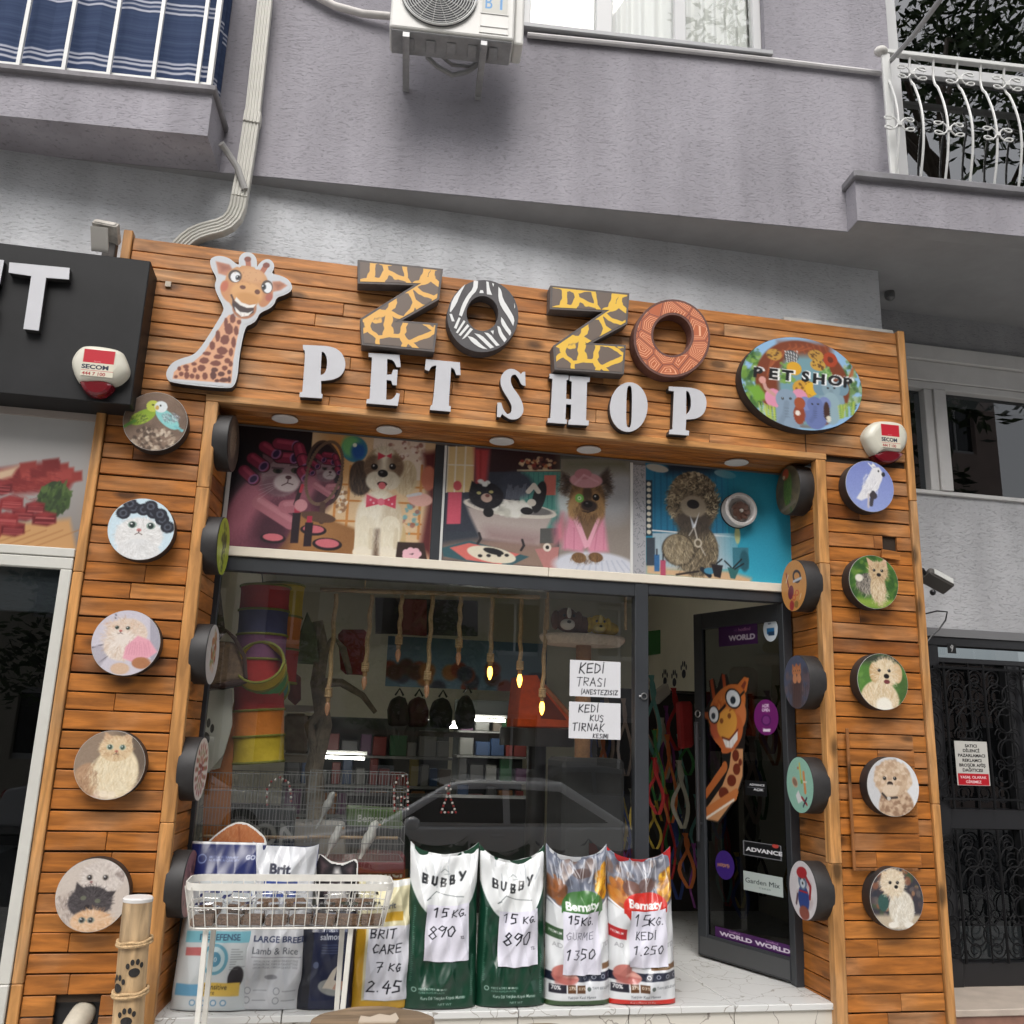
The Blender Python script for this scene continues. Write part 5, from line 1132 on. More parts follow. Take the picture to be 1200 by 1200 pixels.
def plaque(label, pic, p, axis):
    pic.noise(4)
    """thick round plaque with a printed face; axis: 'y' on the front, +1 / -1 on the reveals"""
    t = .075; x, y, z = p
    T = thing('round_plaque', label, 'plaque', (x, y, z), 'round pet pictures on the wooden front')
    if axis == 'y':
        prof = [(RAD - .002, 0), (RAD, .004), (RAD, t - .003), (RAD - .003, t)]
        obj('drum', MB().lathe(prof, (x, y, z), 'y', 72), BLACKSIDE, T, smooth=True)
        tw = random.uniform(-.06, .06)
        disc_pic('picture', pic, lambda a, b: (x + RAD * .985 * a, y - t - .0022 + .0003 * 0, z + RAD * .985 * b), T)
        obj('rim', MB().lathe([(RAD - .001, t + .0002), (RAD - .001, t + .0018)], (x, y, z), 'y', 72), mat('plaque_rim', (.5, .48, .45), .5), T)
    else:
        mb = MB(); t = .077 if axis > 0 else .098; r = RAD * .97
        prof = [(r - .002, 0), (r, .004), (r, t - .003), (r - .003, t)]
        mb.lathe(prof, (0, 0, 0), 'x', 72); mb.v = [(x + axis * v[0], y + v[1], z + v[2]) for v in mb.v]
        if axis < 0: mb.f = [tuple(reversed(f)) for f in mb.f]
        obj('drum', mb, BLACKSIDE, T, smooth=True)
        disc_pic('picture', pic, lambda a, b: (x + axis * (t + .0015), y + r * .985 * a * axis, z + r * .985 * b), T)
        if axis > 0: T.rotation_euler.z = R(-5)
    return T
zd = [3.042, 2.51, 1.98, 1.445, .91]
for z, f, l in zip(zd, (d_birds, d_curlers, d_pinkcat, d_fluffkitten, d_threekittens),
                   ('round plaque with a green and a blue budgie on the left pilaster', 'round plaque with a white cat wearing dark curlers', 'round plaque with a persian cat in a pink dress', 'round plaque with a fluffy cream kitten sitting', 'round plaque with three kittens piled up, the middle one dark grey')):
    plaque(l, f(), (-.914, .013, z), 'y')
for z, x, f, l in zip((3.043, 2.503, 1.97, 1.437, .897), (2.875, 2.862, 2.878, 2.892, 2.879), (d_cockatoo, d_yorkie, d_maltese, d_poodle, d_pomeranian),
                   ('round plaque with a white cockatoo on violet blue', 'round plaque with a terrier on grass', 'round plaque with a cream puppy before green lawn', 'round plaque with a curly beige poodle on pale grey', 'round plaque with a white pomeranian sitting against dark flowers')):
    plaque(l, f(), (x, .002 if z in (1.437,) else .013, z), 'y')
zr = [3.05, 2.49, 1.962, 1.426, .905]
for z, f, l in zip(zr, (d_parrot, d_tools, d_kittens_fence, d_mint, d_caped),
                   ('round plaque with a green parrot on the right reveal', 'orange round plaque showing grooming tools', 'round plaque with two ginger kittens on bluish wood', 'mint green round plaque showing small pet accessories', 'round plaque with a dog in red cap and blue clothes')):
    plaque(l, f(), (inR(z) + .006, .17 if z > 3 else .135, z), -1)
for z, f, l in zip((3.02, 2.49, 1.96, 1.43, .93), (d_dim, d_lime, d_rooster, d_mandala, d_pinkish),
                   ('dim brown round plaque at the top of the left reveal', 'lime green round plaque on the left reveal', 'white round plaque with a rusty brown figure on the left reveal', 'round plaque with red and white pattern on the left reveal', 'pinkish round plaque low on the left reveal behind the log post')):
    plaque(l, f(), (inL(z) + .062, .13, z), 1)

# ------------------------------------------------------------------ letters on the lintel
def trace(pts, ox, oy, s, y=-.05): return [(lambda q: (q.x, q.z))(at(ox + p[0] / s, oy + p[1] / s, y=y)) for p in pts]
WLET = mat('letter_white', (.50, .50, .525), .38, var=.04, vs=9)
S3 = (340, 290, 4.286); S4 = (570, 320, 4.286)
def ellp(cx, cy, rx, ry, rot=0, n=40, pw=1.0):
    o = []
    for i in range(n):
        a = 2 * math.pi * i / n; x = rx * math.copysign(abs(math.cos(a)) ** pw, math.cos(a)); y = ry * math.copysign(abs(math.sin(a)) ** pw, math.sin(a)); c, s = math.cos(R(rot)), math.sin(R(rot))
        o.append((cx + x * c - y * s, cy + x * s + y * c))
    return o
def chaik(pts, n=1):
    """rounds the gentle corners only"""
    for _ in range(n):
        q = []; N = len(pts)
        for i in range(N):
            a, b, c = Vector(pts[i - 1]), Vector(pts[i]), Vector(pts[(i + 1) % N])
            ang = (b - a).angle(c - b, 0)
            if ang < R(62): q.append(tuple(b * .75 + a * .25)); q.append(tuple(b * .75 + c * .25))
            else: q.append(tuple(b))
        pts = q
    return pts
LET = [
 ('P', 'white letter P starting the word PET', S3, [(65, 490), (150, 494), (190, 496), (230, 507), (262, 533), (278, 575), (275, 612), (255, 645), (215, 664), (155, 670), (155, 735), (163, 738), (160, 757), (48, 750), (48, 730), (62, 725), (78, 520), (65, 512)], [[(158, 522), (175, 528), (187, 560), (185, 608), (172, 636), (152, 642)]]),
 ('E', 'white letter E in the middle of the word PET', S3, [(395, 530), (548, 540), (555, 600), (535, 600), (525, 575), (510, 562), (487, 560), (486, 640), (510, 638), (518, 615), (540, 615), (535, 692), (515, 690), (508, 668), (484, 665), (482, 765), (510, 765), (530, 745), (535, 732), (550, 735), (540, 795), (383, 782), (385, 763), (400, 760), (412, 552), (395, 548)], []),
 ('T', 'white letter T ending the word PET', S3, [(683, 562), (852, 578), (856, 640), (835, 640), (825, 610), (808, 602), (796, 795), (807, 798), (805, 824), (703, 815), (705, 795), (718, 790), (735, 592), (710, 595), (697, 620), (677, 612)], []),
 ('S', 'white letter S starting the word SHOP', S3, [(1180, 625), (1182, 695), (1162, 690), (1150, 660), (1132, 637), (1113, 640), (1105, 665), (1115, 700), (1150, 745), (1170, 790), (1172, 830), (1150, 858), (1115, 866), (1085, 852), (1065, 835), (1055, 852), (1040, 850), (1042, 780), (1060, 780), (1070, 815), (1090, 838), (1110, 833), (1116, 800), (1100, 765), (1070, 720), (1055, 680), (1062, 640), (1085, 615), (1115, 608), (1145, 622), (1160, 638), (1168, 625)], []),
 ('H', 'white letter H in the word SHOP', S4, [(318, 507), (412, 513), (412, 535), (402, 537), (400, 632), (427, 635), (430, 545), (418, 540), (420, 516), (520, 523), (518, 545), (505, 548), (500, 740), (515, 742), (512, 765), (412, 760), (414, 738), (424, 735), (427, 660), (400, 658), (396, 735), (405, 737), (403, 757), (308, 750), (310, 730), (322, 728), (333, 530), (318, 528)], []),
 ('O', 'white letter O in the word SHOP', S4, ellp(715, 673, 94, 124, 4), [ellp(717, 671, 15, 106, 1, 28, .6)]),
 ('P', 'white letter P ending the word SHOP', S4, [(917, 570), (1000, 574), (1045, 579), (1085, 596), (1105, 632), (1105, 677), (1085, 715), (1050, 732), (1003, 735), (1000, 790), (1018, 793), (1016, 815), (918, 808), (920, 788), (935, 786), (943, 593), (917, 590)], [[(1003, 590), (1020, 597), (1030, 640), (1025, 690), (1003, 712)]]),
]
LY = .008; LT = .05
for ch, lab, src, outer, holes in LET:
    o2 = trace(outer, *src, y=LY - LT) if ch == 'O' else chaik(trace(outer, *src, y=LY - LT), 2)
    h2 = [trace(h, *src, y=LY - LT) if ch == 'O' else chaik(trace(h, *src, y=LY - LT), 2) for h in holes]
    T = thing('sign_letter', lab, 'letter', (o2[0][0], LY, min(p[1] for p in o2)), 'letters of the shop sign')
    obj('side', shift(extrude_mb(o2, h2, LT - .004, -.001), (0, LY, 0)), BLACKSIDE, T)
    obj('face', shift(extrude_mb(o2, h2, .004, 0, .0008), (0, LY - LT + .004, 0)), WLET, T)

def pattern(name, kind):
    M = bpy.data.materials.new(name); M.use_nodes = True; nt = M.node_tree; L = nt.links; b = nt.nodes['Principled BSDF']; b.inputs['Roughness'].default_value = .45
    tc = nt.nodes.new('ShaderNodeTexCoord')
    def ramp(src, stops):
        r = nt.nodes.new('ShaderNodeValToRGB'); r.color_ramp.elements[0].position = stops[0][0]; r.color_ramp.elements[0].color = (*stops[0][1], 1); r.color_ramp.elements[1].position = stops[1][0]; r.color_ramp.elements[1].color = (*stops[1][1], 1)
        for p, c in stops[2:]: e = r.color_ramp.elements.new(p); e.color = (*c, 1)
        L.new(src, r.inputs['Fac']); L.new(r.outputs['Color'], b.inputs['Base Color'])
    if kind[0] == 'giraffe':
        v = nt.nodes.new('ShaderNodeTexVoronoi'); v.feature = 'DISTANCE_TO_EDGE'; v.inputs['Scale'].default_value = 10.0; v.inputs['Randomness'].default_value = .9
        nz = nt.nodes.new('ShaderNodeTexNoise'); nz.inputs['Scale'].default_value = 9; L.new(tc.outputs['Object'], nz.inputs['Vector']); mv = nt.nodes.new('ShaderNodeMix'); mv.data_type = 'VECTOR'; mv.inputs['Factor'].default_value = .06; L.new(tc.outputs['Object'], mv.inputs['A']); L.new(nz.outputs['Color'], mv.inputs['B']); L.new(mv.outputs['Result'], v.inputs['Vector']); ramp(v.outputs['Distance'], [(.11, kind[1]), (.125, (.14, .105, .085))])
    if kind[0] == 'turtle':
        v = nt.nodes.new('ShaderNodeTexVoronoi'); v.feature = 'DISTANCE_TO_EDGE'; v.inputs['Scale'].default_value = 9; L.new(tc.outputs['Object'], v.inputs['Vector'])
        m = nt.nodes.new('ShaderNodeMath'); m.operation = 'MULTIPLY'; m.inputs[1].default_value = 75; L.new(v.outputs['Distance'], m.inputs[0])
        s = nt.nodes.new('ShaderNodeMath'); s.operation = 'SINE'; L.new(m.outputs[0], s.inputs[0])
        r = nt.nodes.new('ShaderNodeValToRGB'); r.color_ramp.elements[0].position = .55; r.color_ramp.elements[0].color = (.44, .115, .045, 1); r.color_ramp.elements[1].position = .9; r.color_ramp.elements[1].color = (.78, .42, .25, 1)
        L.new(s.outputs[0], r.inputs['Fac'])
        e = nt.nodes.new('ShaderNodeMapRange'); e.inputs['From Min'].default_value = .02; e.inputs['From Max'].default_value = .035; L.new(v.outputs['Distance'], e.inputs['Value'])
        mx = nt.nodes.new('ShaderNodeMix'); mx.data_type = 'RGBA'; L.new(e.outputs[0], mx.inputs['Factor']); mx.inputs['A'].default_value = (.22, .05, .03, 1); L.new(r.outputs['Color'], mx.inputs['B']); L.new(mx.outputs['Result'], b.inputs['Base Color'])
    return M
RIMM = mat('letter_rim_brown', (.10, .085, .08), .6, var=.2, vs=12)
RIM2 = mat('letter_rim_dark', (.07, .065, .068), .6, var=.2, vs=12)
RIM3 = mat('letter_rim_russet', (.12, .05, .038), .6, var=.2, vs=12)
Z1 = [(340, 62), (768, 108), (748, 262), (560, 368), (742, 382), (724, 525), (360, 490), (352, 358), (622, 190), (340, 182)]
Z2 = [(322, 62), (718, 102), (708, 255), (530, 352), (700, 362), (690, 508), (342, 485), (335, 365), (585, 195), (318, 182)]
ZY = .006; ZTk = .075
def zletter(lab, outer, holes, rim, face, inset):
    T = thing('sign_letter', lab, 'letter', (outer[0][0], ZY, min(p[1] for p in outer)), 'letters of the shop sign')
    obj('side', shift(extrude_mb(outer, holes, ZTk, -.001, .0015), (0, ZY, 0)), rim, T)
    obj('face', shift(extrude_mb(outer, holes, .0012, -inset), (0, ZY - ZTk - .0018, 0)), face, T)
    return T
zletter('yellow giraffe patterned letter Z, first letter of the sign', trace(Z1, *S3, y=ZY - ZTk), [], RIMM, pattern('giraffe_print_ochre', ('giraffe', (.72, .40, .10))), .012)
zletter('brighter yellow giraffe patterned letter Z, third letter of the sign', trace(Z2, *S4, y=ZY - ZTk), [], RIMM, pattern('giraffe_print_yellow', ('giraffe', (.74, .46, .055))), .012)
O1o, O1h = trace(ellp(968, 345, 178, 182, 20), *S3, y=ZY - ZTk), trace(ellp(966, 332, 80, 88, 0), *S3, y=ZY - ZTk)
T = thing('sign_letter', 'grey and white zebra striped round letter O of the sign', 'letter', (O1o[0][0], ZY, min(p[1] for p in O1o)), 'letters of the shop sign')
obj('side', shift(extrude_mb(O1o, [O1h], ZTk, -.001, .0015), (0, ZY, 0)), RIM2, T)
STR = [  # zebra stripes traced on the ring, as closed shapes
 [(922, 168), (944, 170), (940, 215), (905, 250), (880, 300), (862, 348), (848, 340), (862, 290), (890, 240), (918, 208)], [(880, 186), (858, 205), (815, 260), (800, 320), (806, 326), (835, 285), (852, 240)],
 [(985, 172), (996, 174), (1002, 210), (1014, 240), (988, 236)], [(1014, 180), (1024, 184), (1020, 198)], [(955, 215), (968, 216), (972, 230), (950, 230)],
 [(1046, 198), (1060, 215), (1068, 260), (1100, 310), (1128, 360), (1120, 395), (1095, 350), (1060, 300), (1045, 260)], [(1060, 350), (1072, 365), (1092, 400), (1112, 425), (1104, 445), (1080, 415), (1058, 380)],
 [(1040, 395), (1054, 400), (1064, 430), (1088, 462), (1076, 478), (1048, 440)], [(800, 335), (812, 335), (826, 372), (812, 372)], [(846, 352), (856, 356), (835, 410), (822, 404)], [(872, 366), (880, 374), (842, 432), (832, 428)], [(890, 386), (900, 396), (856, 446), (846, 440)], [(905, 405), (918, 412), (880, 455), (862, 462)],
 [(890, 445), (925, 455), (960, 490), (990, 512), (960, 508), (915, 480)], [(925, 432), (960, 440), (1000, 480), (1024, 502), (1005, 508), (965, 470)], [(975, 428), (1000, 432), (1040, 480), (1052, 492), (1035, 496)], [(1006, 420), (1022, 418), (1020, 438)], [(1125, 280), (1130, 300), (1126, 308)]]
mb = MB()
for st in STR:
    q = shift(extrude_mb(chaik(trace(st, *S3, y=ZY - ZTk), 1), [], .0012), (0, ZY - ZTk - .0018, 0)); mb.add(q.v, q.f)
obj('stripes', mb, mat('stripe_white', (.70, .70, .69), .5), T)
zletter('russet round letter O with tortoise pattern, last of the four big letters', trace(ellp(932, 328, 192, 196, 10), *S4, y=ZY - ZTk), [trace(ellp(934, 312, 97, 102, 0), *S4, y=ZY - ZTk)], RIM3, pattern('tortoise_print', ('turtle',)), .013)

# ------------------------------------------------------------------ giraffe cut-out sign (plain giraffe of the shop's own sign)
GS = (180, 280, 6.317)
gout = [(415, 165), (430, 138), (480, 122), (555, 138), (605, 180), (635, 195), (628, 150), (650, 110), (692, 94), (738, 110), (765, 150), (765, 212), (775, 190), (810, 155), (855, 146), (888, 175), (895, 215), (870, 258), (935, 268), (1000, 300), (1030, 352), (1015, 390), (960, 418), (910, 432), (895, 480), (860, 515), (785, 545), (760, 605), (720, 632), (680, 645), (645, 800), (628, 930), (622, 1010), (600, 1085), (555, 1110), (130, 1066), (98, 1035), (90, 985), (130, 920), (200, 885), (290, 862), (345, 810), (430, 680), (520, 532), (515, 495), (465, 400), (450, 340), (470, 290), (430, 225)]
GY = .008; GT = .06
go = smooth_loop(trace(gout, *GS, y=GY - GT), 2)
T = thing('giraffe_sign', 'white edged cut-out sign of a grinning giraffe with long patterned neck', 'sign', (go[0][0], GY, min(p[1] for p in go)))
obj('side', shift(extrude_mb(go, [], GT - .004, -.002), (0, GY, 0)), BLACKSIDE, T)
obj('backing', shift(extrude_mb(go, [], .004, 0), (0, GY - GT + .004, 0)), mat('cutout_white', (.50, .515, .53), .4), T)
TAN = (206, 152, 104); BRN = (122, 70, 56)
p = Pic(300, 330, (206, 208, 212), (80, 1040, 90, 90, 1120, 1120))
neck = [(560, 560), (650, 590), (615, 760), (590, 900), (575, 1070), (140, 1035), (150, 985), (205, 935), (290, 912), (365, 850), (450, 720), (530, 590)]
p.poly(neck, (226, 170, 134))
sp = random.Random(3)
spots = [(585, 590, 22, 34), (632, 615, 16, 18), (535, 620, 14, 38), (556, 668, 30, 40), (612, 680, 18, 36), (475, 715, 18, 45), (527, 745, 34, 36), (592, 765, 18, 42), (435, 790, 22, 32), (507, 828, 40, 30), (572, 838, 18, 30), (395, 848, 30, 15), (480, 872, 38, 17), (545, 900, 22, 20), (375, 900, 34, 24), (462, 920, 40, 20), (570, 925, 16, 22), (300, 925, 20, 14), (240, 945, 22, 15), (355, 955, 28, 24), (525, 955, 22, 20), (450, 970, 26, 18), (560, 985, 16, 18), (190, 960, 14, 16), (205, 1000, 18, 18), (245, 1010, 20, 26), (245, 968, 14, 14), (305, 970, 16, 20), (285, 1015, 18, 20), (325, 1020, 16, 20), (380, 1015, 22, 26), (500, 1000, 26, 18), (440, 1010, 24, 30), (520, 1045, 34, 18), (165, 1020, 14, 12), (560, 1040, 14, 24), (470, 1050, 18, 12)]
for x, y, rx, ry in spots:
    n = 7; ph = sp.uniform(0, 6); p.poly([(x + rx * 1.08 * sp.uniform(.85, 1.1) * math.cos(ph + 6.283 * k / n), y + ry * 1.08 * sp.uniform(.85, 1.1) * math.sin(ph + 6.283 * k / n)) for k in range(n)], (126, 74, 62) if y < 960 or x < 400 else (100, 62, 56), 1, 1.2)
for pts in ([(460, 165), (560, 190), (585, 225), (545, 275), (480, 255)], [(880, 315), (935, 312), (990, 345), (940, 380), (882, 392)]): p.poly(pts, (196, 136, 108), 1, 2)
p.poly([(478, 180), (560, 200), (570, 225), (505, 240)], (150, 90, 76), .8, 5); p.poly([(895, 330), (960, 335), (920, 372)], (140, 90, 72), .8, 5)
for x0, y0, x1, y1 in ((705, 225, 697, 150), (800, 250, 835, 195)): p.line([(x0, y0), (x1, y1)], 38, (176, 106, 82)); p.ell(x1, y1, 26, 20, (130, 72, 60), 0, .15)
p.ell(690, 320, 160, 120, TAN, 12, .06); p.ell(560, 390, 60, 90, (206, 146, 100), -25, .12); p.ell(830, 430, 46, 80, (196, 136, 96), 25, .12); p.ell(665, 440, 110, 100, TAN, 12, .1); p.ell(672, 510, 90, 82, (176, 120, 88), 10, .1)
p.ell(730, 270, 90, 50, (216, 166, 120), 12, .5); p.ell(525, 350, 26, 40, (196, 110, 84), 20, .5); p.ell(855, 430, 26, 32, (176, 100, 84), 20, .5)
p.ell(690, 400, 120, 78, (222, 168, 112), 14, .2); p.ell(700, 440, 90, 40, (206, 150, 92), 14, .5)
p.poly([(585, 440), (640, 490), (700, 510), (742, 505), (740, 545), (690, 572), (640, 570), (600, 530), (580, 490)], (70, 58, 58), 1, 1.5)
p.poly([(612, 430), (650, 470), (710, 490), (760, 482), (740, 508), (690, 510), (640, 490), (600, 455)], (240, 236, 230)); p.poly([(598, 500), (640, 540), (700, 548), (738, 530), (700, 570), (650, 575), (610, 540)], (240, 236, 230)); p.line([(575, 415), (600, 470)], 14, (90, 60, 52))
p.line([(645, 545), (648, 570)], 3, (190, 180, 176)); p.line([(672, 550), (672, 574)], 3, (190, 180, 176))
for x, y, rx, ry in ((603, 275, 50, 48), (840, 355, 42, 50)): p.ell(x, y, rx * 1.0, ry * 1.0, (84, 70, 62), 0, .12); p.ell(x + 4, y + 6, rx * .74, ry * .78, (236, 238, 240), 0, .06)
p.ell(625, 287, 20, 19, (60, 66, 74)); p.ell(628, 287, 10, 10, (16, 18, 20)); p.ell(618, 280, 5, 5, (250, 250, 250)); p.ell(816, 355, 18, 22, (60, 66, 74)); p.ell(814, 356, 9, 11, (16, 18, 20)); p.ell(808, 348, 5, 5, (250, 250, 250))
p.ell(660, 357, 22, 15, (110, 66, 50), 10, .2); p.ell(768, 392, 20, 18, (110, 66, 50), 30, .2)
for k in range(26): p.ell(random.uniform(600, 800), random.uniform(240, 340), 5, 4, (182, 126, 90), 0, .4, .5)
q0 = at(180 + 80 / 6.317, 280 + 90 / 6.317, y=GY - GT); 
GPI = np.array(gout, float)
cen = GPI.mean(0)
def in_poly(x, y, P):
    c = False; n = len(P)
    for i in range(n):
        a, b = P[i], P[i - 1]
        if (a[1] > y) != (b[1] > y) and x < (b[0] - a[0]) * (y - a[1]) / (b[1] - a[1]) + a[0]: c = not c
    return c
def gmap(u, v):
    px = 180 + (80 + 960 * u) / 6.317; py = 280 + (90 + 1030 * v) / 6.317
    X = np.empty(u.shape); Z = np.empty(u.shape)
    for i in np.ndindex(u.shape): q = at(px[i], py[i], y=GY - GT - .0012); X[i] = q.x; Z[i] = q.z
    return X, GY - GT - .0012, Z
def dist_in(x, y):
    d = 1e9
    for i in range(len(gout)):
        a, b = np.array(gout[i - 1], float), np.array(gout[i], float); e = b - a; t = min(1, max(0, ((x - a[0]) * e[0] + (y - a[1]) * e[1]) / (e @ e)))
        d = min(d, math.hypot(x - a[0] - t * e[0], y - a[1] - t * e[1]))
    return d
def gmask(u, v):
    x, y = 80 + 960 * u, 90 + 1030 * v
    return in_poly(x, y, gout) and dist_in(x, y) > 14
p.src = (80, 1040, 90, 90, 1120, 1120)
pic_sheet('picture', p, gmap, T, nu=190, nv=206, mask=gmask)

# ------------------------------------------------------------------ oval sign
OS = (850, 380, 5.217)
oc = at(850 + 465 / 5.217, 380 + 365 / 5.217, y=-.06)
eL = at(850 + 95 / 5.217, 380 + 345 / 5.217, y=-.06); eR = at(850 + 840 / 5.217, 380 + 415 / 5.217, y=-.06); eT = at(850 + 440 / 5.217, 380 + 78 / 5.217, y=-.06); eB = at(850 + 500 / 5.217, 380 + 650 / 5.217, y=-.06)
orx = (eR.x - eL.x) / 2; orz = (eT.z - eB.z) / 2; ocx = (eR.x + eL.x) / 2; ocz = (eT.z + eB.z) / 2
T = thing('oval_sign', 'oval painted sign reading PET SHOP with elephants and jungle plants', 'sign', (ocx, .01, ocz - orz))
ov = MB(); ov.lathe([(.998, 0), (1, .004), (1, .066), (.995, .07)], (0, 0, 0), 'y', 96); ov.v = [(ocx + v[0] * orx, .012 + v[1], ocz + v[2] * orz) for v in ov.v]
obj('board', ov, BLACKSIDE, T, smooth=True)
p = Pic(230, 172, (150, 190, 226), (95, 840, 45, 115, 618, 688))
p.blob(170, 330, 70, 190, [(70, 110, 50), (110, 150, 60), (44, 80, 40), (140, 176, 80), (90, 130, 100)], 120, 18); p.blob(780, 360, 60, 160, [(70, 110, 60), (120, 150, 90), (60, 90, 60), (170, 190, 150)], 90, 16)
p.ell(470, 370, 290, 270, (126, 62, 36), 0, .04); p.ell(490, 400, 170, 240, (120, 160, 170), 0, .2); p.rect(330, 110, 660, 190, (132, 66, 40), 1, 8)
for k in range(7): a = -2.9 + k * .18; p.line([(470 + 225 * math.cos(a), 370 + 200 * math.sin(a)), (470 + 250 * math.cos(a + .5), 370 + 235 * math.sin(a + .5))], 9, (176, 96, 58), .8)
for k in range(7): p.line([(690 + 16 * k, 470 - 26 * k), (760 + 6 * k, 330 - 14 * k)], 9, (180, 100, 60), .8); p.line([(400 + 36 * k, 120), (420 + 36 * k, 180)], 8, (170, 90, 54), .7)
p.blob(370, 300, 60, 70, [(90, 130, 60), (130, 170, 80)], 40, 14); p.blob(620, 300, 40, 40, [(90, 140, 70), (150, 190, 110)], 30, 12)
# little animals peeping out, simple shapes
for x, y, c in ((300, 190, (196, 150, 70)), (560, 190, (196, 150, 70)), (570, 250, (206, 160, 70))): p.ell(x, y, 48, 36, c, 0, .1); p.blob(x, y, 42, 30, [(90, 60, 36)], 14, 7)
p.ell(405, 200, 44, 40, (60, 60, 62)); 
for k in range(5): p.line([(370 + 18 * k, 165), (380 + 14 * k, 235)], 6, (226, 226, 226))
p.ell(650, 215, 44, 46, (176, 70, 40)); p.ell(650, 215, 18, 20, (110, 50, 30))
p.ell(420, 275, 46, 42, (226, 170, 50), 0, .1); p.ell(480, 400, 74, 56, (214, 160, 60), 0, .1); p.blob(480, 400, 66, 46, [(120, 80, 40)], 20, 9); p.ell(525, 400, 42, 40, (230, 180, 50), 0, .1)
p.poly([(120, 390), (200, 380), (260, 470), (180, 480)], (120, 170, 60), 1, 3)
def eleph(x, y, s, c, ear): 
    p.ell(x, y + 90 * s, 95 * s, 110 * s, c, 0, .05); 
    for d in (-1, 1): p.ell(x + d * 80 * s, y - 10 * s, 52 * s, 58 * s, ear, 0, .08)
    p.ell(x, y, 66 * s, 66 * s, c, 0, .08); p.line([(x, y + 20 * s), (x - 12 * s, y + 90 * s), (x - 40 * s, y + 130 * s)], 34 * s, tuple(v * .92 for v in c)); eyes(p, x, y - 8 * s, 24 * s, 8 * s)
    for k in range(4): p.line([(x - 14 * s, y + (50 + 18 * k) * s), (x + 12 * s, y + (52 + 18 * k) * s)], 3, tuple(v * .75 for v in c))
eleph(365, 470, 1.0, (140, 160, 180), (226, 150, 176)); eleph(645, 400, .85, (140, 166, 178), (120, 150, 166)); p.ell(640, 520, 60, 100, (150, 176, 186), 0, .06); eleph(540, 500, .75, (110, 124, 176), (126, 140, 190))
p.line([(225, 350), (240, 400), (290, 440)], 22, (206, 160, 150)); p.ell(222, 350, 22, 22, (220, 160, 150)); p.ell(440, 560, 36, 60, (150, 70, 44), 0, .1); p.ell(445, 490, 34, 36, (166, 84, 50)); p.ell(430, 550, 16, 16, (240, 230, 220)); p.ell(610, 540, 20, 60, (70, 44, 36), 0, .1); p.ell(620, 585, 14, 20, (226, 220, 200))
for k in range(60): x = random.choice([random.uniform(190, 300), random.uniform(690, 790)]); p.line([(x, 590 - (abs(x - 465) - 200) * .3), (x + random.uniform(-16, 16), 510 - (abs(x - 465) - 200) * .3)], 5, random.choice([(196, 206, 90), (120, 160, 70), (160, 186, 90)]))
for cc, bo in (((250, 250, 250), .10), ((20, 20, 22), .045)):
    for ch, x, y in zip('PETSHOP', (166, 262, 338, 462, 532, 624, 722), (330, 337, 344, 350, 362, 370, 384)): p.text(x, y, 62, ch, cc, bo, 6, 1.3 if ch != 'S' else 1.15)
disc_pic('picture', p, lambda a, b: (ocx + orx * .99 * a, .012 - .0715, ocz + orz * .99 * b), T, nr=70, na=200)

# ------------------------------------------------------------------ alarm sirens
ALM = mat('alarm_casing', (.56, .535, .45), .35); ALR = mat('alarm_red', (.13, .006, .012), .15, coat=.4)
def alarm(lab, pts, src, y, depth, red, t0, tag_q):
    P = trace(pts, *src, y=y - depth * .6)
    T = thing('alarm_siren', lab, 'alarm', (P[0][0], y, min(q[1] for q in P)), 'alarm sirens on the facade')
    cx = sum(q[0] for q in P) / len(P); cz = sum(q[1] for q in P) / len(P)
    PS = chaik(P, 2)
    def loft(PP, layers):
        mb = MB(); n = len(PP)
        for s, dd in layers:
            for q in PP: mb.v.append((cx + (q[0] - cx) * s, y - dd, cz + (q[1] - cz) * s))
        for i in range(len(layers) - 1):
            for k in range(n): k2 = (k + 1) % n; mb.f.append((i * n + k, (i + 1) * n + k, (i + 1) * n + k2, i * n + k2))
        mb.f.append(tuple((len(layers) - 1) * n + k for k in range(n))); return mb
    obj('casing', loft(PS, [(1.0, 0), (1.0, depth * .45), (.96, depth * .7), (.82, depth * .93), (.6, depth)]), ALM, T, smooth=True)
    Q = chaik(trace(red, *src, y=y - depth * .6), 2)
    cx2 = sum(q[0] for q in Q) / len(Q); cz2 = sum(q[1] for q in Q) / len(Q); cx, cz = cx2, cz2
    obj('red_lens', loft(Q, [(1.0, .002), (1.0, depth * .52), (.92, depth * .74), (.7, depth * .82)]), ALR, T, smooth=True)
    a, b = trace([tag_q[0]], *src, y=y - depth)[0], trace([tag_q[1]], *src, y=y - depth)[0]
    g = Pic(110, 130, (222, 216, 196)); g.rect(.02, 0, .98, .50, (196, 30, 48)); g.text(.36, .46, .05, 'Security', (240, 200, 200)); g.text(.0, .73, .16, 'SECOM', (28, 34, 60), .035, 0, 1.18); g.line([(0, .79), (1, .79)], .014, (190, 40, 50)); g.text(.04, .97, .13, '444 7 100', (160, 50, 50), .02, 0, 1.0)
    flat_pic('print', g, a[0], b[0], b[1], a[1], y - depth - .0008, T)
alarm('alarm siren with red lens on the black neighbouring sign', [(335, 80), (375, 28), (420, 20), (520, 32), (575, 48), (590, 80), (607, 130), (595, 165), (540, 205), (470, 195), (390, 200), (360, 185), (335, 120)], (0, 400, 4), -.16, .07, [(372, 190), (410, 186), (460, 184), (505, 190), (532, 208), (520, 232), (480, 258), (430, 255), (390, 232)], 1, ((395, 34), (527, 172)))
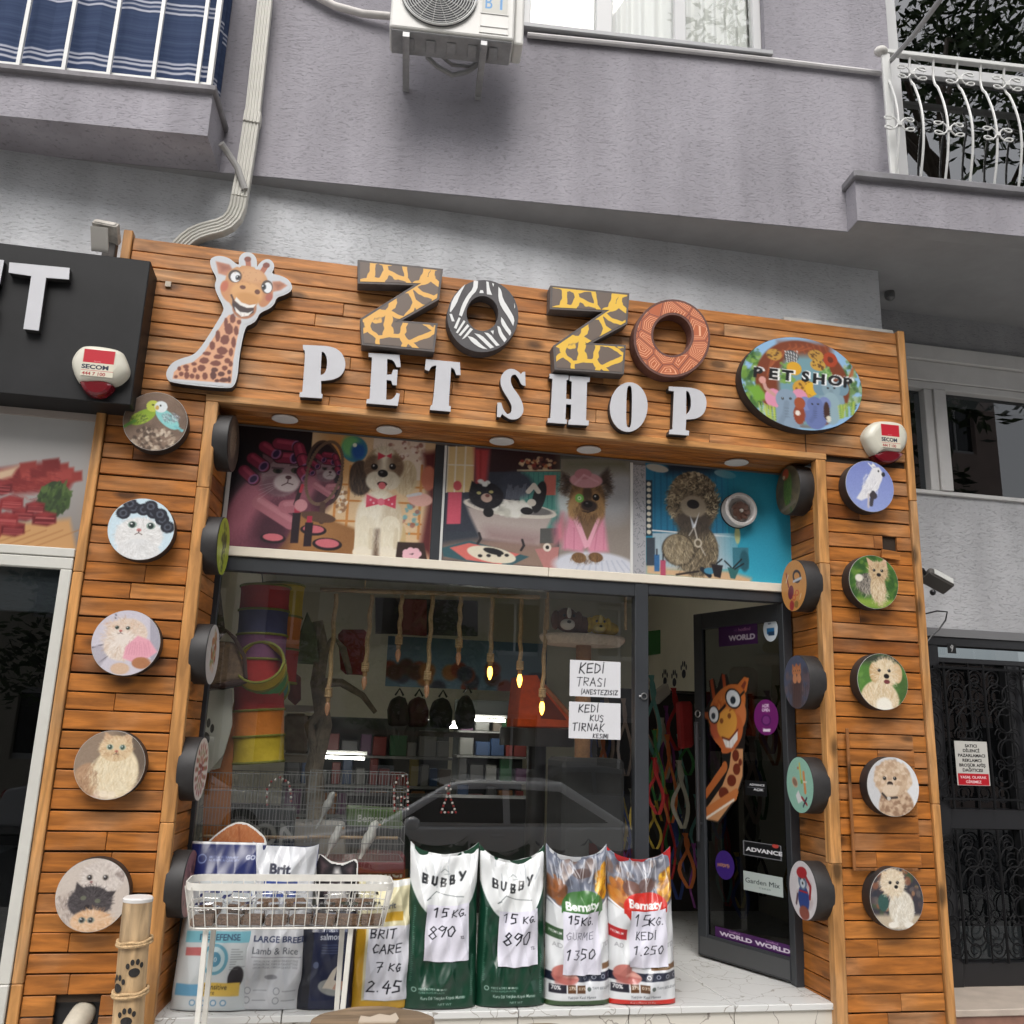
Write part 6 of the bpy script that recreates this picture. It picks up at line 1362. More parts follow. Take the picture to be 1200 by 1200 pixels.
alarm('alarm siren with red lens on the wooden front beside the oval sign', [(445, 520), (480, 465), (520, 452), (600, 458), (635, 475), (657, 525), (640, 590), (600, 610), (540, 595), (500, 615), (480, 595), (462, 560)], (900, 380, 4), .012, .07, [(488, 615), (540, 592), (600, 592), (632, 610), (610, 640), (565, 655), (520, 648)], 1, ((527, 466), (622, 584)))

# ------------------------------------------------------------------ butcher's shop on the left
SY = -.16
s0 = at(172, 304, y=SY); s1 = at(154, 471, y=SY); sbk = at(112, 490, y=.03)
T = thing('butcher_sign', 'black box sign with white letters ET at the left edge', 'sign', (-2, SY, 3.1))
sx = s1.x - .002
obj('box', MB().box(-6, sx, SY, .095, 3.08, 3.83), mat('sign_black', (.012, .012, .013), .5, spec=.25, var=.3, vs=3), T, bevel=.004)
obj('top_flashing', MB().box(-6, sx - .1, SY + .15, .099, 3.831, 3.87), mat('flash_beige', (.38, .33, .3), .7), T)
ST = (0, 300, 3.0)
Tt = [(33, 22), (245, 42), (242, 82), (162, 76), (136, 262), (82, 256), (110, 70), (30, 58)]
tt = trace(Tt, *ST, y=SY - .04)
def letter(name, outl): 
    o = obj(name, shift(extrude_mb(outl, [], .004), (0, SY - .036, 0)), WLET, T); 
    obj('side', shift(extrude_mb(outl, [], .035, -.001), (0, SY - .0005, 0)), BLACKSIDE, o)
letter('letter', tt)
zt_, zb_ = max(q[1] for q in tt), min(q[1] for q in tt); ex = at(2, 320, y=SY - .04).x; h = zt_ - zb_
letter('letter', [(ex - .42, zb_), (ex, zb_), (ex, zb_ + .12), (ex - .3, zb_ + .12), (ex - .3, zb_ + h / 2 - .06), (ex - .04, zb_ + h / 2 - .06), (ex - .04, zb_ + h / 2 + .06), (ex - .3, zb_ + h / 2 + .06), (ex - .3, zt_ - .12), (ex, zt_ - .12), (ex, zt_), (ex - .42, zt_)])
# meat poster
MY = .04
T2z1, T2z0 = at(60, 497, y=MY).z + .03, at(60, 642, y=MY).z
p = Pic(200, 150, (150, 148, 146), (-10, 445, 335, 395, 930, 965))
p.grad((196, 194, 192), (130, 124, 120)); p.poly([(-10, 880), (120, 860), (400, 830), (445, 980), (-10, 980)], (196, 150, 100), 1, 4)
for k in range(5): p.line([(60 * k, 975), (60 * k + 200, 880)], 5, (160, 110, 66), .6)
p.poly([(80, 610), (290, 572), (400, 640), (380, 700), (180, 720)], (134, 44, 42), 1, 4)
for k in range(14): x = random.uniform(170, 390); y = random.uniform(585, 680); p.poly([(x - 30, y - 20), (x + 30, y - 30), (x + 36, y + 14), (x - 20, y + 26)], random.choice([(150, 56, 50), (124, 36, 36), (164, 66, 60)]), 1, 2)
for k in range(130): x = random.uniform(90, 330); y = random.uniform(600, 790); p.line([(x, y), (x + 24, y + 8)], 3, random.choice([(170, 84, 78), (104, 28, 32)]), .4)
p.ell(330, 740, 60, 76, (62, 80, 44), 0, .1); p.blob(330, 740, 60, 72, [(44, 60, 34), (84, 106, 56), (60, 82, 40)], 100, 12)
p.ell(40, 650, 62, 60, (196, 70, 50), 0, .08); p.ell(25, 630, 22, 16, (230, 130, 110), 0, .5); p.poly([(90, 620), (180, 590), (160, 640), (110, 660)], (206, 176, 146), 1, 3)
for x, y, s in ((120, 690, 50), (175, 760, 45), (60, 740, 40), (10, 760, 40), (90, 790, 55), (225, 810, 42), (20, 830, 46), (105, 835, 46), (305, 830, 46), (195, 875, 46), (100, 885, 56), (170, 830, 40), (265, 780, 36)):
    p.poly([(x - s, y - s * .4), (x - s * .2, y - s * .75), (x + s * .9, y - s * .45), (x + s, y + s * .4), (x + s * .3, y + s * .7), (x - s * .9, y + s * .5)], random.choice([(112, 24, 28), (128, 32, 36), (98, 20, 26)]), 1, 2); p.poly([(x - s, y - s * .4), (x - s * .2, y - s * .75), (x + s * .9, y - s * .45), (x, y - s * .1)], (150, 56, 56), .8, 2)
    for k in range(5): yy = y + random.uniform(-.2, .5) * s; p.line([(x - s * .7, yy), (x + s * .8, yy + 4)], 3, (206, 120, 116), .5)
px1 = -1.205; px0 = at(0, 560, y=MY).x - .15
o = flat_pic('meat_poster', p, px0, px1, T2z0, T2z1, MY, None, PRINT, loc=((px0 + px1) / 2, MY, T2z0)); tag(o, 'poster of diced red meat with tomato and parsley above the neighbouring window', 'poster')
obj('sign_underside', MB().box(-6, -1.205, MY - .01, .09, T2z1 + .001, 3.079), mat('beige_strip', (.35, .30, .27), .7), bld)
obj('left_wall_fill', MB().box(-6, -1.21, MY + .005, .0995, T2z0 - .3, T2z1), GREYW, bld)
T = thing('neighbour_window', 'white framed dark shop window left of the wooden front', 'shop window', (-2, .05, .3))
za, zb2 = T2z0 - .002, at(60, 667, y=.03).z
mb = MB().box(-6, -1.205, .005, .06, (za + zb2) / 2 + .008, za).box(-6, -1.205, .0, .06, zb2, (za + zb2) / 2 + .003).box(-1.255, -1.205, .0, .06, .55, zb2 - .001).box(-6, -1.205, -.01, .1, .36, .549)
obj('frame', mb, mat('neighbour_frame', (.52, .51, .47), .4, var=.06), T, bevel=.004)
obj('pane', MB().box(-6, -1.256, .03, .036, .55, zb2), GLASSDK, T)
obj('shop_interior', MB().box(-6, -1.0, 1.6, 1.7, 0, 3.2).box(-1.0, -.9, .12, 1.7, 0, 3.2), mat('dark_shop', (.05, .045, .04), .9), T)
obj('counter', MB().box(-6, -1.6, .7, 1.3, .3, .95), mat('counter_grey', (.25, .25, .25), .5), T)
obj('plinth', MB().box(-6, -1.205, -.02, .1, 0, .358), mat('plinth_stone', (.34, .33, .31), .7, var=.15), T, bevel=.004)
# little floodlight on the black sign
q = at(128, 275, y=-.1)
T = thing('floodlight', 'small metal floodlight clamped on the black sign at the left', 'floodlight', (q.x, -.1, 3.83))
obj('stem', MB().box(q.x - .025, q.x + .035, -.09, -.04, 3.832, q.z - .02), mat('lamp_dark', (.06, .05, .045), .6, var=.3, vs=20), T, bevel=.004)
mb = MB().box(-.06, .06, -.05, .05, -.02, .02).box(-.05, .05, -.055, -.0505, -.015, .015); mb.xf(Matrix.Translation((q.x - .01, -.11, q.z + .005)) @ Matrix.Rotation(R(-35), 4, 'X') @ Matrix.Rotation(R(8), 4, 'Y'))
obj('head', mb, mat('lamp_worn', (.45, .42, .38), .5, .3, var=.4, vs=25), T, bevel=.006)
mb = MB().box(-.045, .035, -.02, -.014, -.06, .06); mb.xf(Matrix.Translation((q.x - .02, -.14, q.z - .05)) @ Matrix.Rotation(R(40), 4, 'X'))
obj('reflector', mb, mat('reflector', (.5, .48, .45), .3, .6), T)

# ------------------------------------------------------------------ right side: window band and iron entrance door
T = thing('window', 'grey framed dark window band right of the wooden front', 'window', (4, RY, w1.z))
wz1, wz0 = w0.z + .02, w1.z
fa = at(1100, 450, y=RY).z
mx0, mx1, mx2, mx3 = at(1086, 520, y=RY).x, at(1094, 520, y=RY).x, at(1098, 520, y=RY).x, at(1110, 520, y=RY).x
mb = MB().box(3.13, 12, RY - .06, RY + .1, wz1 - .10, wz1).box(3.13, 12, RY - .03, RY + .1, fa + .002, wz1 - .101).box(3.13, 12, RY - .02, RY + .1, fa - .05, fa)
mb.box(3.13, 12, RY - .02, RY + .1, wz0 - .002, wz0 + .025).box(mx0, mx1 + .01, RY - .015, RY + .1, wz0 + .026, fa - .051).box(mx1 + .012, mx3, RY - .03, RY + .1, wz0 + .026, fa - .051).box(7.0, 7.1, RY - .03, RY + .1, wz0 + .026, fa - .051)
obj('frame', mb, GREYFR, T, bevel=.004)
obj('pane', MB().box(3.13, mx0, RY + .04, RY + .046, wz0 + .026, fa - .051), GLASSDK, T)
obj('pane', MB().box(mx3, 7.0, RY + .04, RY + .046, wz0 + .026, fa - .051), GLASSDK, T)
obj('dark_room', MB().box(3.14, 12, RY + .9, RY + .95, wz0, wz1), mat('dark_store', (.035, .035, .035), .9), T)
# entrance
EZ = at(1160, 1156, y=RY).z
dx0 = at(1092, 900, y=RY).x - .15
ztop_d = d0.z - .021
T = thing('entrance_door', 'black iron entrance door with curled grille at the right edge', 'door', (4, RY, EZ))
pzt = at(1140, 776, y=RY).z; pmt = at(1150, 948, y=RY).z; pmb = at(1150, 972, y=RY).z; pbt = at(1150, 1128, y=RY).z
mb = MB().box(dx0, 5.6, RY - .0, RY + .08, ztop_d - .055, ztop_d).box(3.25, 3.66, RY - .012, RY + .07, EZ, ztop_d - .056).box(3.661, 5.2, RY + .0, RY + .07, pmb, pmt).box(3.661, 5.2, RY - .0, RY + .07, EZ, pbt).box(3.661, 5.2, RY + .0, RY + .07, pzt - .012, pzt + .02)
ex1 = at(1188, 900, y=RY).x
mb.box(ex1, ex1 + .12, RY - .005, RY + .069, pbt + .001, pmb - .001).box(ex1, ex1 + .12, RY - .005, RY + .069, pmt + .001, pzt - .013)
obj('frame', mb, BLACKP, T, bevel=.004)
obj('pane', MB().box(3.661, 5.6, RY + .05, RY + .056, EZ, ztop_d - .056), GLASSDK, T)
obj('dark_hall', MB().box(3.3, 6.2, RY + 1.3, RY + 1.35, EZ, ztop_d), mat('dark_hall', (.03, .03, .032), .9), T)
IRON = mat('wrought_iron', (.008, .008, .009), .6, spec=.15)
def spiral(cx, cz, r, turns, a0, d=1, n=26, y=RY - .03):
    return [(cx + r * (1 - .62 * k / n) * math.cos(a0 + d * turns * 6.283 * k / n), y, cz + r * (1 - .62 * k / n) * math.sin(a0 + d * turns * 6.283 * k / n)) for k in range(n + 1)]
mb = MB()
for (cxp, zlo, zhi) in ((1113, 0, 1), (1160, 0, 1), (1205, 0, 1)):
    c = at(cxp, 880, y=RY - .03).x
    for (zl, zh) in ((pmt + .0, pzt - .013), (pbt, pmb)):
        Hs = zh - zl
        mb.tube([(c, RY - .03, zl), (c, RY - .03, zh)], .009, 6)
        if c + .1 < 5: mb.tube([(c + .17, RY - .03, zl), (c + .17, RY - .03, zh)], .006, 6)
        for f, rr2 in ((.10, .05), (.22, .075), (.40, .10), (.60, .10), (.78, .075), (.90, .05)):
            for s in (-1, 1):
                mb.tube(spiral(c + s * (rr2 + .012), zl + Hs * f, rr2, 1.35, math.pi if s > 0 else 0, s * (1 if f < .5 else -1)), .0042, 5)
                if rr2 > .07: mb.tube(spiral(c + s * (rr2 * .9), zl + Hs * f + rr2 * .9, rr2 * .45, 1.2, math.pi if s > 0 else 0, -s), .0034, 5)
mb.box(3.6, 5.2, RY - .035, RY - .022, pmt + .05, pmt + .062).box(3.6, 5.2, RY - .035, RY - .022, pzt - .05, pzt - .035)
obj('grille', mb, IRON, T, smooth=True)
g = Pic(60, 24, (14, 14, 15)); g.text(.1, .8, .6, '1A', (170, 170, 165), .02)
nq = at(1115, 760, y=RY)
n0 = Pic(40, 40, (14, 14, 16)); n0.hand(.3, .15, .6, '9', (170, 170, 170), .1)
flat_pic('number_mark', n0, nq.x - .03, nq.x + .03, nq.z - .03, nq.z + .03, RY - .0022, T)
a_, b_2 = at(1118, 868, y=RY - .045), at(1158, 921, y=RY - .045)
p = Pic(120, 160, (206, 204, 198), (0, 150, 0, 0, 218, 218))
for i, s in enumerate(('SATICI', 'DİLENCİ', 'PAZARLAMACI', 'REKLAMCI', 'BROŞÜR AFİŞ', 'DAĞITICISI')): p.text(75, 30 + 24 * i, 15, s, (40, 38, 38), .03, 0, .92, .5)
p.rect(5, 160, 146, 216, (190, 30, 44)); p.text(75, 184, 13, 'YASAL OLARAK', (246, 230, 230), .03, 0, .95, .5); p.text(75, 206, 13, 'GİREMEZ', (246, 230, 230), .03, 0, .95, .5)
NW = at(1158, 890, y=RY - .045).x
o = flat_pic('notice_sign', p, a_.x, NW, b_2.z, a_.z, RY - .045, None, PAPER, loc=(a_.x, RY - .045, b_2.z)); tag(o, 'white notice with red foot hung on the iron entrance door', 'sign')
ef0, ef1 = at(1160, 1157, y=RY).z, at(1160, 1183, z=.33)
T = thing('entrance_threshold', 'beige stone threshold with brown riser before the iron door', 'step', (4, .3, 0))
obj('slab', MB().box(3.212, 7, ef1.y, RY + .1, EZ - .035, EZ - .001), mat('threshold_stone', (.45, .38, .32), .5, var=.15, vs=6), T, bevel=.004)
obj('riser', MB().box(3.212, 7, ef1.y + .012, RY, 0, EZ - .036), mat('riser_brown', (.24, .12, .085), .6, var=.25, vs=8), T)
# floodlight on the right edge and its cable, small camera under the soffit
q = at(1098, 681, y=.25)
T = thing('floodlight', 'small grey floodlight fixed beside the right edge of the wooden front', 'floodlight', (q.x, .25, q.z))
mb = MB().box(-.085, .085, -.05, .05, -.028, .028); mb.xf(Matrix.Translation(q) @ Matrix.Rotation(R(24), 4, 'Y') @ Matrix.Rotation(R(-30), 4, 'X'))
obj('head', mb, mat('lamp_body', (.07, .065, .06), .5), T, bevel=.01)
mb = MB().box(-.06, .07, -.054, -.0505, -.02, .022); mb.xf(Matrix.Translation(q) @ Matrix.Rotation(R(24), 4, 'Y') @ Matrix.Rotation(R(-30), 4, 'X'))
obj('lamp_glass', mb, mat('lamp_face', (.5, .5, .48), .25), T)
obj('arm', MB().tube([(3.20, .2, q.z + .05), (q.x - .09, .25, q.z + .06), (q.x - .06, .25, q.z + .02)], .014, 8), BLACKP, T)
obj('sensor', MB().ball((q.x - .055, .22, q.z - .075), .018, .018, .018), BLACKP, T, smooth=True)
cb = [(1082, 720), (1098, 716), (1110, 717), (1108, 727), (1100, 738), (1092, 745), (1087, 752), (1082, 756)]
o = obj('cable', MB().tube([at(*c_, y=.4) for c_ in cb], .005, 6), BLACKP, smooth=True); tag(o, 'thin dark cable looping out beside the right floodlight', 'cable')
q = at(1042, 334, y=.32)
o = obj('dome_camera', MB().lathe([(.03, .0), (.034, -.02), (.030, -.045), (.012, -.06)][::-1], (q.x, .32, ZS - .004 + .0), 'z', 20), mat('dome', (.12, .12, .12), .4), smooth=True); tag(o, 'small dark dome camera under the right soffit', 'camera')
o = obj('board_cap', MB().box(2.45, 3.16, .0355, .09, ZT + .001, ZT + .02), mat('cap_grey', (.5, .49, .46), .6, var=.2), loc=(2.8, .05, ZT)); tag(o, 'grey strip of flashing lying on the top right edge of the boards', 'flashing')

# ------------------------------------------------------------------ bags of food
def bag(name, label, px, py, w, h, d, pic, back=(200, 200, 200), y=.1, rotz=0, tilt=-4, dip=.05, ears=.03, group=None, roll=0, material=None, flat_top=False, seed=0, zbase=None, wave=1.45):
    q = at(px, py, y=y); z0 = FZ if zbase is None else zbase
    T = thing(name, label, 'food bag', (q.x, y, z0), group)
    rnd = np.random.RandomState(seed + 11)
    ph = rnd.uniform(0, 6.28, 12)
    def crump(u, v): return wave * (.010 * (np.abs(np.sin(u * 5 + v * 8 + ph[4])) - .5) + .008 * (np.abs(np.sin(u * 13 - v * 6 + ph[5])) - .5) * (v < 2) + .006 * np.sin(u * 9 + v * 7 + ph[0]) + .005 * np.sin(u * 17 - v * 11 + ph[1]) + .004 * np.sin(v * 23 + u * 5 + ph[2]) + .003 * np.sin(u * 31 + v * 19 + ph[3]))
    def thick(u, v):                        # v: 0 top .. 1 bottom
        up_ = np.clip((v - .02) / .34, 0, 1) ** .65 if not flat_top else np.clip(.35 + v / .2 * .65, 0, 1); lo = np.clip((1 - v) / .10, 0, 1) ** .5 * .25 + .75
        return up_ * lo
    def halfw(v): return w / 2 * (1 - .05 * np.exp(-((v - .0) / .1) ** 2) * 0 - .035 * np.sin(np.pi * np.clip((v - .05) / .5, 0, 1)) + .02 * np.clip((v - .6) / .3, 0, 1))
    def front(u, v):
        e = np.abs(2 * u - 1); pr = (1 - e ** 3.2) ** .55; th = d / 2 * thick(u, v)
        top = h * (1 - dip * (1 - e ** 1.6)) + ears * np.clip((e - .55) / .45, 0, 1) ** 2 * .8
        zz = top * (1 - v); x = (2 * u - 1) * halfw(v)
        yy = -th * pr + crump(u, v) * (.25 + .75 * pr) * np.clip((1 - v) * 6, 0, 1)
        return q.x + x, y + yy, z0 + zz
    pic_sheet('printed_front', pic, front, T, material or FOIL, nu=pic.W, nv=pic.H, smooth=True)
    nu, nv = 30, 40; U, V = np.meshgrid(np.linspace(0, 1, nu), np.linspace(0, 1, nv)); x, yf, z = front(U, V); e = np.abs(2 * U - 1); yb = y + d / 2 * thick(U, V) * (1 - e ** 3.2) ** .55
    mb = MB().add(np.stack([x, yb, z], -1).reshape(-1, 3), grid_faces(nu, nv))
    obj('back', mb, mat(name + '_back_%d_%d_%d' % back, rgb(*back), .35), T, smooth=True)
    T.rotation_euler = (R(tilt), R(roll), R(rotz))
    return T, front, q, z0
def sheet_on(T, front, q, pic, u0, u1, v0, v1, name='price_sheet', off=.006):
    """a paper taped on the bag, following its front"""
    def fn(u, v):
        U = u0 + (u1 - u0) * u; V = v0 + (v1 - v0) * v; x, y, z = front(U, V)
        ys = y - off - .003 * np.sin(v * 9) * 0
        return x, ys, z
    rot = tuple(T.rotation_euler); 
    T.rotation_euler = (0, 0, 0)
    o = pic_sheet(name, pic, fn, T, PAPER, smooth=True); T.rotation_euler = rot; return o
def paper(W, H, c=(226, 224, 234)):
    p = Pic(W, H, c, (0, 100, 0, 0, 100 * H / W, 100 * H / W)); p.noise(2); return p
GBAG = (18, 62, 44)
def green_bag(seed):
    p = Pic(130, 290, GBAG, (0, 100, 0, 0, 223, 223)); random.seed(seed)
    p.ell(50, 30, 53, 66, (226, 228, 228), 0, .02); p.rect(0, 0, 100, 40, (226, 228, 228)); p.ell(50, 22, 50, 66, (230, 232, 232), 0, .02)
    for k in range(14): x = random.uniform(5, 95); y = random.uniform(0, 25); p.line([(x, y), (x + random.uniform(-8, 8), y + random.uniform(10, 40))], random.uniform(.8, 2.4), random.choice([(196, 200, 204), (246, 248, 250), (176, 182, 188)]), .6)  # crinkle highlights and creases painted into the print
    for i, ch in enumerate('BUBBY'): p.hand(17 + 13.5 * i, 30 + (4, 5, 6, 3, 0)[i] * (1 if seed == 1 else 1.2), 12.5, ch, (22, 24, 28), 3.0)
    p.line([(24, 70), (38, 56), (52, 60), (78, 66)], .8, (60, 70, 70)); p.line([(24, 70), (30, 66)], .8, (60, 70, 70)); p.line([(44, 27), (50, 22), (56, 27)], 1, (130, 140, 140)); p.line([(50, 30), (58, 30)], .9, (130, 140, 140))
    for k in range(40): p.line([(7, 84 + 2.6 * k), (7 + random.uniform(1, 3), 84 + 2.6 * k)], .9, (150, 190, 170), .6)
    for k in range(22): p.line([(90, 150 + 2.6 * k), (90 + random.uniform(1, 4), 150 + 2.6 * k)], .9, (190, 210, 200), .6)
    p.ell(13, 196, 3.2, 3.2, (200, 220, 210)); p.ell(13, 196, 2.3, 2.3, GBAG)
    p.text(19, 196, 3.2, 'KEDİ KÖPEK MAMASI', (206, 220, 212), .01, 0, .9); p.text(19, 200.5, 2.6, 'SÜPER PREMİUM KALİTE', (206, 220, 212), .0, 0, .9); p.text(22, 209, 4.6, 'Kuru Etli Yetişkin Köpek Maması', (226, 234, 228), .01, 0, .72); p.text(46, 218, 3.6, 'NET WT', (190, 206, 196), .0)
    return p
def price(lines, c=(226, 224, 236), H=1.6, W=90):
    p = paper(W, int(W * H), c)
    for (x, y, h, s, col_, w) in lines: p.hand(x, y, h, s, col_, w)
    return p
INK = (28, 28, 36)
T, fr, q, z0 = bag('food_bag', 'green and white bag of dog food, left of the pair, price sheet 15 KG 890', 514, 1183, .335, .695, .17, green_bag(1), (20, 66, 46), y=.13, seed=1, group='large food bags on the step')
sheet_on(T, fr, q, price([(14, 8, 26, '15', INK, 3.2), (58, 14, 20, 'KG.', INK, 2.6), (6, 62, 32, '8', INK, 3), (27, 58, 32, '9', INK, 3), (48, 60, 30, '0', INK, 3), (78, 90, 7, 'TL', INK, 1.2)], H=1.62), .24, .86, .34, .70)
T, fr, q, z0 = bag('food_bag', 'green and white bag of dog food, right of the pair, price sheet 15 KG 890', 597, 1183, .325, .68, .17, green_bag(2), (20, 66, 46), y=.14, seed=5, group='large food bags on the step', dip=.07, ears=.035)
sheet_on(T, fr, q, price([(8, 6, 27, '15', INK, 3.2), (60, 16, 18, 'KG.', INK, 2.6), (10, 62, 36, '8', INK, 3.4), (34, 62, 36, '9', INK, 3.4), (58, 62, 34, '0', INK, 3.4), (82, 108, 8, 'TL', INK, 1.2)], H=1.62), .27, .86, .36, .73)
def bematy(c1, c2, red):
    p = Pic(130, 290, (222, 224, 228), (0, 100, 0, 0, 223, 223)); random.seed(5 if red else 6)
    p.rect(0, 0, 100, 80, (110, 116, 132), 1, 3); p.blob(50, 26, 50, 22, [(84, 84, 94), (150, 150, 160), (120, 96, 84)], 40, 8, .7)
    if red: p.blob(20, 60, 16, 22, [(196, 120, 40), (206, 140, 60), (150, 84, 40)], 60, 6); p.ell(34, 48, 14, 12, (120, 84, 74), 0, .1); p.ell(58, 42, 14, 12, (110, 84, 80), 0, .1)
    else: p.blob(14, 56, 14, 18, [(150, 90, 50), (120, 76, 50)], 40, 6); p.ell(56, 26, 16, 8, (90, 70, 66), 0, .2)
    p.blob(90, 46, 14, 24, [(220, 160, 36), (236, 180, 50), (196, 130, 30), (150, 96, 30)], 90, 4)
    for k in range(20): x = random.uniform(10, 90); y = random.uniform(0, 14); p.line([(x, y), (x + random.uniform(-14, 14), y + random.uniform(14, 46))], random.uniform(.8, 2.6), random.choice([(206, 212, 222), (240, 242, 246), (90, 96, 110)]), .55)  # pale glints and dark folds of the crinkled plastic, painted on
    p.line([(2, 76), (22, 84), (28, 100)], 3, (240, 240, 244)); p.poly([(0, 80), (22, 84), (30, 110), (30, 223), (0, 223)], (226, 228, 230)); p.poly([(100, 74), (86, 80), (84, 110), (84, 223), (100, 223)], (226, 228, 230))
    p.ell(54, 78, 34, 26, c1, 0, .03); p.rect(20, 74, 88, 88, c1); 
    p.text(54, 82 if not red else 78, 13, 'Bematy', (240, 242, 240), .035, -2 if not red else 3, 1.0, .5)
    p.rect(0, 112, 26, 128, c2); p.text(3, 121, 4, 'PREMIUM', (236, 236, 236), .01, 0, .8); p.text(8, 140, 7, 'AD', (150, 150, 155)); p.text(84, 140, 7, 'TD', (150, 150, 155))
    p.rect(60 if red else 84, 164, 100, 172, (120, 84, 50)); p.text(70, 170, 4, 'Chicken' if red else '', (230, 220, 200)) if red else None
    p.rect(0, 176, 100, 188, (36, 40, 58))
    for x in (56, 70, 84, 96): p.ell(x, 182, 3, 3, (206, 210, 220)); p.ell(x, 182, 2.2, 2.2, (36, 40, 58))
    p.ell(26, 182, 20, 10, (206, 140, 130), 10, .1); p.ell(20, 174, 14, 10, (196, 120, 110), -20, .1); p.ell(34, 184, 12, 7, (226, 168, 156), 0, .2); p.poly([(6, 180), (46, 184), (40, 194), (12, 192)], (170, 86, 80), .7, 2)
    p.rect(4, 193, 28, 205, (38, 36, 48)); p.text(6, 200, 6, '70%', (240, 240, 240), .03); p.rect(30, 193, 42, 205, (96, 62, 36)); p.rect(44, 193, 56, 205, (96, 62, 36)); p.text(32, 200, 4.6, '27%', (236, 226, 210), .01); p.text(46, 200, 4.6, '03%', (236, 226, 210), .01)
    p.ell(62, 199, 3.2, 3.2, (90, 100, 96)); p.text(67, 200, 4, 'TAM BESLENME', (90, 96, 100), .0, 0, .9); p.text(30, 213, 4, 'Yetişkin Kedi Maması', (80, 84, 90), .0, 0, .9)
    p.rect(0, 216, 100, 223, c1 if red else (60, 84, 50), 1); p.text(30, 221.5, 3.6, 'Kuru Mama 15 Kg', (236, 226, 220)) if red else None
    return p
T, fr, q, z0 = bag('food_bag', 'white food bag with green emblem, price sheet GURME 1350', 676, 1178, .315, .685, .17, bematy((66, 118, 56), (62, 92, 60), False), (206, 208, 210), y=.14, seed=9, group='large food bags on the step', dip=.05, ears=.04)
sheet_on(T, fr, q, price([(10, 8, 22, '15', INK, 3), (44, 10, 22, 'KG.', INK, 2.6), (6, 52, 20, 'GURME', (90, 90, 104), 1.4), (4, 98, 27, '1350', INK, 2.7)], H=1.66), .22, .80, .385, .80)
T, fr, q, z0 = bag('food_bag', 'white food bag with red emblem, price sheet KEDI 1250', 751, 1178, .335, .685, .17, bematy((206, 44, 34), (190, 36, 40), True), (176, 28, 32), y=.13, seed=13, group='large food bags on the step', dip=.06, ears=.03, rotz=-4)
sheet_on(T, fr, q, price([(10, 10, 32, '15', INK, 3), (52, 20, 22, 'KG.', INK, 2.6), (14, 60, 21, 'KEDJ', INK, 2.4), (6, 100, 24, '1.250', INK, 2.6)], H=1.62), .29, .85, .365, .75)
# small bags behind the wire basket
def brit_defense():
    p = Pic(130, 270, (214, 220, 222), (0, 100, 0, 0, 208, 208)); random.seed(3)
    p.rect(0, 0, 100, 46, (30, 40, 96)); p.rect(0, 0, 100, 3, (226, 226, 226)); p.ell(18, 22, 6, 6, (150, 166, 206)); p.ell(18, 22, 5, 5, (30, 40, 96)); p.text(28, 21, 3, 'BRITISH VETERINARY', (150, 166, 206)); p.text(28, 25, 3, 'NUTRITION QUALITY', (150, 166, 206)); p.text(76, 22, 6, 'GO', (226, 230, 240), .03)
    p.rect(12, 112, 100, 126, (130, 196, 212)); p.text(30, 123, 8, 'IVEDEFENSE', (60, 80, 110), .02, 0, .9); p.rect(14, 132, 44, 142, (196, 110, 110)); p.ell(52, 146, 17, 19, (110, 170, 190)); p.ell(52, 146, 13, 15, (196, 220, 226)); p.ell(52, 146, 8, 9, (90, 150, 176)); p.text(47, 149, 6, '20', (240, 240, 246))
    p.ell(80, 168, 9, 14, (50, 46, 50), 10, .1); p.rect(6, 176, 40, 190, (110, 170, 206)); p.rect(40, 174, 86, 190, (226, 190, 90)); p.text(43, 182, 6.6, 'Sensitive', (70, 60, 40), .01, 0, .9); p.text(43, 188, 5, 'Care', (70, 60, 40))
    for x in (30, 42, 56, 68): p.ell(x, 198, 4, 4, (110, 160, 196)); p.ell(x, 198, 2.6, 2.6, (226, 230, 232))
    for k in range(9): y = 134 + 3 * k; p.line([(72, y), (72 + random.uniform(6, 20), y)], 1, (120, 126, 130), .7)
    return p
T, fr, q, z0 = bag('food_bag', 'bag with navy top and pale blue label standing behind the wire basket', 246, 1190, .345, .70, .16, brit_defense(), (24, 30, 66), y=.17, tilt=-5, dip=0, ears=0, flat_top=True, seed=21, rotz=-6, group='food bags behind the wire basket', wave=.5)
def brit_lamb():
    p = Pic(130, 270, (214, 216, 220), (0, 100, 0, 0, 208, 208)); random.seed(4)
    for k in range(20): x = random.uniform(0, 100); y = random.uniform(2, 60); p.line([(x, y), (x + random.uniform(-14, 14), y + 14)], 2, random.choice([(240, 240, 242), (190, 192, 198)]), .5)  # sheen of the crinkles painted as lighter and darker strokes
    p.text(30, 36, 13, 'Brit', (40, 42, 60), .04, 0, 1.2); p.rect(24, 46, 76, 66, (50, 76, 150)); p.text(32, 61, 10, 'CARE', (226, 230, 240), .03, 0, 1.1)
    p.text(20, 124, 8, 'LARGE BREED', (40, 50, 90), .025, 0, 1.15); p.text(20, 139, 9, 'Lamb & Rice', (70, 74, 84), .0, 0, 1.05); p.line([(20, 143), (90, 143)], .8, (130, 130, 140))
    for k in range(3): p.text(24, 149 + 4 * k, 2.6, 'HYPOALLERGENIC FORMULA FOR ADULT DOGS', (110, 114, 124), .0, 0, .8)
    p.ell(50, 168, 9, 3, (150, 150, 156)); 
    for x in (20, 60):
        for y in (184, 196): p.ell(x, y, 4.5, 4.5, (120, 126, 136)); p.ell(x, y, 3.7, 3.7, (214, 216, 220)); p.line([(x + 8, y), (x + 26, y)], .9, (140, 144, 150))
    return p
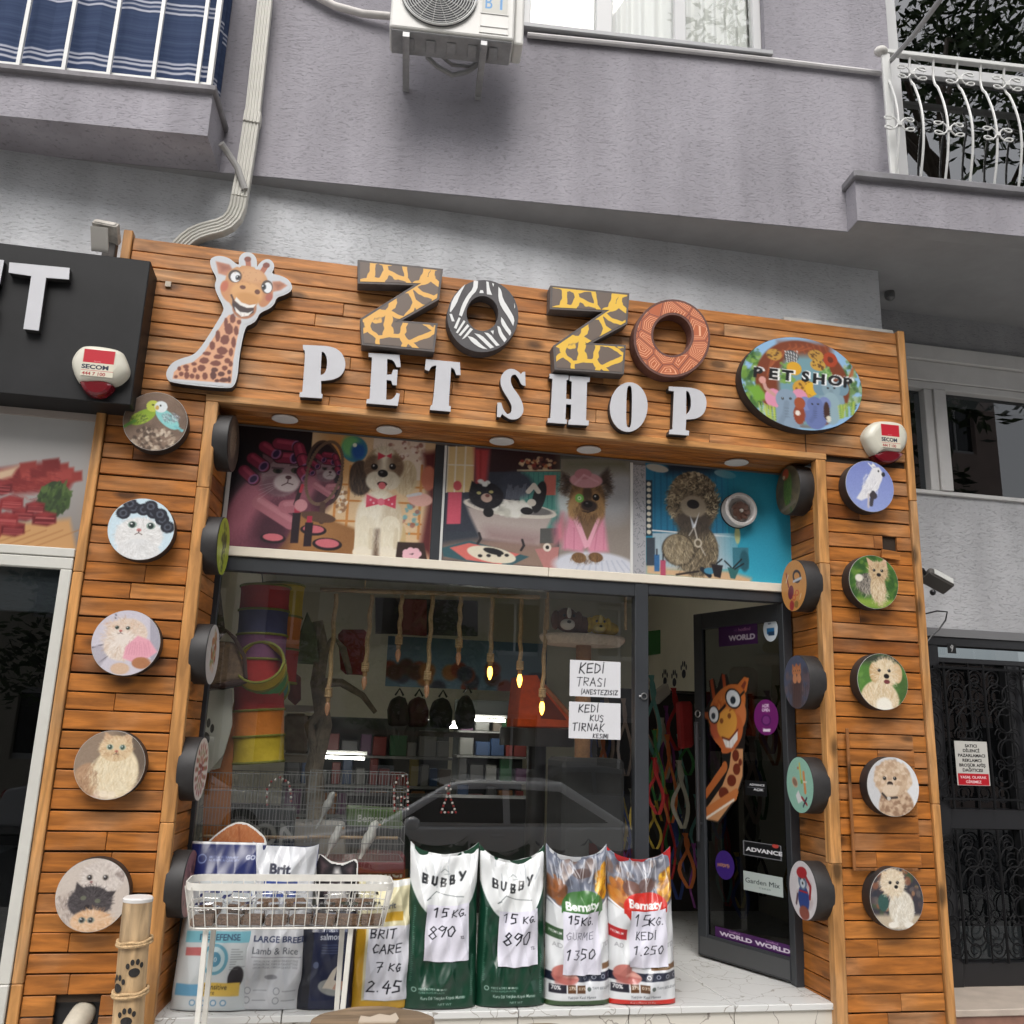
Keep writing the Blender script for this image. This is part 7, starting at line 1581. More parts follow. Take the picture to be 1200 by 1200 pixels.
T, fr, q, z0 = bag('food_bag', 'pale grey bag lettered LARGE BREED behind the wire basket', 313, 1187, .31, .685, .15, brit_lamb(), (60, 72, 120), y=.17, tilt=-4, dip=.0, ears=.02, flat_top=True, seed=25, roll=1.5, group='food bags behind the wire basket')
def salmon():
    p = Pic(110, 160, (34, 40, 68), (0, 100, 0, 0, 145, 145)); p.rect(0, 0, 22, 145, (24, 27, 40)); p.text(34, 16, 5, 'PREMIUM BY NATURE', (150, 160, 186), .0, 0, .8); p.text(40, 28, 8, 'Freeze dried', (190, 196, 210), .0, 0, .9); p.text(34, 40, 10, 'salmon', (226, 230, 238), .01)
    for k in range(4): p.line([(38, 48 + 4 * k), (80, 48 + 4 * k)], 1, (110, 120, 150), .7)
    p.ell(62, 112, 26, 12, (150, 152, 150), 10, .1); p.poly([(44, 112), (60, 86), (70, 78), (64, 100), (80, 106), (72, 116)], (216, 206, 190)); p.poly([(70, 100), (84, 104), (80, 116), (62, 114)], (196, 150, 130)); p.ell(30, 78, 5, 5, (90, 100, 130))
    return p
T, fr, q, z0 = bag('food_bag', 'small navy bag lettered salmon under the wire basket', 379, 1186, .25, .40, .13, salmon(), (22, 25, 38), y=.15, tilt=-3, dip=0, ears=0, flat_top=True, seed=29, group='food bags behind the wire basket', wave=.4)
def brit_yellow():
    p = Pic(120, 230, (222, 214, 176), (0, 100, 0, 0, 192, 192)); p.rect(0, 60, 16, 192, (196, 150, 40)); p.rect(12, 0, 100, 10, (226, 226, 222)); p.text(46, 42, 10, 'Brit', (80, 84, 100), .02); p.rect(46, 48, 80, 62, (206, 164, 50)); p.rect(14, 180, 100, 192, (206, 160, 50)); return p
T, fr, q, z0 = bag('food_bag', 'cream and yellow bag with a handwritten price sheet ending 7 KG 2.45', 446, 1176, .27, .555, .15, brit_yellow(), (196, 150, 40), y=.15, tilt=-4, dip=.03, ears=.0, flat_top=True, seed=33, group='food bags behind the wire basket')
sheet_on(T, fr, q, price([(4, 8, 24, 'BRIT', INK, 3), (12, 48, 23, 'CARE', INK, 3), (22, 94, 26, '7', INK, 3), (52, 98, 19, 'KG', INK, 2.6), (4, 142, 30, '2.45', INK, 3.2)], (222, 222, 230), 1.92, 80), .20, .93, .36, .93)
# pet cut-outs standing behind
def standee(name, label, outl, pic, src, y, fnp, t=.012):
    P = trace(outl, *src, y=y - t); P = smooth_loop(P, 2); z = min(q[1] for q in P)
    T = thing(name, label, 'cut-out', (P[0][0], y, z))
    obj('board', shift(extrude_mb(P, [], t), (0, y, 0)), mat('cutout_edge', (.72, .71, .68), .5), T)
    xs = [a for a, b in outl]; ys = [b for a, b in outl]; x0, x1, y0, y1 = min(xs), max(xs), min(ys), max(ys); pic.src = (x0, x1, y0, y0, y1, y1); pic.sx = pic.W / (x1 - x0); pic.sy = pic.H / (y1 - y0); pic.k = math.sqrt(pic.sx * pic.sy)
    fnp(pic)
    def mp(u, v):
        X = np.empty(u.shape); Z = np.empty(u.shape)
        for i in np.ndindex(u.shape): q = at(src[0] + (x0 + (x1 - x0) * u[i]) / src[2], src[1] + (y0 + (y1 - y0) * v[i]) / src[2], y=y - t - .001); X[i] = q.x; Z[i] = q.z
        return X, y - t - .001, Z
    def mk(u, v):
        x, y_ = x0 + (x1 - x0) * u, y0 + (y1 - y0) * v; cx, cy = (x0 + x1) / 2, (y0 + y1) / 2
        return in_poly(cx + (x - cx) * 1.07, cy + (y_ - cy) * 1.07, outl)
    pic_sheet('picture', pic, mp, T, nu=90, nv=80, mask=mk); return T
SB_ = (190, 900, 4.0)
def dogtop(p):
    p.a[:] = (196, 120, 76); p.fur(350, 320, 130, 70, [(214, 150, 104), (170, 96, 60), (226, 176, 132)], 240, 26, 4, 90, 40, .7); p.line([(360, 275), (365, 380)], 9, (150, 80, 50), .6)
standee('dog_cutout', 'white edged cut-out of a tan dog head behind the navy topped bag', [(200, 360), (240, 320), (300, 275), (350, 252), (400, 258), (440, 285), (485, 325), (495, 380), (490, 520), (205, 520)], Pic(90, 70), SB_, .30, dogtop)
def cattop(p):
    p.a[:] = (38, 36, 40); p.fur(815, 480, 90, 60, [(56, 54, 60), (26, 24, 28), (72, 70, 76)], 200, 18, 4, None, 30, .7); p.poly([(740, 420), (780, 460), (745, 500)], (120, 96, 100), .7, 4); p.poly([(895, 450), (860, 475), (890, 510)], (120, 96, 100), .7, 4)
    p.poly([(810, 470), (830, 470), (850, 540), (880, 640), (760, 640), (790, 540)], (226, 224, 222), 1, 4); p.ell(812, 520, 40, 24, (70, 66, 70), 0, .4); p.ell(775, 512, 13, 10, (176, 170, 90)); p.ell(850, 518, 13, 10, (176, 170, 90)); p.ell(812, 545, 10, 7, (60, 44, 48))
standee('cat_cutout', 'white edged cut-out of a black and white cat behind the wire basket', [(735, 395), (790, 440), (850, 450), (905, 425), (920, 440), (915, 520), (900, 650), (880, 700), (730, 700), (715, 560), (718, 440)], Pic(80, 90), SB_, .28, cattop)

# ------------------------------------------------------------------ white wire basket stand with treat boxes
BY = -.30                                                     # front rail plane
T = thing('wire_basket', 'white wire basket on thin legs in front of the food bags', 'basket', (.1, BY, 0))
f0 = at(216, 1026, y=BY + .05); f1 = at(458, 1048, y=BY + .05)
bxl, bxr = at(216, 1030, y=BY).x, at(462, 1048, y=BY).x
bzt = at(330, 1040, y=BY).z; bzb = at(330, 1090, y=BY).z; byb = BY + .27
# rim is a flat band round the top
def rrect(x0, x1, y0, y1, r, n=7):
    o = []
    for cx, cy, a in ((x1 - r, y1 - r, 0), (x0 + r, y1 - r, 90), (x0 + r, y0 + r, 180), (x1 - r, y0 + r, 270)):
        for k in range(n + 1): t = R(a + 90 * k / n); o.append((cx + r * math.cos(t), cy + r * math.sin(t)))
    return o
def band(path, z0, z1, t):
    mb = MB(); n = len(path); c = (sum(p[0] for p in path) / n, sum(p[1] for p in path) / n)
    for i, (x, y) in enumerate(path):
        a, b = path[i - 1], path[(i + 1) % n]; d = Vector((b[0] - a[0], b[1] - a[1])).normalized(); nx, ny = -d.y * t, d.x * t
        for X, Y, Z in ((x, y, z0), (x + nx, y + ny, z0), (x + nx, y + ny, z1), (x, y, z1)): mb.v.append((X, Y, Z))
    for i in range(n):
        j = (i + 1) % n
        for k in range(4): k2 = (k + 1) % 4; mb.f.append((4 * i + k, 4 * j + k, 4 * j + k2, 4 * i + k2))
    return mb
obj('rim', band(rrect(bxl, bxr, BY, byb, .07), bzt - .014, bzt + .014, .006), WIREW, T, smooth=True)
mb = MB(); bi = .035; n = 17
low = rrect(bxl + bi, bxr - bi, BY + bi, byb - bi, .05)
for k in range(n + 1):
    x = bxl + .03 + (bxr - bxl - .06) * k / n; xb = bxl + bi + .02 + (bxr - bxl - 2 * bi - .04) * k / n
    mb.tube([(x, BY + .004, bzt), (xb, BY + bi, bzb), (xb, byb - bi, bzb), (x, byb - .004, bzt)], .0024, 5)
for k in range(1, 8):
    y = BY + (byb - BY) * k / 8; yb = BY + bi + (byb - BY - 2 * bi) * k / 8
    mb.tube([(bxl + .002, y, bzt), (bxl + bi, yb, bzb)], .0024, 5).tube([(bxr - .002, y, bzt), (bxr - bi, yb, bzb)], .0024, 5)
for f in (.25, .5, .75): mb.tube([(bxl + bi, BY + bi + (byb - BY - 2 * bi) * f, bzb - .003), (bxr - bi, BY + bi + (byb - BY - 2 * bi) * f, bzb - .003)], .0024, 5)
mid = rrect(bxl + bi * .5, bxr - bi * .5, BY + bi * .5, byb - bi * .5, .06)
mb.tube([(x, y, bzb) for x, y in low], .004, 6, closed=True).tube([(x, y, (bzb + bzt) / 2) for x, y in mid], .0024, 5, closed=True)
obj('wires', mb, WIREW, T, smooth=True)
for px0_, px1_ in ((241, 231), (411, 400)):
    a = at(px0_, 1092, y=BY + .06); b = at(px1_, 1200, y=BY + .03)
    d = (b - a); e = a + d * (a.z / max(.05, (a.z - b.z)))
    obj('leg', MB().hexa([(e.x - .011, e.y - .006, 0), (e.x + .011, e.y - .006, 0), (e.x + .011, e.y + .012, 0), (e.x - .011, e.y + .012, 0), (a.x - .011, a.y - .006, bzb), (a.x + .011, a.y - .006, bzb), (a.x + .011, a.y + .012, bzb), (a.x - .011, a.y + .012, bzb)]), WIREW, T, bevel=.003)
    obj('leg', MB().box(e.x - .011, e.x + .011, byb - .06, byb - .045, 0, bzb), WIREW, T, bevel=.003)
TREAT = mat('dry_treats', (.16, .09, .05), .85, var=.5, vs=120, bump=1.0, bs=150)
CLEAR = glass_mat('clear_plastic', (.90, .90, .90), 3.5, .08)
def treat_box(x, y, z, rz, label):
    q = thing('treat_box', label, 'plastic box', (x, y, z), 'clear treat boxes in the wire basket')
    w, d, h = .096, .082, .086
    mb = MB().box(x - w / 2 + .003, x + w / 2 - .003, y - d / 2 + .003, y + d / 2 - .003, z + .002, z + h * .44)
    obj('treats', mb, TREAT, q, bevel=.006)
    mb = MB(); t = [(w / 2, 0), (w / 2 + .004, h * .72), (w / 2 + .009, h * .73), (w / 2 + .009, h * .78), (w / 2 - .006, h * .80), (w / 2 - .012, h), ]
    lp_ = []
    for hw, zz in t:
        hd = hw * d / w; r = rrect(x - hw, x + hw, y - hd, y + hd, .014, 4); lp_.append([(a, b, z + zz) for a, b in r])
    m = len(lp_[0])
    for L_ in lp_: mb.v += L_
    for i in range(len(lp_) - 1):
        for k in range(m): k2 = (k + 1) % m; mb.f.append((i * m + k, i * m + k2, (i + 1) * m + k2, (i + 1) * m + k))
    mb.f.append(tuple((len(lp_) - 1) * m + k for k in range(m)))
    obj('clear_tub', mb, CLEAR, q, smooth=True); q.rotation_euler = (R(random.uniform(-3, 3)), R(random.uniform(-4, 4)), R(rz)); return q
ORD = ['first', 'second', 'third', 'fourth', 'fifth', 'sixth', 'seventh', 'eighth']
for k in range(8): treat_box(bxl + .085 + (bxr - bxl - .17) * k / 7, BY + .085 + random.uniform(-.008, .008), bzb + .005, random.uniform(-10, 10), 'clear box of brown treats in the front row of the basket, %s from the left' % ORD[k])
for k in range(6): treat_box(bxl + .10 + (.118 * k if k < 4 else .118 * k + .06), BY + .18, bzb + .006 + (.045 if k > 1 else .03), random.uniform(-10, 10), 'clear box of brown treats in the back row of the basket, %s from the left' % ORD[k])

# ------------------------------------------------------------------ log post with paw prints
LX, LYY = at(160, 1055, y=-.25), -.25
l0 = at(136, 1200, y=LYY)
lr = (at(180, 1060, y=LYY).x - at(146, 1056, y=LYY).x) / 2
ltop = at(162, 1056, y=LYY).z
T = thing('log_post', 'peeled log post with black paw prints and rope rings', 'post', (LX.x, LYY, 0))
lx = (at(177, 1058, y=LYY).x + at(146, 1056, y=LYY).x) / 2; lean = (at(162, 1058, y=LYY).x - at(150, 1200, y=LYY).x) / (ltop - at(150, 1200, y=LYY).z)
mb = MB(); prof = []; rnd = random.Random(8); seg = 40; nz = 30
for j in range(nz + 1):
    t = j / nz; z = ltop * t
    for k in range(seg):
        a = 6.283 * k / seg; r = lr * (1.06 - .06 * t + .018 * math.sin(3 * a + 5 * t) + .012 * math.sin(7 * a + 13 * t)); mb.v.append((lx - lean * (ltop - z) + r * math.cos(a), LYY + r * math.sin(a), z))
for j in range(nz):
    for k in range(seg): k2 = (k + 1) % seg; mb.f.append((j * seg + k, j * seg + k2, (j + 1) * seg + k2, (j + 1) * seg + k))
mb.f.append(tuple(nz * seg + k for k in range(seg)))
LOG = wood('peeled_log', (6, 6, 1.0), [(.46, .30, .15), (.52, .36, .2), (.42, .25, .11)], .5)
obj('log', mb, LOG, T, smooth=True)
obj('cap', MB().lathe([(lr * 1.02, 0), (lr * 1.04, .012), (lr * .95, .018)], (lx, LYY, ltop), 'z', 32), mat('post_cap', (.62, .60, .58), .5), T, smooth=True)
ROPE = mat('sisal', (.50, .34, .18), .9, var=.3, vs=60, bump=.6, bs=180)
def lxz(z): return lx - lean * (ltop - z)
for py in (1108, 1168):
    z = at(160, py, y=LYY - lr).z
    pts = [(lxz(z) + lr * 1.14 * math.cos(6.283 * k / 28), LYY + lr * 1.14 * math.sin(6.283 * k / 28), z + .006 * math.sin(6.283 * k / 28 + 1)) for k in range(28)]
    pts2 = [(p[0], p[1], p[2] + .011 + .003 * math.sin(k)) for k, p in enumerate(pts)]
    obj('rope_ring', MB().tube(pts, .0075, 7, closed=True).tube(pts2, .006, 7, closed=True), ROPE, T, smooth=True)
INKM = mat('black_print', (.015, .013, .012), .7)
def paw_print(mbx, fn, s):
    """pads as small discs; fn(a, b) -> point on the surface"""
    for cx, cy, rx, ry in ((0, -.35, .62, .5), (-.75, .35, .22, .32), (-.28, .75, .22, .34), (.28, .78, .22, .34), (.75, .4, .22, .32)):
        n0 = len(mbx.v); N = 14
        mbx.v.append(tuple(fn(cx * s, cy * s)))
        for k in range(N): a = 6.283 * k / N; mbx.v.append(tuple(fn((cx + rx * math.cos(a)) * s, (cy + ry * math.sin(a)) * s)))
        for k in range(N): mbx.f.append((n0, n0 + 1 + k, n0 + 1 + (k + 1) % N))
for ph, py in ((-1.25, 1136), (-2.35, 1155), (-1.5, 1193)):
    mb = MB()
    z = at(160, py, y=LYY - lr).z
    def onlog(a, b, ph=ph, z=z):
        an = ph + a / lr; r = lr * 1.068; return (lxz(z + b) + r * math.cos(an), LYY + r * math.sin(an), z + b)
    paw_print(mb, onlog, .034); obj('paw_print', mb, INKM, T)
# pale pipe coming out of the hole in the boards
hz = hole.z + .045
T = thing('waste_pipe', 'beige drain pipe bending out of a hole in the left pilaster', 'pipe', (hole.x, -.05, 0))
hx = (HX0 + HX1) / 2
o = obj('pipe', MB().tube([(hx + .02, .3, hz - .045), (hx + .02, .05, hz - .05), (hx + .015, -.02, hz - .065), (hx + .0, -.075, hz - .11), (hx - .01, -.10, hz - .18), (hx - .012, -.105, 0.0)], .05, 18), mat('pipe_beige', (.46, .42, .34), .55, var=.2, vs=10), T, smooth=True)
obj('hole_back', MB().box(HX0 - .02, HX1 + .02, .06, .062, 0, hz + .02), BLACKP, T)
# stump tables in front
def stump(label, px, py, y, r, top, engr):
    q = at(px, py, y=y); T = thing('stump_table', label, 'table', (q.x, y, 0), 'wood slice tables in front of the shop')
    mb = MB(); seg = 64; zt = q.z; n0 = 0
    layers = [(.5, 0), (.45, zt - .10), (.95, zt - .075), (1.0, zt - .04), (1.0, zt - .012), (.98, zt)]
    for s, z in layers:
        for k in range(seg):
            a = 6.283 * k / seg; rr = r * s * (1 + .05 * math.sin(2 * a + px) + .03 * math.sin(5 * a) + .012 * math.sin(11 * a)); mb.v.append((q.x + rr * math.cos(a), y + rr * .8 * math.sin(a), z))
    for j in range(len(layers) - 1):
        for k in range(seg): k2 = (k + 1) % seg; mb.f.append((j * seg + k, j * seg + k2, (j + 1) * seg + k2, (j + 1) * seg + k))
    mb.f.append(tuple((len(layers) - 1) * seg + k for k in range(seg)))
    obj('top', mb, wood('slice_wood_%d' % px, (1, 6, 2), [(.26, .18, .11), (.30, .21, .13), (.22, .15, .09)], .4), T, smooth=True)
    if engr:
        g = MB(); pts = [(-.5, -.25), (-.42, .15), (-.2, .05), (.05, .25), (.3, .12), (.46, .3), (.5, -.1), (.42, -.3)]
        mbp = [(q.x + .015 + a * .13, y + .02 + b * .16) for a, b in pts]; n = len(mbp)
        for (x, yy) in mbp: g.v.append((x, yy, zt + .0005))
        for (x, yy) in mbp: g.v.append((x, yy, zt + .006))
        g.f.append(tuple(n + k for k in range(n)))
        for k in range(n): k2 = (k + 1) % n; g.f.append((k, k2, n + k2, n + k))
        obj('inlay', g, mat('inlay_pale', (.5, .42, .33), .6), T)
stump('wood slice table with pale inlay, left of the two in front of the step', 438, 1197, -1.25, .205, 0, True)
stump('plain wood slice table, right of the two in front of the step', 645, 1213, -1.2, .16, 0, False)

# ------------------------------------------------------------------ notices on the glass
def notice(label, p0, p1, lines, ratio=.8):
    a, b = at(*p0, y=GW - .004), at(*p1, y=GW - .004)
    p = Pic(130, int(130 * (a.z - b.z) / (b.x - a.x)), (222, 222, 226), (0, 100, 0, 0, 72, 72)); p.noise(2)
    for (x, y, h, s, w) in lines: p.hand(x, y, h, s, (30, 30, 34), w)
    o = pic_sheet('paper_notice', p, lambda u, v: (a.x + (b.x - a.x) * u, GW - .004 - .004 * np.abs(np.sin(u * 3.1 + .4)) * v, a.z + (b.z - a.z) * v), None, PAPER, loc=(a.x, GW - .004, b.z))
    tag(o, label, 'notice', 'handwritten notices on the shop glass')
notice('upper handwritten white notice on the glass reading KEDI TRASI', (668, 773), (727, 818), [(18, 6, 19, 'KEDJ', 2.0), (13, 34, 17, 'TRASI', 1.6), (22, 58, 9, '(ANESTEZISIZ', 1.3)])
notice('lower handwritten white notice on the glass reading KEDI KUS TIRNAK', (667, 822), (727, 867), [(18, 5, 15, 'KEDJ', 1.7), (40, 25, 12, 'KUQ', 1.6), (6, 42, 15, 'TIRNAK', 1.6), (46, 62, 8, 'KESIMI', 1.3)])
# hook ring stuck on the mullion (drawn bone shape)
q = at(753, 816, y=GW - .028)
o = obj('door_catch', MB().tube([(q.x - .02, q.y, q.z), (q.x - .008, q.y, q.z)], .006, 8).tube([(q.x + .008 + .016 * math.cos(6.283 * k / 20), q.y - .004, q.z + .016 * math.sin(6.283 * k / 20)) for k in range(20)], .0035, 6, closed=True), METAL, smooth=True); tag(o, 'small steel ring catch on the dark upright beside the door', 'catch')

# ------------------------------------------------------------------ open glass door
dh0 = Vector((2.555, .345, 0)); dz0, dz1 = FZ + .012, 2.425
fe = at(825.5, 1125, z=dz0 + .02); fe = Vector((2.285, 1.04, 0))
dv = Vector((fe.x - dh0.x, fe.y - dh0.y, 0)); DW = dv.length; da = math.atan2(dv.y, dv.x)
DM = Matrix.Translation((dh0.x, dh0.y, 0)) @ Matrix.Rotation(da, 4, 'Z')      # local x from hinge to free edge; outer face +y local side faces the opening
T = thing('glass_door', 'dark framed glass door standing open with stickers on it', 'door', (dh0.x, dh0.y, FZ))
mb = MB().box(0, .042, -.02, .02, dz0, dz1).box(DW - .075, DW, -.02, .02, dz0, dz1).box(.043, DW - .076, -.02, .02, dz1 - .10, dz1).box(.043, DW - .076, -.02, .02, dz0, dz0 + .12)
obj('frame', mb.xf(DM), ANTH, T, bevel=.004)
obj('kick_plate', MB().box(.05, DW - .02, .0205, .024, dz0 + .01, dz0 + .105).xf(DM), mat('kick_plate', (.085, .087, .09), .5, .3), T, bevel=.002)
obj('pane', MB().box(.043, DW - .076, -.003, .003, dz0 + .12, dz1 - .10).xf(DM), GLASSDK, T)
obj('handle', MB().tube([(DW - .05, .05, 1.05), (DW - .05, .05, 1.75)], .013, 10).tube([(DW - .05, .02, 1.15), (DW - .05, .05, 1.15)], .008, 6).tube([(DW - .05, .02, 1.65), (DW - .05, .05, 1.65)], .008, 6).xf(DM), mat('dark_steel', (.10, .10, .11), .35, .7), T, smooth=True)
obj('ring_latch', MB().tube([(DW - .04 + .02 * math.cos(6.283 * k / 20), .03, 1.80 + .02 * math.sin(6.283 * k / 20)) for k in range(20)], .004, 6, closed=True).xf(DM), METAL, T, smooth=True)
# the visible face of the open leaf: seen from the street is local +y ; u runs from free edge to hinge
DMI = DM.inverted()
def ondoor(px, py, off=.006):
    o = DMI @ Vector(CAM_LOC); d = DMI.to_3x3() @ Vector(ray(px, py)); t = (off - o.y) / d.y; return o + t * d
def sticker(name, p, pxc, off=.005, mask=None, rnd_=False, nu=None, nv=None):
    """pxc: photo corners (left, right, top, bottom at the middle) -> rectangle on the leaf"""
    (x0, y0), (x1, y1) = pxc; a, b = ondoor(x0, y0, off), ondoor(x1, y1, off)
    c0, c1, zt, zb = a.x, b.x, a.z, b.z
    if rnd_:
        def f(p_, q_):
            v = DM @ Vector(((c0 + c1) / 2 + (c1 - c0) / 2 * p_, off, (zt + zb) / 2 + (zt - zb) / 2 * q_)); return tuple(v)
        return disc_pic(name, p, f, T, nr=22, na=60)
    ca, sa = math.cos(da), math.sin(da)
    def f(u, v):
        lx_ = c0 + (c1 - c0) * u; return dh0.x + lx_ * ca - off * sa, dh0.y + lx_ * sa + off * ca, zt + (zb - zt) * v
    return pic_sheet(name, p, f, T, mask=mask, nu=nu, nv=nv)
VIO = (70, 28, 84)
p = Pic(110, 56, VIO, (0, 100, 0, 0, 50, 50)); p.text(26, 38, 12.5, 'WORLD', (226, 216, 230), .05, 0, 1.05); p.text(52, 17, 8, 'hotfind', (190, 130, 170), .02); p.text(40, 17, 7, 'gö', (120, 70, 130), .02); sticker('sticker', p, ((842, 734), (888, 754)))
p = Pic(60, 60, (206, 214, 220), (0, 100, 0, 0, 100, 100)); p.rect(24, 45, 76, 70, (40, 110, 160)); p.rect(34, 60, 76, 76, (30, 60, 90)); p.text(34, 30, 10, 'Visa' [:0] + 'kart', (60, 70, 90), .02); sticker('sticker', p, ((894, 724), (912, 751)), rnd_=True)
p = Pic(70, 90, (110, 28, 104), (0, 100, 0, 0, 100, 100)); p.text(50, 22, 9, 'AÇIK', (240, 226, 240), .04, 0, 1, .5); p.text(50, 34, 9, 'OPEN', (240, 226, 240), .04, 0, 1, .5); p.ell(50, 58, 20, 16, (80, 20, 90)); p.ell(50, 58, 15, 12, (120, 50, 120)); p.rect(36, 82, 66, 90, (240, 226, 240)); sticker('sticker', p, ((883, 820), (913, 862)), rnd_=True, off=.009)
p = Pic(100, 90, (16, 17, 20), (0, 100, 0, 0, 90, 90)); p.text(20, 30, 12, 'ADVANCE', (226, 226, 230), .04, 0, .9); p.text(38, 58, 13, 'AÇIK', (226, 226, 230), .04, 0, 1.1); p.rect(10, 40, 92, 42, (120, 120, 126)); sticker('sticker', p, ((873, 914), (899, 934)), off=.009)
p = Pic(120, 70, (20, 21, 24), (0, 100, 0, 0, 58, 58))
for q in (((3, 3), (97, 3)), ((97, 3), (97, 54)), ((97, 54), (3, 54)), ((3, 54), (3, 3))): p.line(q, 1.6, (190, 190, 194))
p.text(8, 38, 14.5, 'ADVANCE', (232, 232, 236), .045, 0, .98); p.ell(84, 6, 8, 8, (190, 70, 60)); sticker('sticker', p, ((870, 984), (917, 1010)), off=.006)
p = Pic(120, 70, (186, 196, 192), (0, 100, 0, 0, 58, 58)); p.text(5, 34, 15.5, 'Garden Mix', (40, 46, 48), .0, 0, .86); p.text(40, 46, 5, 'CERES', (110, 120, 118), .0, 0, 1.6); sticker('sticker', p, ((871, 1020), (918, 1052)), off=.006)
p = Pic(70, 90, (62, 34, 120), (0, 100, 0, 0, 100, 100)); p.text(12, 56, 14, 'petstçarşı'[:0] + 'patiçarşı', (206, 150, 90), .02, 0, .95); sticker('sticker', p, ((838, 995), (861, 1033)), rnd_=True, off=.006)
p = Pic(240, 50, (76, 32, 92), (0, 100, 0, 0, 21, 21)); p.text(6, 16, 8, 'WORLD', (230, 220, 234), .05, 0, 1.1); p.text(20, 6, 4, 'hotfind', (190, 150, 190), .02); p.text(55, 16, 8, 'WORLD', (230, 220, 234), .05, 0, 1.1); p.text(70, 6, 4, 'hotfind', (190, 150, 190), .02); sticker('sticker', p, ((838, 1085), (926, 1121)), off=.006)
# giraffe decal leaning in from the free edge
p = Pic(150, 210, (24, 22, 22), (310, 520, 400, 400, 1075, 1075))
TAN2 = (196, 110, 52)
p.poly([(440, 740), (490, 740), (488, 860), (455, 960), (380, 1060), (330, 1050), (330, 1000), (400, 900), (430, 820)], (206, 150, 104)); 
for x, y, rx, ry in ((458, 770, 15, 26), (462, 830, 16, 26), (440, 880, 20, 26), (405, 935, 22, 26), (385, 985, 18, 20), (478, 800, 8, 16), (430, 950, 16, 16)): p.ell(x, y, rx, ry, (110, 44, 26), 0, .1)
p.line([(320, 1030), (460, 940)], 34, (200, 120, 66)); p.line([(322, 940), (410, 820)], 34, (190, 106, 54)); p.line([(330, 1045), (450, 965)], 8, (240, 226, 210))
p.line([(362, 510), (352, 440)], 20, (160, 70, 36)); p.line([(412, 490), (404, 420)], 20, (160, 70, 36)); p.poly([(465, 460), (495, 424), (516, 430), (505, 490), (478, 515)], TAN2); p.poly([(478, 470), (498, 440), (505, 450), (488, 500)], (120, 50, 36)); p.poly([(345, 580), (305, 575), (312, 600), (345, 615)], (150, 76, 40))
p.ell(420, 560, 84, 95, TAN2, -15, .05); p.ell(480, 590, 24, 60, (206, 120, 70), 0, .1); p.ell(425, 670, 66, 88, (196, 104, 56), -12, .06); p.ell(372, 650, 26, 46, (186, 90, 60), 0, .2); p.ell(420, 630, 44, 66, (226, 160, 70), -10, .12); p.blob(420, 545, 60, 30, [(170, 84, 40), (206, 130, 70)], 18, 9)
p.poly([(398, 690), (430, 700), (466, 655), (466, 700), (440, 738), (415, 735)], (240, 236, 232)); p.line([(398, 690), (430, 702), (468, 655)], 6, (110, 44, 30)); 
for x in (415, 430, 446): p.line([(x, 700), (x + 2, 735)], 2, (180, 170, 166))
p.ell(362, 590, 25, 40, (30, 26, 28), 8, 0); p.ell(362, 590, 20, 34, (226, 230, 234), 8); p.ell(360, 596, 9, 14, (40, 50, 60)); p.ell(447, 520, 36, 44, (30, 26, 28), 8); p.ell(447, 520, 30, 37, (226, 230, 234), 8); p.ell(446, 527, 12, 17, (40, 50, 60)); p.line([(384, 580), (412, 550)], 9, (26, 24, 26)); p.line([(480, 505), (495, 490)], 8, (26, 24, 26))
p.ell(430, 596, 8, 12, (140, 80, 40)); p.ell(396, 618, 8, 12, (140, 80, 40))
decout = [(340, 440), (362, 430), (375, 480), (395, 410), (420, 415), (430, 455), (465, 450), (495, 420), (520, 428), (510, 500), (512, 600), (500, 690), (495, 760), (492, 870), (460, 965), (385, 1070), (318, 1050), (318, 930), (400, 810), (395, 740), (345, 680), (335, 615), (305, 605), (305, 570), (330, 560), (348, 520)]
src_ = (740, 680, 3.75)
def dmask(u, v): return in_poly(310 + 210 * u, 400 + 675 * v, decout)
a, b = ondoor(740 + 310 / 3.75, 680 + 400 / 3.75), ondoor(740 + 520 / 3.75, 680 + 1075 / 3.75)
ca, sa = math.cos(da), math.sin(da)
def decf(u, v):
    X = np.empty(u.shape); Y = np.empty(u.shape); Z = np.empty(u.shape)
    for i in np.ndindex(u.shape): q = DM @ ondoor(740 + (310 + 210 * u[i]) / 3.75, 680 + (400 + 675 * v[i]) / 3.75, .005); X[i], Y[i], Z[i] = q
    return X, Y, Z
pic_sheet('giraffe_decal', p, decf, T, nu=100, nv=150, mask=dmask)

# ------------------------------------------------------------------ inside the shop
def hull(pts, y0, y1):
    """solid from an outline in the photo placed on the plane y0, y1 behind it"""
    P = [at(px, py, y=y0) for px, py in pts]; mb = MB(); n = len(P)
    mb.v = [tuple(p) for p in P] + [(p.x, y1, p.z) for p in P]
    mb.f = [tuple(range(n)), tuple(reversed(range(n, 2 * n)))] + [(k, n + k, n + (k + 1) % n, (k + 1) % n) for k in range(n)]
    return mb
def single(name, label, cat, mb, m, group=None, smooth=False, bevel=0):
    c = center(mb); o = obj(name, mb, m, None, smooth, bevel, loc=c); return tag(o, label, cat, group)
def fab(name, c): return mat(name, c, .85, var=.18, vs=9, bump=.2, bs=60)
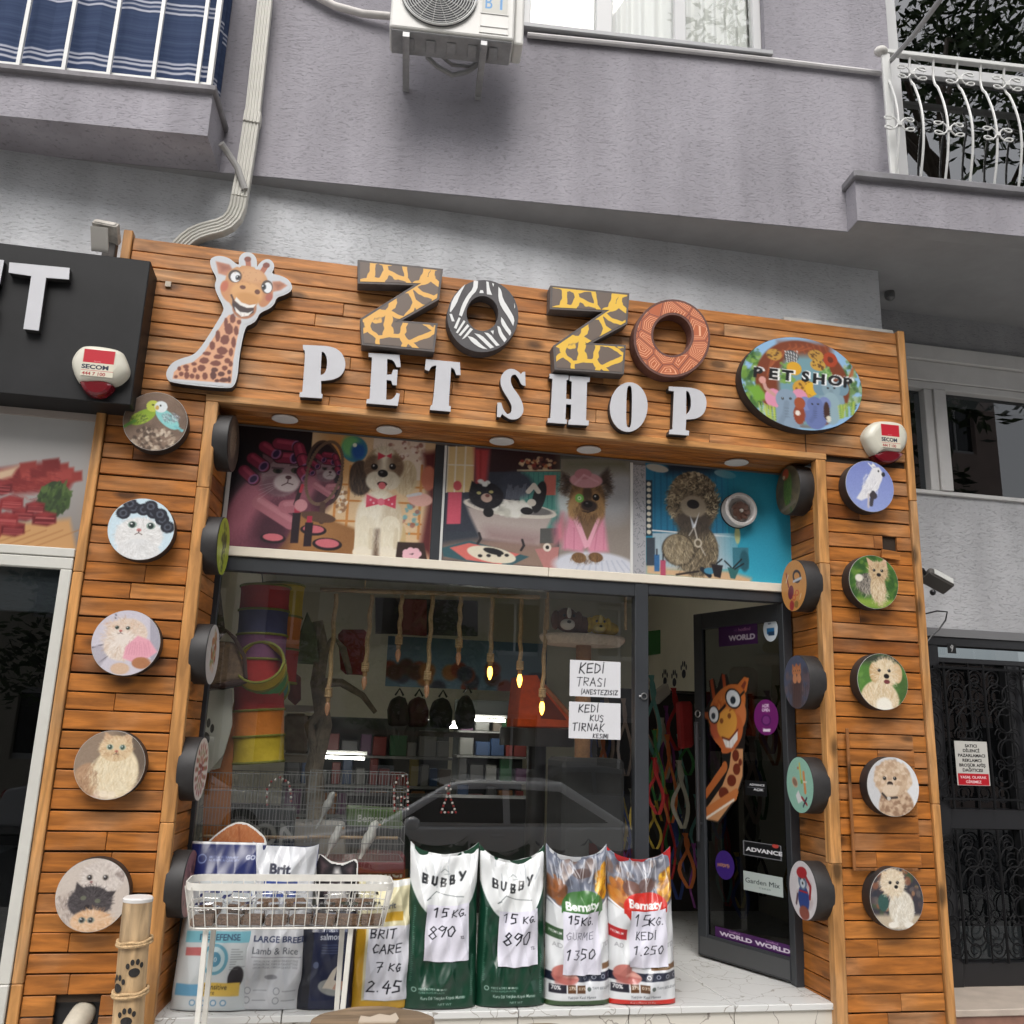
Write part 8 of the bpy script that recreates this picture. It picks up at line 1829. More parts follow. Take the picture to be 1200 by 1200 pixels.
# striped play tunnels
def tube_seg(T, pts, rad, cols):
    n = len(cols); P = [Vector(p) for p in pts]
    def lerp(t):
        f = t * (len(P) - 1); i = min(int(f), len(P) - 2); return P[i].lerp(P[i + 1], f - i)
    for k, c in enumerate(cols):
        ts = [(k + j / 4) / n for j in range(5)]
        obj('segment', MB().tube([lerp(t) for t in ts], [rad * (1.0 if j in (0, 4) else .975) for j in range(5)], 22, caps=False), fab('nylon_' + c, NY[c]), T, smooth=True)
    for k in range(n + 1):
        c = lerp(k / n); d = (lerp(min(1, k / n + .02)) - lerp(max(0, k / n - .02))).normalized(); u = d.orthogonal().normalized(); w = d.cross(u)
        obj('hoop', MB().tube([c + (u * math.cos(6.283 * j / 28) + w * math.sin(6.283 * j / 28)) * rad for j in range(28)], .007, 6, closed=True), fab('nylon_olive', NY['olive']), T, smooth=True)
NY = dict(red=(.42, .03, .03), navy=(.06, .06, .14), yellow=(.55, .40, .03), orange=(.60, .19, .03), purple=(.20, .07, .16), olive=(.20, .20, .03), green=(.08, .30, .10), teal=(.05, .22, .19))
YT = .72
a_, b_ = at(305, 688, y=YT), at(303, 893, y=YT)
T = thing('play_tunnel', 'striped hanging cat play tunnel in red, orange and yellow at the left of the window', 'tunnel', (a_.x, YT, b_.z), 'cat play tunnels')
tube_seg(T, [a_ + Vector((.03, 0, 0)), (a_ + b_) / 2, b_], .135, ['red', 'navy', 'purple', 'red', 'red', 'orange', 'yellow'])
a2, b2 = at(333, 686, y=YT + .25), at(322, 800, y=YT + .25)
T = thing('play_tunnel', 'yellow and orange cat play tunnel hanging behind the striped one', 'tunnel', (a2.x, YT + .25, b2.z), 'cat play tunnels')
tube_seg(T, [a2, (a2 + b2) / 2, b2], .12, ['yellow', 'orange', 'red'])
obj('hang_cord', MB().tube([a2 + Vector((-.12, 0, 0)), a2 + Vector((-.16, 0, .2))], .003, 5), BLACKP, T)
c_ = at(303, 782, y=YT - .22)
T = thing('play_tunnel', 'open mouth of a tunnel with green and teal bands facing the street', 'tunnel', tuple(c_), 'cat play tunnels')
ax = Vector((.12, .80, -.42)); ax.normalize(); c_ = c_ + Vector((0, .03, .03))
tube_seg(T, [c_, c_ + ax * .09], .125, ['yellow']); tube_seg(T, [c_ + ax * .092, c_ + ax * .19], .120, ['green']); tube_seg(T, [c_ + ax * .192, c_ + ax * .28], .116, ['teal'])
for c, r0, r1, d0_, d1_ in (('yellow', .121, .116, .0, .05), ('purple', .114, .110, .052, .12), ('orange', .112, .108, .122, .19), ('navy', .106, .005, .192, .26)):
    obj('lining', MB().tube([c_ + ax * d0_, c_ + ax * d1_], [r0, r1], 24, caps=False), fab('nylon_' + c, NY[c]), T, smooth=True)
# handbag carrier
YB = .50
T = thing('pet_carrier_bag', 'brown patterned pet carrier bag hanging at the left of the window', 'bag', (at(262, 800, y=YB).x, YB, at(262, 805, y=YB).z))
obj('body', hull([(244, 750), (275, 752), (286, 785), (290, 796), (242, 806), (240, 770)], YB, YB + .2), mat('bag_brown', (.16, .10, .06), .7, var=.6, vs=40), T, bevel=.02, bseg=3)
obj('base', hull([(238, 804), (290, 794), (291, 800), (240, 809)], YB - .01, YB + .21), fab('bag_trim', (.06, .03, .025)), T, bevel=.008)
q1, q2, q3 = at(252, 752, y=YB - .01), at(275, 748, y=YB - .02), at(288, 795, y=YB - .01)
obj('handle', MB().tube([q1, q1 * .5 + q2 * .5 + Vector((0, 0, .05)), q2, (q2 + q3) / 2 + Vector((.02, 0, .01)), q3], .011, 8), fab('bag_trim', (.06, .03, .025)), T, smooth=True)
obj('strap', hull([(252, 690), (258, 690), (264, 740), (254, 748), (247, 745)], YB + .05, YB + .06), fab('bag_trim', (.06, .03, .025)), T)
# white oval panel with a paw, giraffe patterned strip
c0 = at(252, 850, y=.60)
pan = hull([(240, 808), (272, 808), (272, 850), (262, 885), (245, 905), (232, 905), (232, 860)], .60, .62)
T = thing('paw_panel', 'white panel with a black paw print inside the left of the window', 'panel', tuple(center(pan)))
obj('board', pan, mat('panel_white', (.55, .54, .48), .7), T, bevel=.003)
mb = MB(); cp = at(240, 860, y=.595); paw_print(mb, lambda a, b: (cp.x + a * .8, .5985, cp.z + b * 1.3), .055); obj('paw_print', mb, INKM, T)
gs = hull([(272, 830), (276, 815), (272, 905), (268, 1010), (236, 1010), (240, 905), (258, 900), (266, 870)], .68, .70)
M_ = pattern('giraffe_strip', ('giraffe', (.05, .03, .02)))
ox_ = mat('giraffe_orange', (.45, .15, .03), .6, var=.3, vs=12)
single('giraffe_board', 'orange board with dark streaks low at the left of the window', 'board', gs, ox_)
# rope lamp
YR = .75
p0, p1 = at(375, 691, y=YR), at(632, 700, y=YR)
RL = thing('rope_lamp', 'wooden beam lamp with eight hanging ropes and bare bulbs', 'lamp', (p0 + p1) / 2)
BEAM = wood('beam_wood', (1, 6, 6), [(.44, .30, .17), (.5, .34, .2), (.4, .27, .14)], .2)
obj('beam', MB().tube([p0, (p0 + p1) / 2 + Vector((0, 0, .004)), p1], .014, 10), BEAM, RL, smooth=True)
obj('chain', MB().tube([p0 + Vector((.25, 0, 0)), p0 + Vector((.25, 0, .7))], .004, 5).tube([p1 - Vector((.25, 0, 0)), p1 + Vector((-.25, 0, .7))], .004, 5), ROPE, RL)
BULBON = mat('bulb_lit', (.9, .5, .2), .3, emit=(1.0, .5, .06), es=5.0)
BULBOFF = mat('bulb_dim', (.34, .20, .12), .1, emit=(1.0, .35, .15), es=.03)
SOCK = mat('socket', (.30, .17, .07), .7)
for (tx, ty), (bx_, by_), on in (((394, 696), (385, 838), 0), ((436, 697), (426, 808), 0), ((471, 697), (467, 776), 0), ((507, 698), (500, 818), 0), ((540, 699), (538, 780), 0), ((577, 700), (575, 797), 1), ((611, 700), (610, 806), 1), ((641, 702), (633, 838), 1)):
    a, b = at(tx, ty, y=YR), at(bx_, by_ - 22, y=YR); b = Vector((a.x + (b.x - a.x) * .55, YR, b.z))
    pts = [a.lerp(b, k / 14) + Vector((.004 * math.sin(k * 1.3), .004 * math.cos(k), 0)) for k in range(15)]
    mb = MB().tube(pts, .0125, 8)
    for k in range(5): mb.tube([(b.x + .017 * math.cos(6.283 * j / 14), b.y + .017 * math.sin(6.283 * j / 14), b.z + .0 + k * .010) for j in range(14)], .006, 5, closed=True)
    r_ = obj('rope', mb, ROPE, RL, smooth=True)
    obj('socket', MB().lathe([(.013, 0), (.013, -.03)][::-1], b, 'z', 12), SOCK, r_)
    obj('bulb', MB().lathe([(.004, -.105), (.012, -.085), (.016, -.062), (.013, -.042), (.008, -.031)], b, 'z', 14), BULBON if on else BULBOFF, r_, smooth=True)
# cat tower shelf with plush toys
YC = .70
t0, t1 = at(637, 743, y=YC), at(738, 742, y=YC)
T = thing('cat_tower', 'cat tower with round plush platform on a sisal post', 'cat tower', ((t0.x + t1.x) / 2, YC, FZ))
tr_ = (t1.x - t0.x) / 2; tcx = (t0.x + t1.x) / 2; tz = t0.z
pl = MB().lathe([(.86, -.045), (.97, -.02), (1.0, 0), (.97, .012), (.93, .014)], (0, 0, 0), 'z', 40); pl.v = [(tcx + v[0] * tr_, YC + .1 + v[1] * tr_ * .6, tz + v[2]) for v in pl.v]
obj('platform', pl, mat('plush_cream', (.66, .54, .43), .95, var=.2, vs=40, bump=.8, bs=120), T, smooth=True)
pxm = at(684, 760, y=YC + .1).x
obj('post', MB().tube([(pxm, YC + .1, FZ), (pxm, YC + .1, tz - .04)], .045, 18), mat('sisal_post', (.36, .18, .08), .9, var=.2, vs=50, bump=.7, bs=150, bstretch=(1, 1, 8)), T, smooth=True)
obj('cabin', MB().box(pxm - .16, pxm + .2, YC - .08, YC + .3, FZ + .051, 1.52), mat('dark_filler', (.035, .034, .034), .9, var=.2), T, bevel=.02)  # added dark box, stands in for the unlit space hiding the post
for px_ in (642, 733):
    q = at(px_, 738, y=YC); q2 = at(px_, 690, y=YC)
    obj('hanging_rope', MB().tube([q, q2], .008, 6).tube([q2, q2 + Vector((0, 0, .8))], .003, 5), ROPE, T)
obj('base', MB().box(pxm - .25, pxm + .25, YC - .1, YC + .35, FZ, FZ + .05), fab('tower_base', (.3, .25, .2)), T, bevel=.01)
def plush(name, label, px, py, y, s, c1, c2):
    q = at(px, py, y=y); T = thing(name, label, 'plush toy', (q.x, y, tz + .014))
    z = tz + .014
    m1 = mat('plush_%d' % px, c1, .95, var=.25, vs=30, bump=.8, bs=140); m2 = mat('plush_face_%d' % px, c2, .95)
    obj('body', MB().ball((q.x + .04 * s, y + .05, z + .055 * s), .10 * s, .07 * s, .056 * s).ball((q.x - .03 * s, y, z + .075 * s), .068 * s, .062 * s, .068 * s), m1, T, smooth=True)
    obj('muzzle', MB().ball((q.x - .035 * s, y - .045 * s, z + .045 * s), .042 * s, .035 * s, .032 * s).ball((q.x - .03 * s, y - .055 * s, z + .105 * s), .014 * s, .012 * s, .034 * s), m2, T, smooth=True)
    for d in (-1, 1): obj('ear', MB().ball((q.x - .03 * s + d * .066 * s, y - .01, z + .07 * s), .026 * s, .03 * s, .055 * s), m1, T, smooth=True)
    obj('nose', MB().ball((q.x - .035 * s, y - .078 * s, z + .055 * s), .012 * s, .01 * s, .009 * s), BLACKP, T, smooth=True)
    for d in (-1, 1): obj('eye', MB().ball((q.x - .03 * s + d * .028 * s, y - .058 * s, z + .092 * s), .009 * s, .008 * s, .009 * s), BLACKP, T, smooth=True)
plush('plush_dog', 'brown and white plush dog lying on the cat tower platform', 670, 725, YC + .02, 1.05, (.13, .05, .028), (.6, .55, .5))
plush('plush_toy', 'yellow plush toy lying behind the plush dog on the platform', 706, 728, YC + .04, .85, (.62, .42, .03), (.66, .52, .2))
# orange felt cat house on a dark round cabinet
YO = 1.1
oz = hull([(606, 852), (612, 791), (630, 791), (634, 800), (668, 838), (668, 853)], YO, YO + .35)
T = thing('cat_house', 'bright orange felt cat house on the dark round stand', 'cat house', tuple(center(oz)))
obj('shell', oz, mat('felt_orange', (.72, .10, .015), .9, var=.15, vs=30), T, bevel=.006)
obj('opening', hull([(634, 842), (634, 806), (660, 838), (664, 844)], YO - .004, YO - .001), mat('felt_dark', (.20, .03, .01), .9), T)
obj('ridge', MB().tube([at(634, 800, y=YO - .01), at(668, 838, y=YO - .01)], .014, 8), mat('felt_pale', (.50, .20, .09), .9), T, smooth=True)
a, b = at(588, 862, y=YO + .1), at(674, 862, y=YO + .1); rr_ = (b.x - a.x) / 2; cxx = (a.x + b.x) / 2; zt = at(630, 853, y=YO + .1).z
T = thing('round_stand', 'dark round stand under the orange cat house', 'stand', (cxx, YO + .15, FZ))
obj('top', MB().lathe([(rr_, -.11), (rr_, -.006), (rr_ - .01, 0)], (cxx, YO + .15, zt), 'z', 40), mat('stand_black', (.025, .023, .022), .35), T, smooth=True)
obj('column', MB().lathe([(.06, FZ), (.06, zt - .112)], (cxx, YO + .15, 0), 'z', 24), mat('stand_black', (.025, .023, .022), .35), T, smooth=True)
# tube lights deeper in the shop
TL = mat('tube_lamp', (.9, .9, .9), .4, emit=(1, .97, .9), es=20.0)
for (x0, y0), (x1, y1), yy, lab in (((475, 849), (548, 852), 3.6, 'lit tube lamp low behind the carriers, the brightest one'), ((539, 843), (592, 845), 4.2, 'thin lit tube lamp right of the brightest one'), ((370, 887), (427, 889), 2.6, 'lit tube lamp under the left shelf'), ((603, 868), (660, 870), 3.0, 'thin lit tube lamp under the round stand')):
    a, b = at(x0, y0, y=yy), at(x1, y1, y=yy); mb = MB().tube([a, b], .013 if lab.endswith('one') and 'thin' not in lab else .009, 8)
    T = thing('tube_lamp', lab, 'lamp', tuple(center(mb)), 'tube lamps in the shop'); obj('tube', mb, TL, T, smooth=True)
    obj('batten', MB().box(min(a.x, b.x) - .02, max(a.x, b.x) + .02, yy + .01, yy + .05, max(a.z, b.z) + .022, max(a.z, b.z) + .05), WHITEP, T)
# cat carriers on a shelf
YS = 2.2
sh = hull([(372, 853), (600, 860), (600, 866), (372, 859)], YS - .1, YS + .4)
single('shelf', 'dark shelf carrying the row of pet carriers', 'shelf', sh, mat('shelf_dark', (.10, .095, .09), .6))
for i, (px, c, lab) in enumerate(((481, (.055, .05, .045), 'dark rounded pet backpack, leftmost of the four on the shelf'), (491, (.10, .03, .03), 'dark red pet backpack, second on the shelf'), (519, (.02, .02, .022), 'black boxy pet backpack, third on the shelf'), (548, (.028, .026, .026), 'black pointed pet backpack, last on the shelf'))):
    px = (468, 491, 519, 548)[i]
    w = 11 if i != 3 else 9; base = 851 + i; pts = [(px - w, base), (px - w - 1, base - 20), (px - w * .7, base - 33), (px, base - 36 - (6 if i == 3 else 0)), (px + w * .7, base - 33), (px + w + 1, base - 20), (px + w, base)]
    mb = hull(pts, YS, YS + .25); T = thing('pet_backpack', lab, 'pet carrier', tuple(center(mb)), 'pet backpacks on the shelf')
    obj('body', mb, mat('carrier_%d' % i, c, .6), T, bevel=.03, bseg=3)
    q = at(px, base - 36 - (6 if i == 3 else 0), y=YS + .1); obj('grip', MB().tube([q + Vector((-.03, 0, 0)), q + Vector((0, 0, .05)), q + Vector((.03, 0, 0))], .008, 6), BLACKP, T, smooth=True)
# back display boards, shelves and small goods
bb = hull([(455, 745), (640, 752), (640, 812), (455, 806)], 4.6, 4.65)
pb = Pic(120, 40, (110, 140, 160)); 
for k in range(24): pb.ell(random.random(), random.uniform(.55, 1), .05, .16, random.choice([(150, 60, 40), (170, 110, 60), (90, 50, 40), (60, 60, 80)]), 0, .3)
q0, q1_ = at(455, 745, y=4.58), at(640, 812, y=4.58)
o = flat_pic('wall_picture', pb, q0.x, q1_.x, q1_.z, q0.z, 4.58, None, PRINT, loc=(q0.x, 4.58, q1_.z)); tag(o, 'pale blue wall picture with a row of brown animals deep in the shop', 'picture')
single('wall_panel', 'dark panel hanging high at the back of the shop', 'panel', hull([(440, 700), (560, 704), (560, 745), (440, 742)], 4.4, 4.45), mat('panel_dark', (.03, .025, .025), .6))
single('wall_panel', 'red panel beside the dark one high at the back of the shop', 'panel', hull([(470, 702), (500, 703), (500, 745), (470, 743)], 4.3, 4.35), mat('panel_red', (.18, .03, .025), .6))
rb_ = hull([(396, 737), (432, 737), (432, 790), (400, 788)], 1.5, 1.7); single('red_backpack', 'dark red pet bag behind the rope lamp', 'bag', rb_, fab('bag_red', (.25, .02, .025)), bevel=.03)
th = hull([(360, 716), (370, 740), (374, 776), (345, 774), (350, 745)], 1.2, 1.45); single('pet_tent', 'small green pointed pet tent near the driftwood', 'tent', th, fab('tent_green', (.14, .17, .11)), bevel=.008)
# driftwood perch
mb = MB()
for pts, r0, r1 in (([(372, 728), (378, 760), (372, 800), (380, 850), (368, 900), (372, 1000)], .035, .06), ([(376, 770), (392, 748), (402, 760), (410, 790)], .03, .018), ([(378, 800), (400, 800), (425, 815), (440, 835)], .03, .014), ([(380, 830), (362, 850), (372, 890)], .03, .03)):
    mb.tube([at(*p_, y=1.25 + .01 * i) for i, p_ in enumerate(pts)], [r0 + (r1 - r0) * i / (len(pts) - 1) for i in range(len(pts))], 12)
single('driftwood', 'grey gnarled driftwood trunk standing inside the window', 'driftwood', mb, mat('driftwood', (.26, .22, .17), .9, var=.45, vs=14, bump=1, bs=40, bstretch=(3, 3, .6)), smooth=True)
for y0, lab in ((826, 'upper'), (886, 'lower')):
    single('shelf', '%s short white shelf left of the driftwood' % lab, 'shelf', hull([(330, y0), (372, y0 + 1), (372, y0 + 8), (330, y0 + 7)], 1.5, 1.9), mat('shelf_white', (.6, .58, .54), .6))
q = hull([(333, 836), (360, 836), (360, 884), (333, 882)], 1.55, 1.7); single('food_pouch', 'pale grey pouch of pet food on the lower white shelf', 'food pouch', q, mat('pouch_grey', (.38, .37, .36), .35, var=.3, vs=15), bevel=.02)
q = hull([(334, 790), (352, 786), (352, 826), (338, 826)], 1.55, 1.75); single('cushion', 'dull pink pet cushion on the upper white shelf', 'cushion', q, fab('pink_cushion', (.30, .11, .10)), bevel=.04)
# goods at the back: shelves filled with small packs
random.seed(12)
def gondola(label, x0, x1, y, zs, seed, grp):
    rnd = random.Random(seed)
    T = thing('shelf_unit', label, 'shelves', ((x0 + x1) / 2, y, FZ))
    mb = MB().box(x0, x1, y + .3, y + .32, FZ, zs[-1] + .3); obj('back_panel', mb, mat('shelf_back', (.10, .11, .10), .8), T)
    for z in zs: obj('board', MB().box(x0, x1, y, y + .3, z - .02, z), mat('shelf_grey', (.22, .22, .21), .6), T)
    for z in zs:
        x = x0 + .03
        while x < x1 - .1:
            w = rnd.uniform(.06, .14); h = rnd.uniform(.10, .22); c = rnd.choice([(.3, .05, .04), (.05, .1, .22), (.3, .24, .06), (.30, .30, .28), (.05, .16, .07), (.18, .07, .16), (.12, .12, .12), (.34, .14, .04), (.20, .16, .12)])
            o = obj('product_pack', MB().box(x, x + w, y + .04, y + .14, z + .001, z + h), mat('pack_%d' % int(c[0] * 1000 + c[1] * 100), tuple(v * .75 for v in c), .4), None, bevel=.006, loc=(x + w / 2, y + .09, z))
            tag(o, 'small packet standing among others on the %s' % grp, 'packet', grp); x += w + rnd.uniform(.005, .04)
gondola('low dark shelves of small goods deep in the shop behind the cage', -.3, 1.05, 3.2, [.75, .98, 1.21, 1.44], 2, 'low shelves behind the cage')
gondola('dark shelves of small goods at the back right of the display window', 1.25, 1.95, 4.4, [.75, .98, 1.21, 1.44, 1.67], 3, 'back right shelves')
# counter with red box
single('counter', 'dark counter across the middle of the shop', 'counter', MB().box(.2, 1.6, 2.4, 2.8, FZ, 1.18), mat('counter_dark', (.05, .05, .05), .5))
# bird cages in the window
CAGEW = mat('cage_wire', (.30, .30, .30), .4, .5)
def cage(label, pa, pb, y, d):
    a, b = at(*pa, y=y), at(*pb, y=y); x0, x1, z1, z0 = a.x, b.x, a.z, b.z
    T = thing('bird_cage', label, 'cage', ((x0 + x1) / 2, y, z0), 'wire bird cages in the window')
    mb = MB(); n = int((x1 - x0) / .016)
    for k in range(n + 1):
        x = x0 + (x1 - x0) * k / n; mb.box(x - .0011, x + .0011, y - .0011, y + .0011, z0, z1); 
        if k % 2 == 0: mb.box(x - .0011, x + .0011, y + d - .0011, y + d + .0011, z0, z1)
    for k in range(6):
        z = z0 + (z1 - z0) * k / 5; mb.box(x0, x1, y - .003, y - .0012, z - .002, z + .002); mb.box(x0, x1, y + d + .0012, y + d + .003, z - .002, z + .002); mb.box(x0 - .003, x0 - .0012, y, y + d, z - .002, z + .002); mb.box(x1 + .0012, x1 + .003, y, y + d, z - .002, z + .002)
    obj('wires', mb, CAGEW, T); obj('tray', MB().box(x0 - .01, x1 + .01, y - .01, y + d + .01, z0 - .06, z0 - .002), mat('cage_tray', (.16, .03, .035), .4), T, bevel=.006)
    obj('perch', MB().tube([(x0 + .02, y + d / 2, z0 + .10), (x1 - .02, y + d / 2, z0 + .10)], .008, 8), BEAM, T)
    return x0, x1, y + d / 2, z0
cx0, cx1, cyy, cz0 = cage('long black wire bird cage across the left of the window', (238, 905), (362, 1010), .50, .30)
cage('black wire bird cage right of the long one in the window', (364, 905), (472, 1010), .50, .30)
def bird(label, px, py, c, s=1.0):
    q = at(px, py, y=.62); T = thing('bird', label, 'bird', tuple(q), 'birds in the cages')
    m = mat('feather_%d' % int(c[0] * 100), c, .9, var=.15, vs=40)
    body = MB(); rings = [(-.085, .006), (-.05, .018), (0, .034), (.035, .032), (.055, .022), (.075, .026), (.095, .022), (.108, .004)]
    seg = 12
    for t, r in rings:
        for k in range(seg): a = 6.283 * k / seg; body.v.append((q.x + s * (t * .35 + r * math.cos(a)), .62 + s * r * math.sin(a), q.z + s * (t + .0 * r)))
    for i in range(len(rings) - 1):
        for k in range(seg): k2 = (k + 1) % seg; body.f.append((i * seg + k, i * seg + k2, (i + 1) * seg + k2, (i + 1) * seg + k))
    obj('body', body, m, T, smooth=True); obj('beak', MB().ball((q.x + s * .06, .62, q.z + s * .082), .008 * s, .006 * s, .009 * s), mat('beak', (.5, .25, .1), .5), T, smooth=True)
    obj('tail', MB().hexa([(q.x - s * .075, .613, q.z - s * .16), (q.x - s * .062, .613, q.z - s * .16), (q.x - s * .062, .627, q.z - s * .16), (q.x - s * .075, .627, q.z - s * .16), (q.x - s * .035, .608, q.z - s * .07), (q.x - s * .018, .608, q.z - s * .07), (q.x - s * .018, .632, q.z - s * .07), (q.x - s * .035, .632, q.z - s * .07)]), m, T)
bird('grey white bird on the upper perch of the cage', 383, 945, (.46, .46, .45), .7); bird('white bird in the middle of the cages, lower than the grey one', 391, 985, (.66, .65, .63), .75); bird('large white bird leaning right in the right cage', 431, 985, (.72, .71, .68), .95)
# beaded swings and ladders hanging in the cages
BEADW = mat('bead_white', (.7, .65, .62), .4); BEADR = mat('bead_red', (.35, .03, .03), .4)
def beaded(name, label, pts, y=.66, step=.016, parent=None):
    mbw, mbr = MB(), MB(); P = [at(*p_, y=y) for p_ in pts]; i = 0; d0_ = 0
    for a, b in zip(P, P[1:]):
        n = max(1, int((b - a).length / step))
        for k in range(n):
            q = a.lerp(b, k / n); (mbw if i % 2 else mbr).ball(q, .007, .007, .007, 6, 4); i += 1
    T = thing(name, label, 'bird toy', tuple(P[0]), 'beaded bird toys'); obj('white_beads', mbw, BEADW, T, smooth=True); obj('red_beads', mbr, BEADR, T, smooth=True); return T
beaded('bird_swing', 'arched beaded bird swing in the left cage', [(313, 943), (313, 925), (318, 916), (328, 911), (338, 917), (341, 930), (341, 943)])
beaded('bird_ladder', 'beaded bird ladder with a round top in the right cage', [(462, 950), (462, 935), (478, 935), (478, 948), (462, 948), (462, 922), (466, 912), (472, 909), (477, 913), (478, 922), (478, 935), (470, 934), (470, 948)])
beaded('bird_swing', 'small triangular beaded bird swing right of the cages', [(517, 952), (525, 930), (523, 924), (526, 921), (528, 925), (526, 930), (534, 952), (517, 952)])
# boxes and bags under the cages
def gbox(name, label, pts, y, d, c, txt=None, tc=(226, 226, 220)):
    mb = hull(pts, y, y + d); T = thing(name, label, 'box', tuple(center(mb))); obj('carton', mb, mat('carton_%s' % label[:12], c, .5, var=.1), T, bevel=.008)
    if txt:
        xs = [p_[0] for p_ in pts]; ys = [p_[1] for p_ in pts]; a, b = at(min(xs) + 4, min(ys) + 4, y=y - .003), at(max(xs) - 4, max(ys) - 4, y=y - .003)
        p = Pic(110, max(12, int(110 * (a.z - b.z) / (b.x - a.x))), tuple(int(v) for v in (np.array(c) ** (1 / 2.2)) * 255)); p.src = (0, 1, 0, 0, 1, 1); p.text(.15, .75, .5, txt, tc, .02, 0, .5 * (a.z - b.z) / (b.x - a.x) * 2); flat_pic('lettering', p, a.x, b.x, b.z, a.z, y - .003, T)
gbox('carton', 'green carton with white lettering behind the right cage', [(407, 946), (472, 950), (472, 972), (407, 968)], .90, .2, (.10, .17, .05), 'Bematy')
gbox('carton', 'dark red carton with lettering low behind the cage', [(420, 1000), (475, 1002), (475, 1040), (420, 1040)], .92, .2, (.20, .02, .025), 'Chicken')
gbox('carton', 'dark carton of pet supplies low behind the left cage', [(262, 945), (345, 950), (345, 1010), (262, 1010)], .9, .3, (.03, .035, .035), 'BONACIBO', (170, 170, 165))
gbox('carton', 'pale sack in the shadow right of the dark carton', [(340, 965), (405, 968), (405, 1010), (340, 1010)], .95, .3, (.28, .25, .22))
# leashes hung inside the door
LC = [(.5, .35, .05), (.35, .02, .02), (.05, .2, .06), (.05, .08, .25), (.45, .12, .03), (.2, .05, .2), (.04, .04, .04), (.3, .28, .22), (.1, .25, .22), (.4, .3, .25)]
CN = ['mustard', 'red', 'green', 'blue', 'orange', 'purple', 'black', 'grey', 'teal', 'beige']
rnd = random.Random(4); cnt = {}
rail = MB().tube([(2.4, 2.2, 1.98), (3.34, 2.2, 1.98)], .012, 8); single('hang_rail', 'dark rail carrying the hanging leashes inside the door', 'rail', rail, BLACKP)
for k in range(72):
    row = k % 3; x = 1.95 + rnd.uniform(0, 1.25); y = (1.9, 1.6, 2.2)[row] + rnd.uniform(-.15, .15); zt = rnd.choice([1.98, 1.75, 1.5, 1.2, .95]) + rnd.uniform(-.1, .1); L_ = rnd.uniform(.25, .6); ci = rnd.randrange(len(LC)); w = rnd.uniform(.012, .028)
    pts = [(x + w * 1.4 * math.sin(j * .8) * (1 if j < 9 else 1), y, zt - L_ * j / 9) for j in range(10)] + [(x + .04 + .03 * math.sin(j * .6), y - .01, zt - L_ + L_ * j / 9) for j in range(10)]
    mb = MB()
    for a, b in zip(pts, pts[1:]): mb.hexa([(a[0] - w / 2, a[1] - .002, a[2]), (a[0] + w / 2, a[1] - .002, a[2]), (a[0] + w / 2, a[1] + .002, a[2]), (a[0] - w / 2, a[1] + .002, a[2]), (b[0] - w / 2, b[1] - .002, b[2]), (b[0] + w / 2, b[1] - .002, b[2]), (b[0] + w / 2, b[1] + .002, b[2]), (b[0] - w / 2, b[1] + .002, b[2])])
    single('leash', 'looped %s pet leash hanging inside the open door' % CN[ci], 'leash', mb, fab('leash_' + CN[ci], LC[ci]), 'leashes hanging inside the door')
mb = hull([(797, 822), (812, 822), (814, 875), (800, 878)], 1.5, 1.6); single('pet_coat', 'red pet coat hanging between the leashes', 'pet coat', mb, fab('coat_red', (.35, .02, .02)), bevel=.015)
single('wall_box', 'green plastic box high on the wall inside the door', 'box', hull([(757, 740), (774, 738), (774, 766), (757, 768)], 2.6, 2.7), mat('box_green', (.06, .22, .07), .5))
mb = hull([(767, 812), (783, 800), (787, 812), (772, 826)], 1.9, 2.0); single('paper_roll', 'pale paper roll lying on top of the leash display', 'roll', mb, mat('roll_pale', (.4, .38, .33), .8), bevel=.01)
for px, py in ((779, 795), (790, 796), (801, 786)):
    mb = MB(); q = at(px, py, x=3.345); paw_print(mb, lambda a, b: (3.347, q.y + a * 1.0, q.z + b * 1.0), .085); obj('paw_print', mb, mat('paw_dark', (.05, .05, .07), .8), bld)
single('leash_board', 'dark pegboard behind the hanging leashes', 'board', MB().box(1.95, 3.34, 2.45, 2.5, FZ, 2.02), mat('pegboard', (.035, .03, .028), .8))

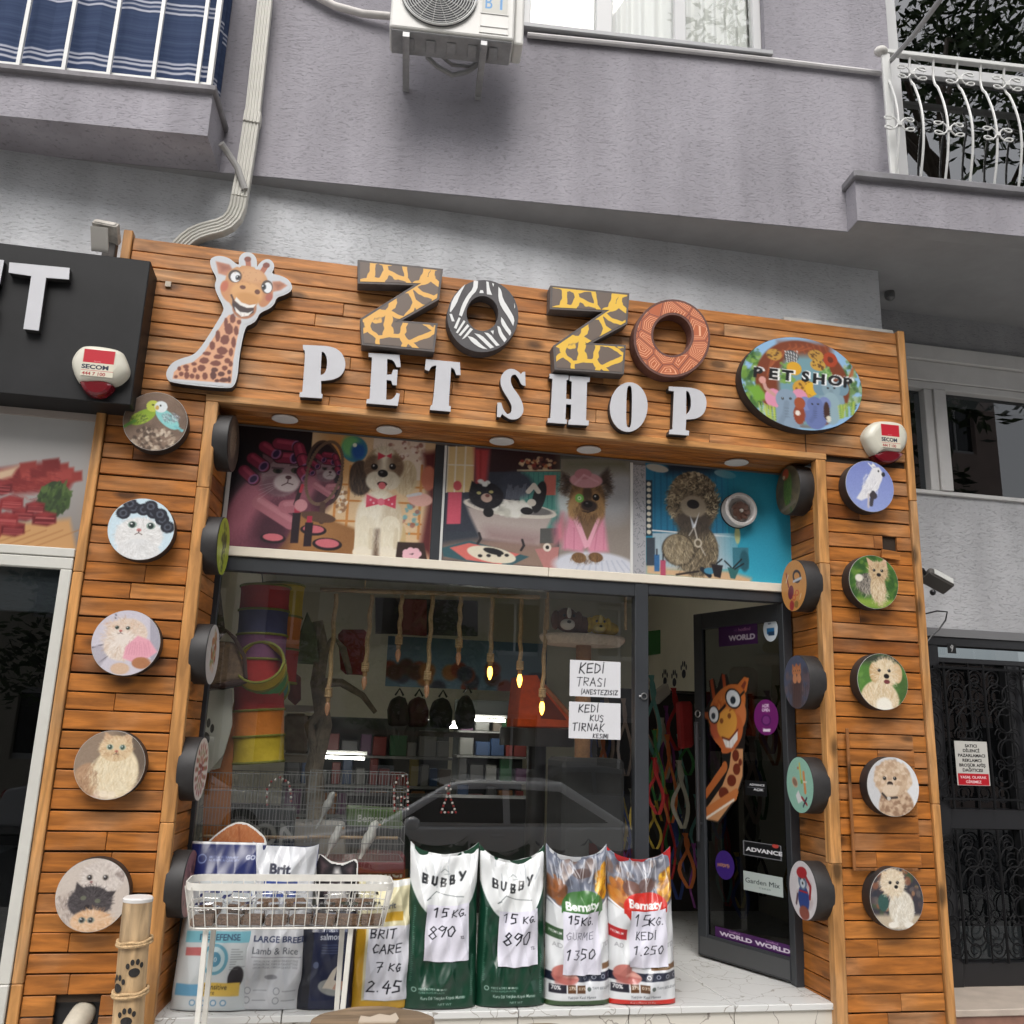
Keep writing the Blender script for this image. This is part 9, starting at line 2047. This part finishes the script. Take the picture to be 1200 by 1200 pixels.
# ------------------------------------------------------------------ across the street (seen only in the glass)
CARP = mat('car_silver', (.62, .63, .64), .3, .2, coat=.6)
CGL = mat('car_glass', (.015, .018, .02), .05, spec=.8)
TYRE = mat('tyre', (.02, .02, .02), .8); ALLOY = mat('alloy', (.4, .4, .41), .3, .8)
def car(name, label, cx, cy, z0, paint, flip=1):
    T = thing(name, label, 'car', (cx, cy, z0), 'cars parked along the street')
    def sec(pts, y0, y1, inset=0.0, zt=None):
        mb = MB(); n = len(pts)
        zs = [p[1] for p in pts]; zmin, zmax = min(zs), max(zs)
        for s in (-1, 1):
            for (x, z) in pts:
                k = (z - zmin) / (zmax - zmin); mb.v.append((cx + flip * x, cy + s * (y1 - inset * k), z0 + z))
        mb.f = [tuple(range(n)), tuple(reversed(range(n, 2 * n)))] + [(k, n + k, n + (k + 1) % n, (k + 1) % n) for k in range(n)]
        return mb
    obj('body', sec([(-2.2, .35), (2.15, .35), (2.2, .6), (2.1, .82), (1.1, .95), (-1.75, .98), (-2.15, .9), (-2.25, .6)], 0, .88, .06), paint, T, bevel=.05, bseg=3)
    obj('cabin', sec([(1.15, .94), (.35, 1.40), (.0, 1.46), (-1.0, 1.44), (-1.8, .96)], 0, .80, .2), paint, T, bevel=.05, bseg=3)
    for s in (-1, 1):
        for pts in ([(.88, 1.0), (.30, 1.34), (-.28, 1.36), (-.28, 1.0)], [(-.36, 1.0), (-.36, 1.36), (-.95, 1.34), (-1.5, 1.02)]):
            mb = MB(); n = len(pts)
            for o_ in (0, .012):
                for x, z in pts: mb.v.append((cx + flip * x, cy + s * (.80 - .2 * (z - .94) / .52 + .004 + o_), z0 + z))
            mb.f = [tuple(range(n, 2 * n)) if s > 0 else tuple(reversed(range(n, 2 * n)))] + [(k, n + k, n + (k + 1) % n, (k + 1) % n) for k in range(n)]
            obj('side_window', mb, CGL, T)
        obj('mirror', MB().ball((cx + flip * .75, cy + s * .96, z0 + 1.0), .09, .09, .07), paint, T, smooth=True)
        for x in (1.35, -1.35):
            w = obj('wheel', MB().lathe([(.2, -.1), (.31, -.09), (.32, 0), (.31, .09), (.2, .1)], (cx + flip * x, cy + s * .80, z0 + .32), 'y', 28), TYRE, T, smooth=True)
            obj('rim', MB().lathe([(.2, -.105), (.2, .105)], (cx + flip * x, cy + s * .80, z0 + .32), 'y', 24), ALLOY, w)
        obj('door_handle', MB().box(cx - flip * .2 - .08, cx - flip * .2 + .08, cy + s * .885 - .012, cy + s * .885 + .012, z0 + .86, z0 + .89), paint, T, bevel=.008)
    mb = MB().hexa([(cx + flip * 1.13, cy - .66, z0 + .985), (cx + flip * 1.13, cy + .66, z0 + .985), (cx + flip * 1.08, cy + .66, z0 + .97), (cx + flip * 1.08, cy - .66, z0 + .97), (cx + flip * .41, cy - .58, z0 + 1.40), (cx + flip * .41, cy + .58, z0 + 1.40), (cx + flip * .36, cy + .58, z0 + 1.38), (cx + flip * .36, cy - .58, z0 + 1.38)])
    obj('windscreen', mb, CGL, T)
    for s in (-1, 1):
        obj('headlight', MB().ball((cx + flip * 2.1, cy + s * .62, z0 + .72), .1, .18, .09), mat('lamp_clear', (.6, .6, .6), .1), T, smooth=True)
        obj('tail_light', MB().ball((cx - flip * 2.18, cy + s * .62, z0 + .8), .06, .18, .09), mat('lamp_red', (.3, .01, .01), .2), T, smooth=True)
    return T
car('parked_car', 'silver parked saloon car reflected in the display window', 1.75, -6.1, -.31, CARP, -1)
car('parked_car', 'white parked car on the far side of the street', -2.6, -12.2, -.31, mat('car_white', (.6, .6, .6), .3, coat=.5), 1)
car('parked_car', 'dark parked car on the far side of the street', 5.2, -12.2, -.31, mat('car_dark', (.03, .035, .05), .3, coat=.5), 1)
# houses over the road
def house(label, x0, x1, yf, h, c, n, m):
    T = thing('apartment_building', label, 'building', ((x0 + x1) / 2, yf - 4, -.12), 'buildings across the street')
    mw = mat('facade_%d' % int(x0 + 100), c, .85, var=.1, vs=2)
    mb = MB(); fw = (x1 - x0) / n; fh = h / m
    for i in range(n):
        for j in range(m):
            a, b, z = x0 + fw * i, x0 + fw * (i + 1), -.12 + fh * j
            mb.box(a, a + fw * .28, yf - .3, yf, z, z + fh); mb.box(b - fw * .28, b, yf - .3, yf, z, z + fh); mb.box(a + fw * .28, b - fw * .28, yf - .3, yf, z, z + fh * .32); mb.box(a + fw * .28, b - fw * .28, yf - .3, yf, z + fh * .82, z + fh)
    mb.box(x0, x1, yf - 9, yf - .31, -.12, h - .12); obj('wall', mb, mw, T)
    for i in range(n):
        for j in range(m):
            a, b, z = x0 + fw * (i + .28), x0 + fw * (i + .72), -.12 + fh * j
            w = obj('window', MB().box(a, b, yf - .2, yf - .14, z + fh * .32, z + fh * .36).box(a, b, yf - .2, yf - .14, z + fh * .78, z + fh * .82).box((a + b) / 2 - .03, (a + b) / 2 + .03, yf - .2, yf - .14, z + fh * .36, z + fh * .78), FR, T); obj('pane', MB().box(a, b, yf - .19, yf - .18, z + fh * .33, z + fh * .81), CGL, w)
    obj('roof', MB().box(x0 - .2, x1 + .2, yf - 9.2, yf + .25, h - .119, h + .08), mat('roof_tile', (.30, .12, .07), .8), T)
house('cream apartment building across the street', -14, -2.5, -17, 15, (.46, .42, .34), 5, 5)
house('grey apartment building across the street, right of the cream one', -2.3, 8.5, -17, 14, (.28, .27, .27), 4, 5)
house('pinkish apartment building across the street at the right', 8.7, 19, -17, 15.5, (.42, .32, .28), 4, 5)
# street trees
LEAF = bpy.data.materials.new('leaf'); LEAF.use_nodes = True
nt = LEAF.node_tree; b_ = nt.nodes['Principled BSDF']; b_.inputs['Roughness'].default_value = .6
ge = nt.nodes.new('ShaderNodeNewGeometry'); rp = nt.nodes.new('ShaderNodeValToRGB'); rp.color_ramp.elements[0].color = (.02, .045, .012, 1); rp.color_ramp.elements[1].color = (.075, .12, .03, 1)
nt.links.new(ge.outputs['Random Per Island'], rp.inputs['Fac']); nt.links.new(rp.outputs['Color'], b_.inputs['Base Color'])
BARK = mat('bark', (.10, .075, .055), .95, var=.3, vs=10, bump=.6, bs=20)
def tree(label, x, y, z, h, rad, n, seed):
    rnd = random.Random(seed); T = thing('street_tree', label, 'tree', (x, y, z), 'street trees across the road')
    mb = MB().tube([(x, y, z), (x + .1, y, z + h * .25), (x - .05, y + .1, z + h * .5), (x, y, z + h * .8)], [.2, .16, .11, .04], 10)
    cl = []
    for k in range(15):
        a = rnd.uniform(0, 6.283); t = rnd.uniform(.30, 1.0); rr = rad * rnd.uniform(.35, 1) * (1.1 - .6 * abs(t - .62)); c = Vector((x + rr * math.cos(a), y + rr * math.sin(a), z + h * t)); cl.append((c, rad * rnd.uniform(.28, .45)))
        mb.tube([(x, y, z + h * (t - .22)), ((x + c.x) / 2, (y + c.y) / 2, c.z - h * .06), c], [.06, .035, .012], 6)
    obj('trunk', mb, BARK, T, smooth=True); lf = MB()
    for k in range(n):
        c, r = rnd.choice(cl); d = Vector((rnd.gauss(0, 1), rnd.gauss(0, 1), rnd.gauss(0, .8))).normalized() * r * rnd.random() ** .45; p = c + d; s = rnd.uniform(.05, .1)
        u = Vector((rnd.gauss(0, 1), rnd.gauss(0, 1), rnd.gauss(0, .6))).normalized() * s * 1.5; w = u.cross(Vector((rnd.gauss(0, 1), rnd.gauss(0, 1), rnd.gauss(0, 1)))).normalized() * s * .5
        lf.quad(p - u, p + w, p + u, p - w)
    obj('crown', lf, LEAF, T)
tree('leafy street tree across the road, mirrored in the right balcony glass', 7.3, -7.2, -.31, 14.5, 3.7, 13000, 3)
tree('leafy street tree across the road, mirrored in the display window', 1.6, -14.6, -.12, 7.0, 2.2, 7000, 5)
tree('leafy street tree across the road at the left', -4.5, -14.4, -.12, 7.5, 2.2, 6000, 8)
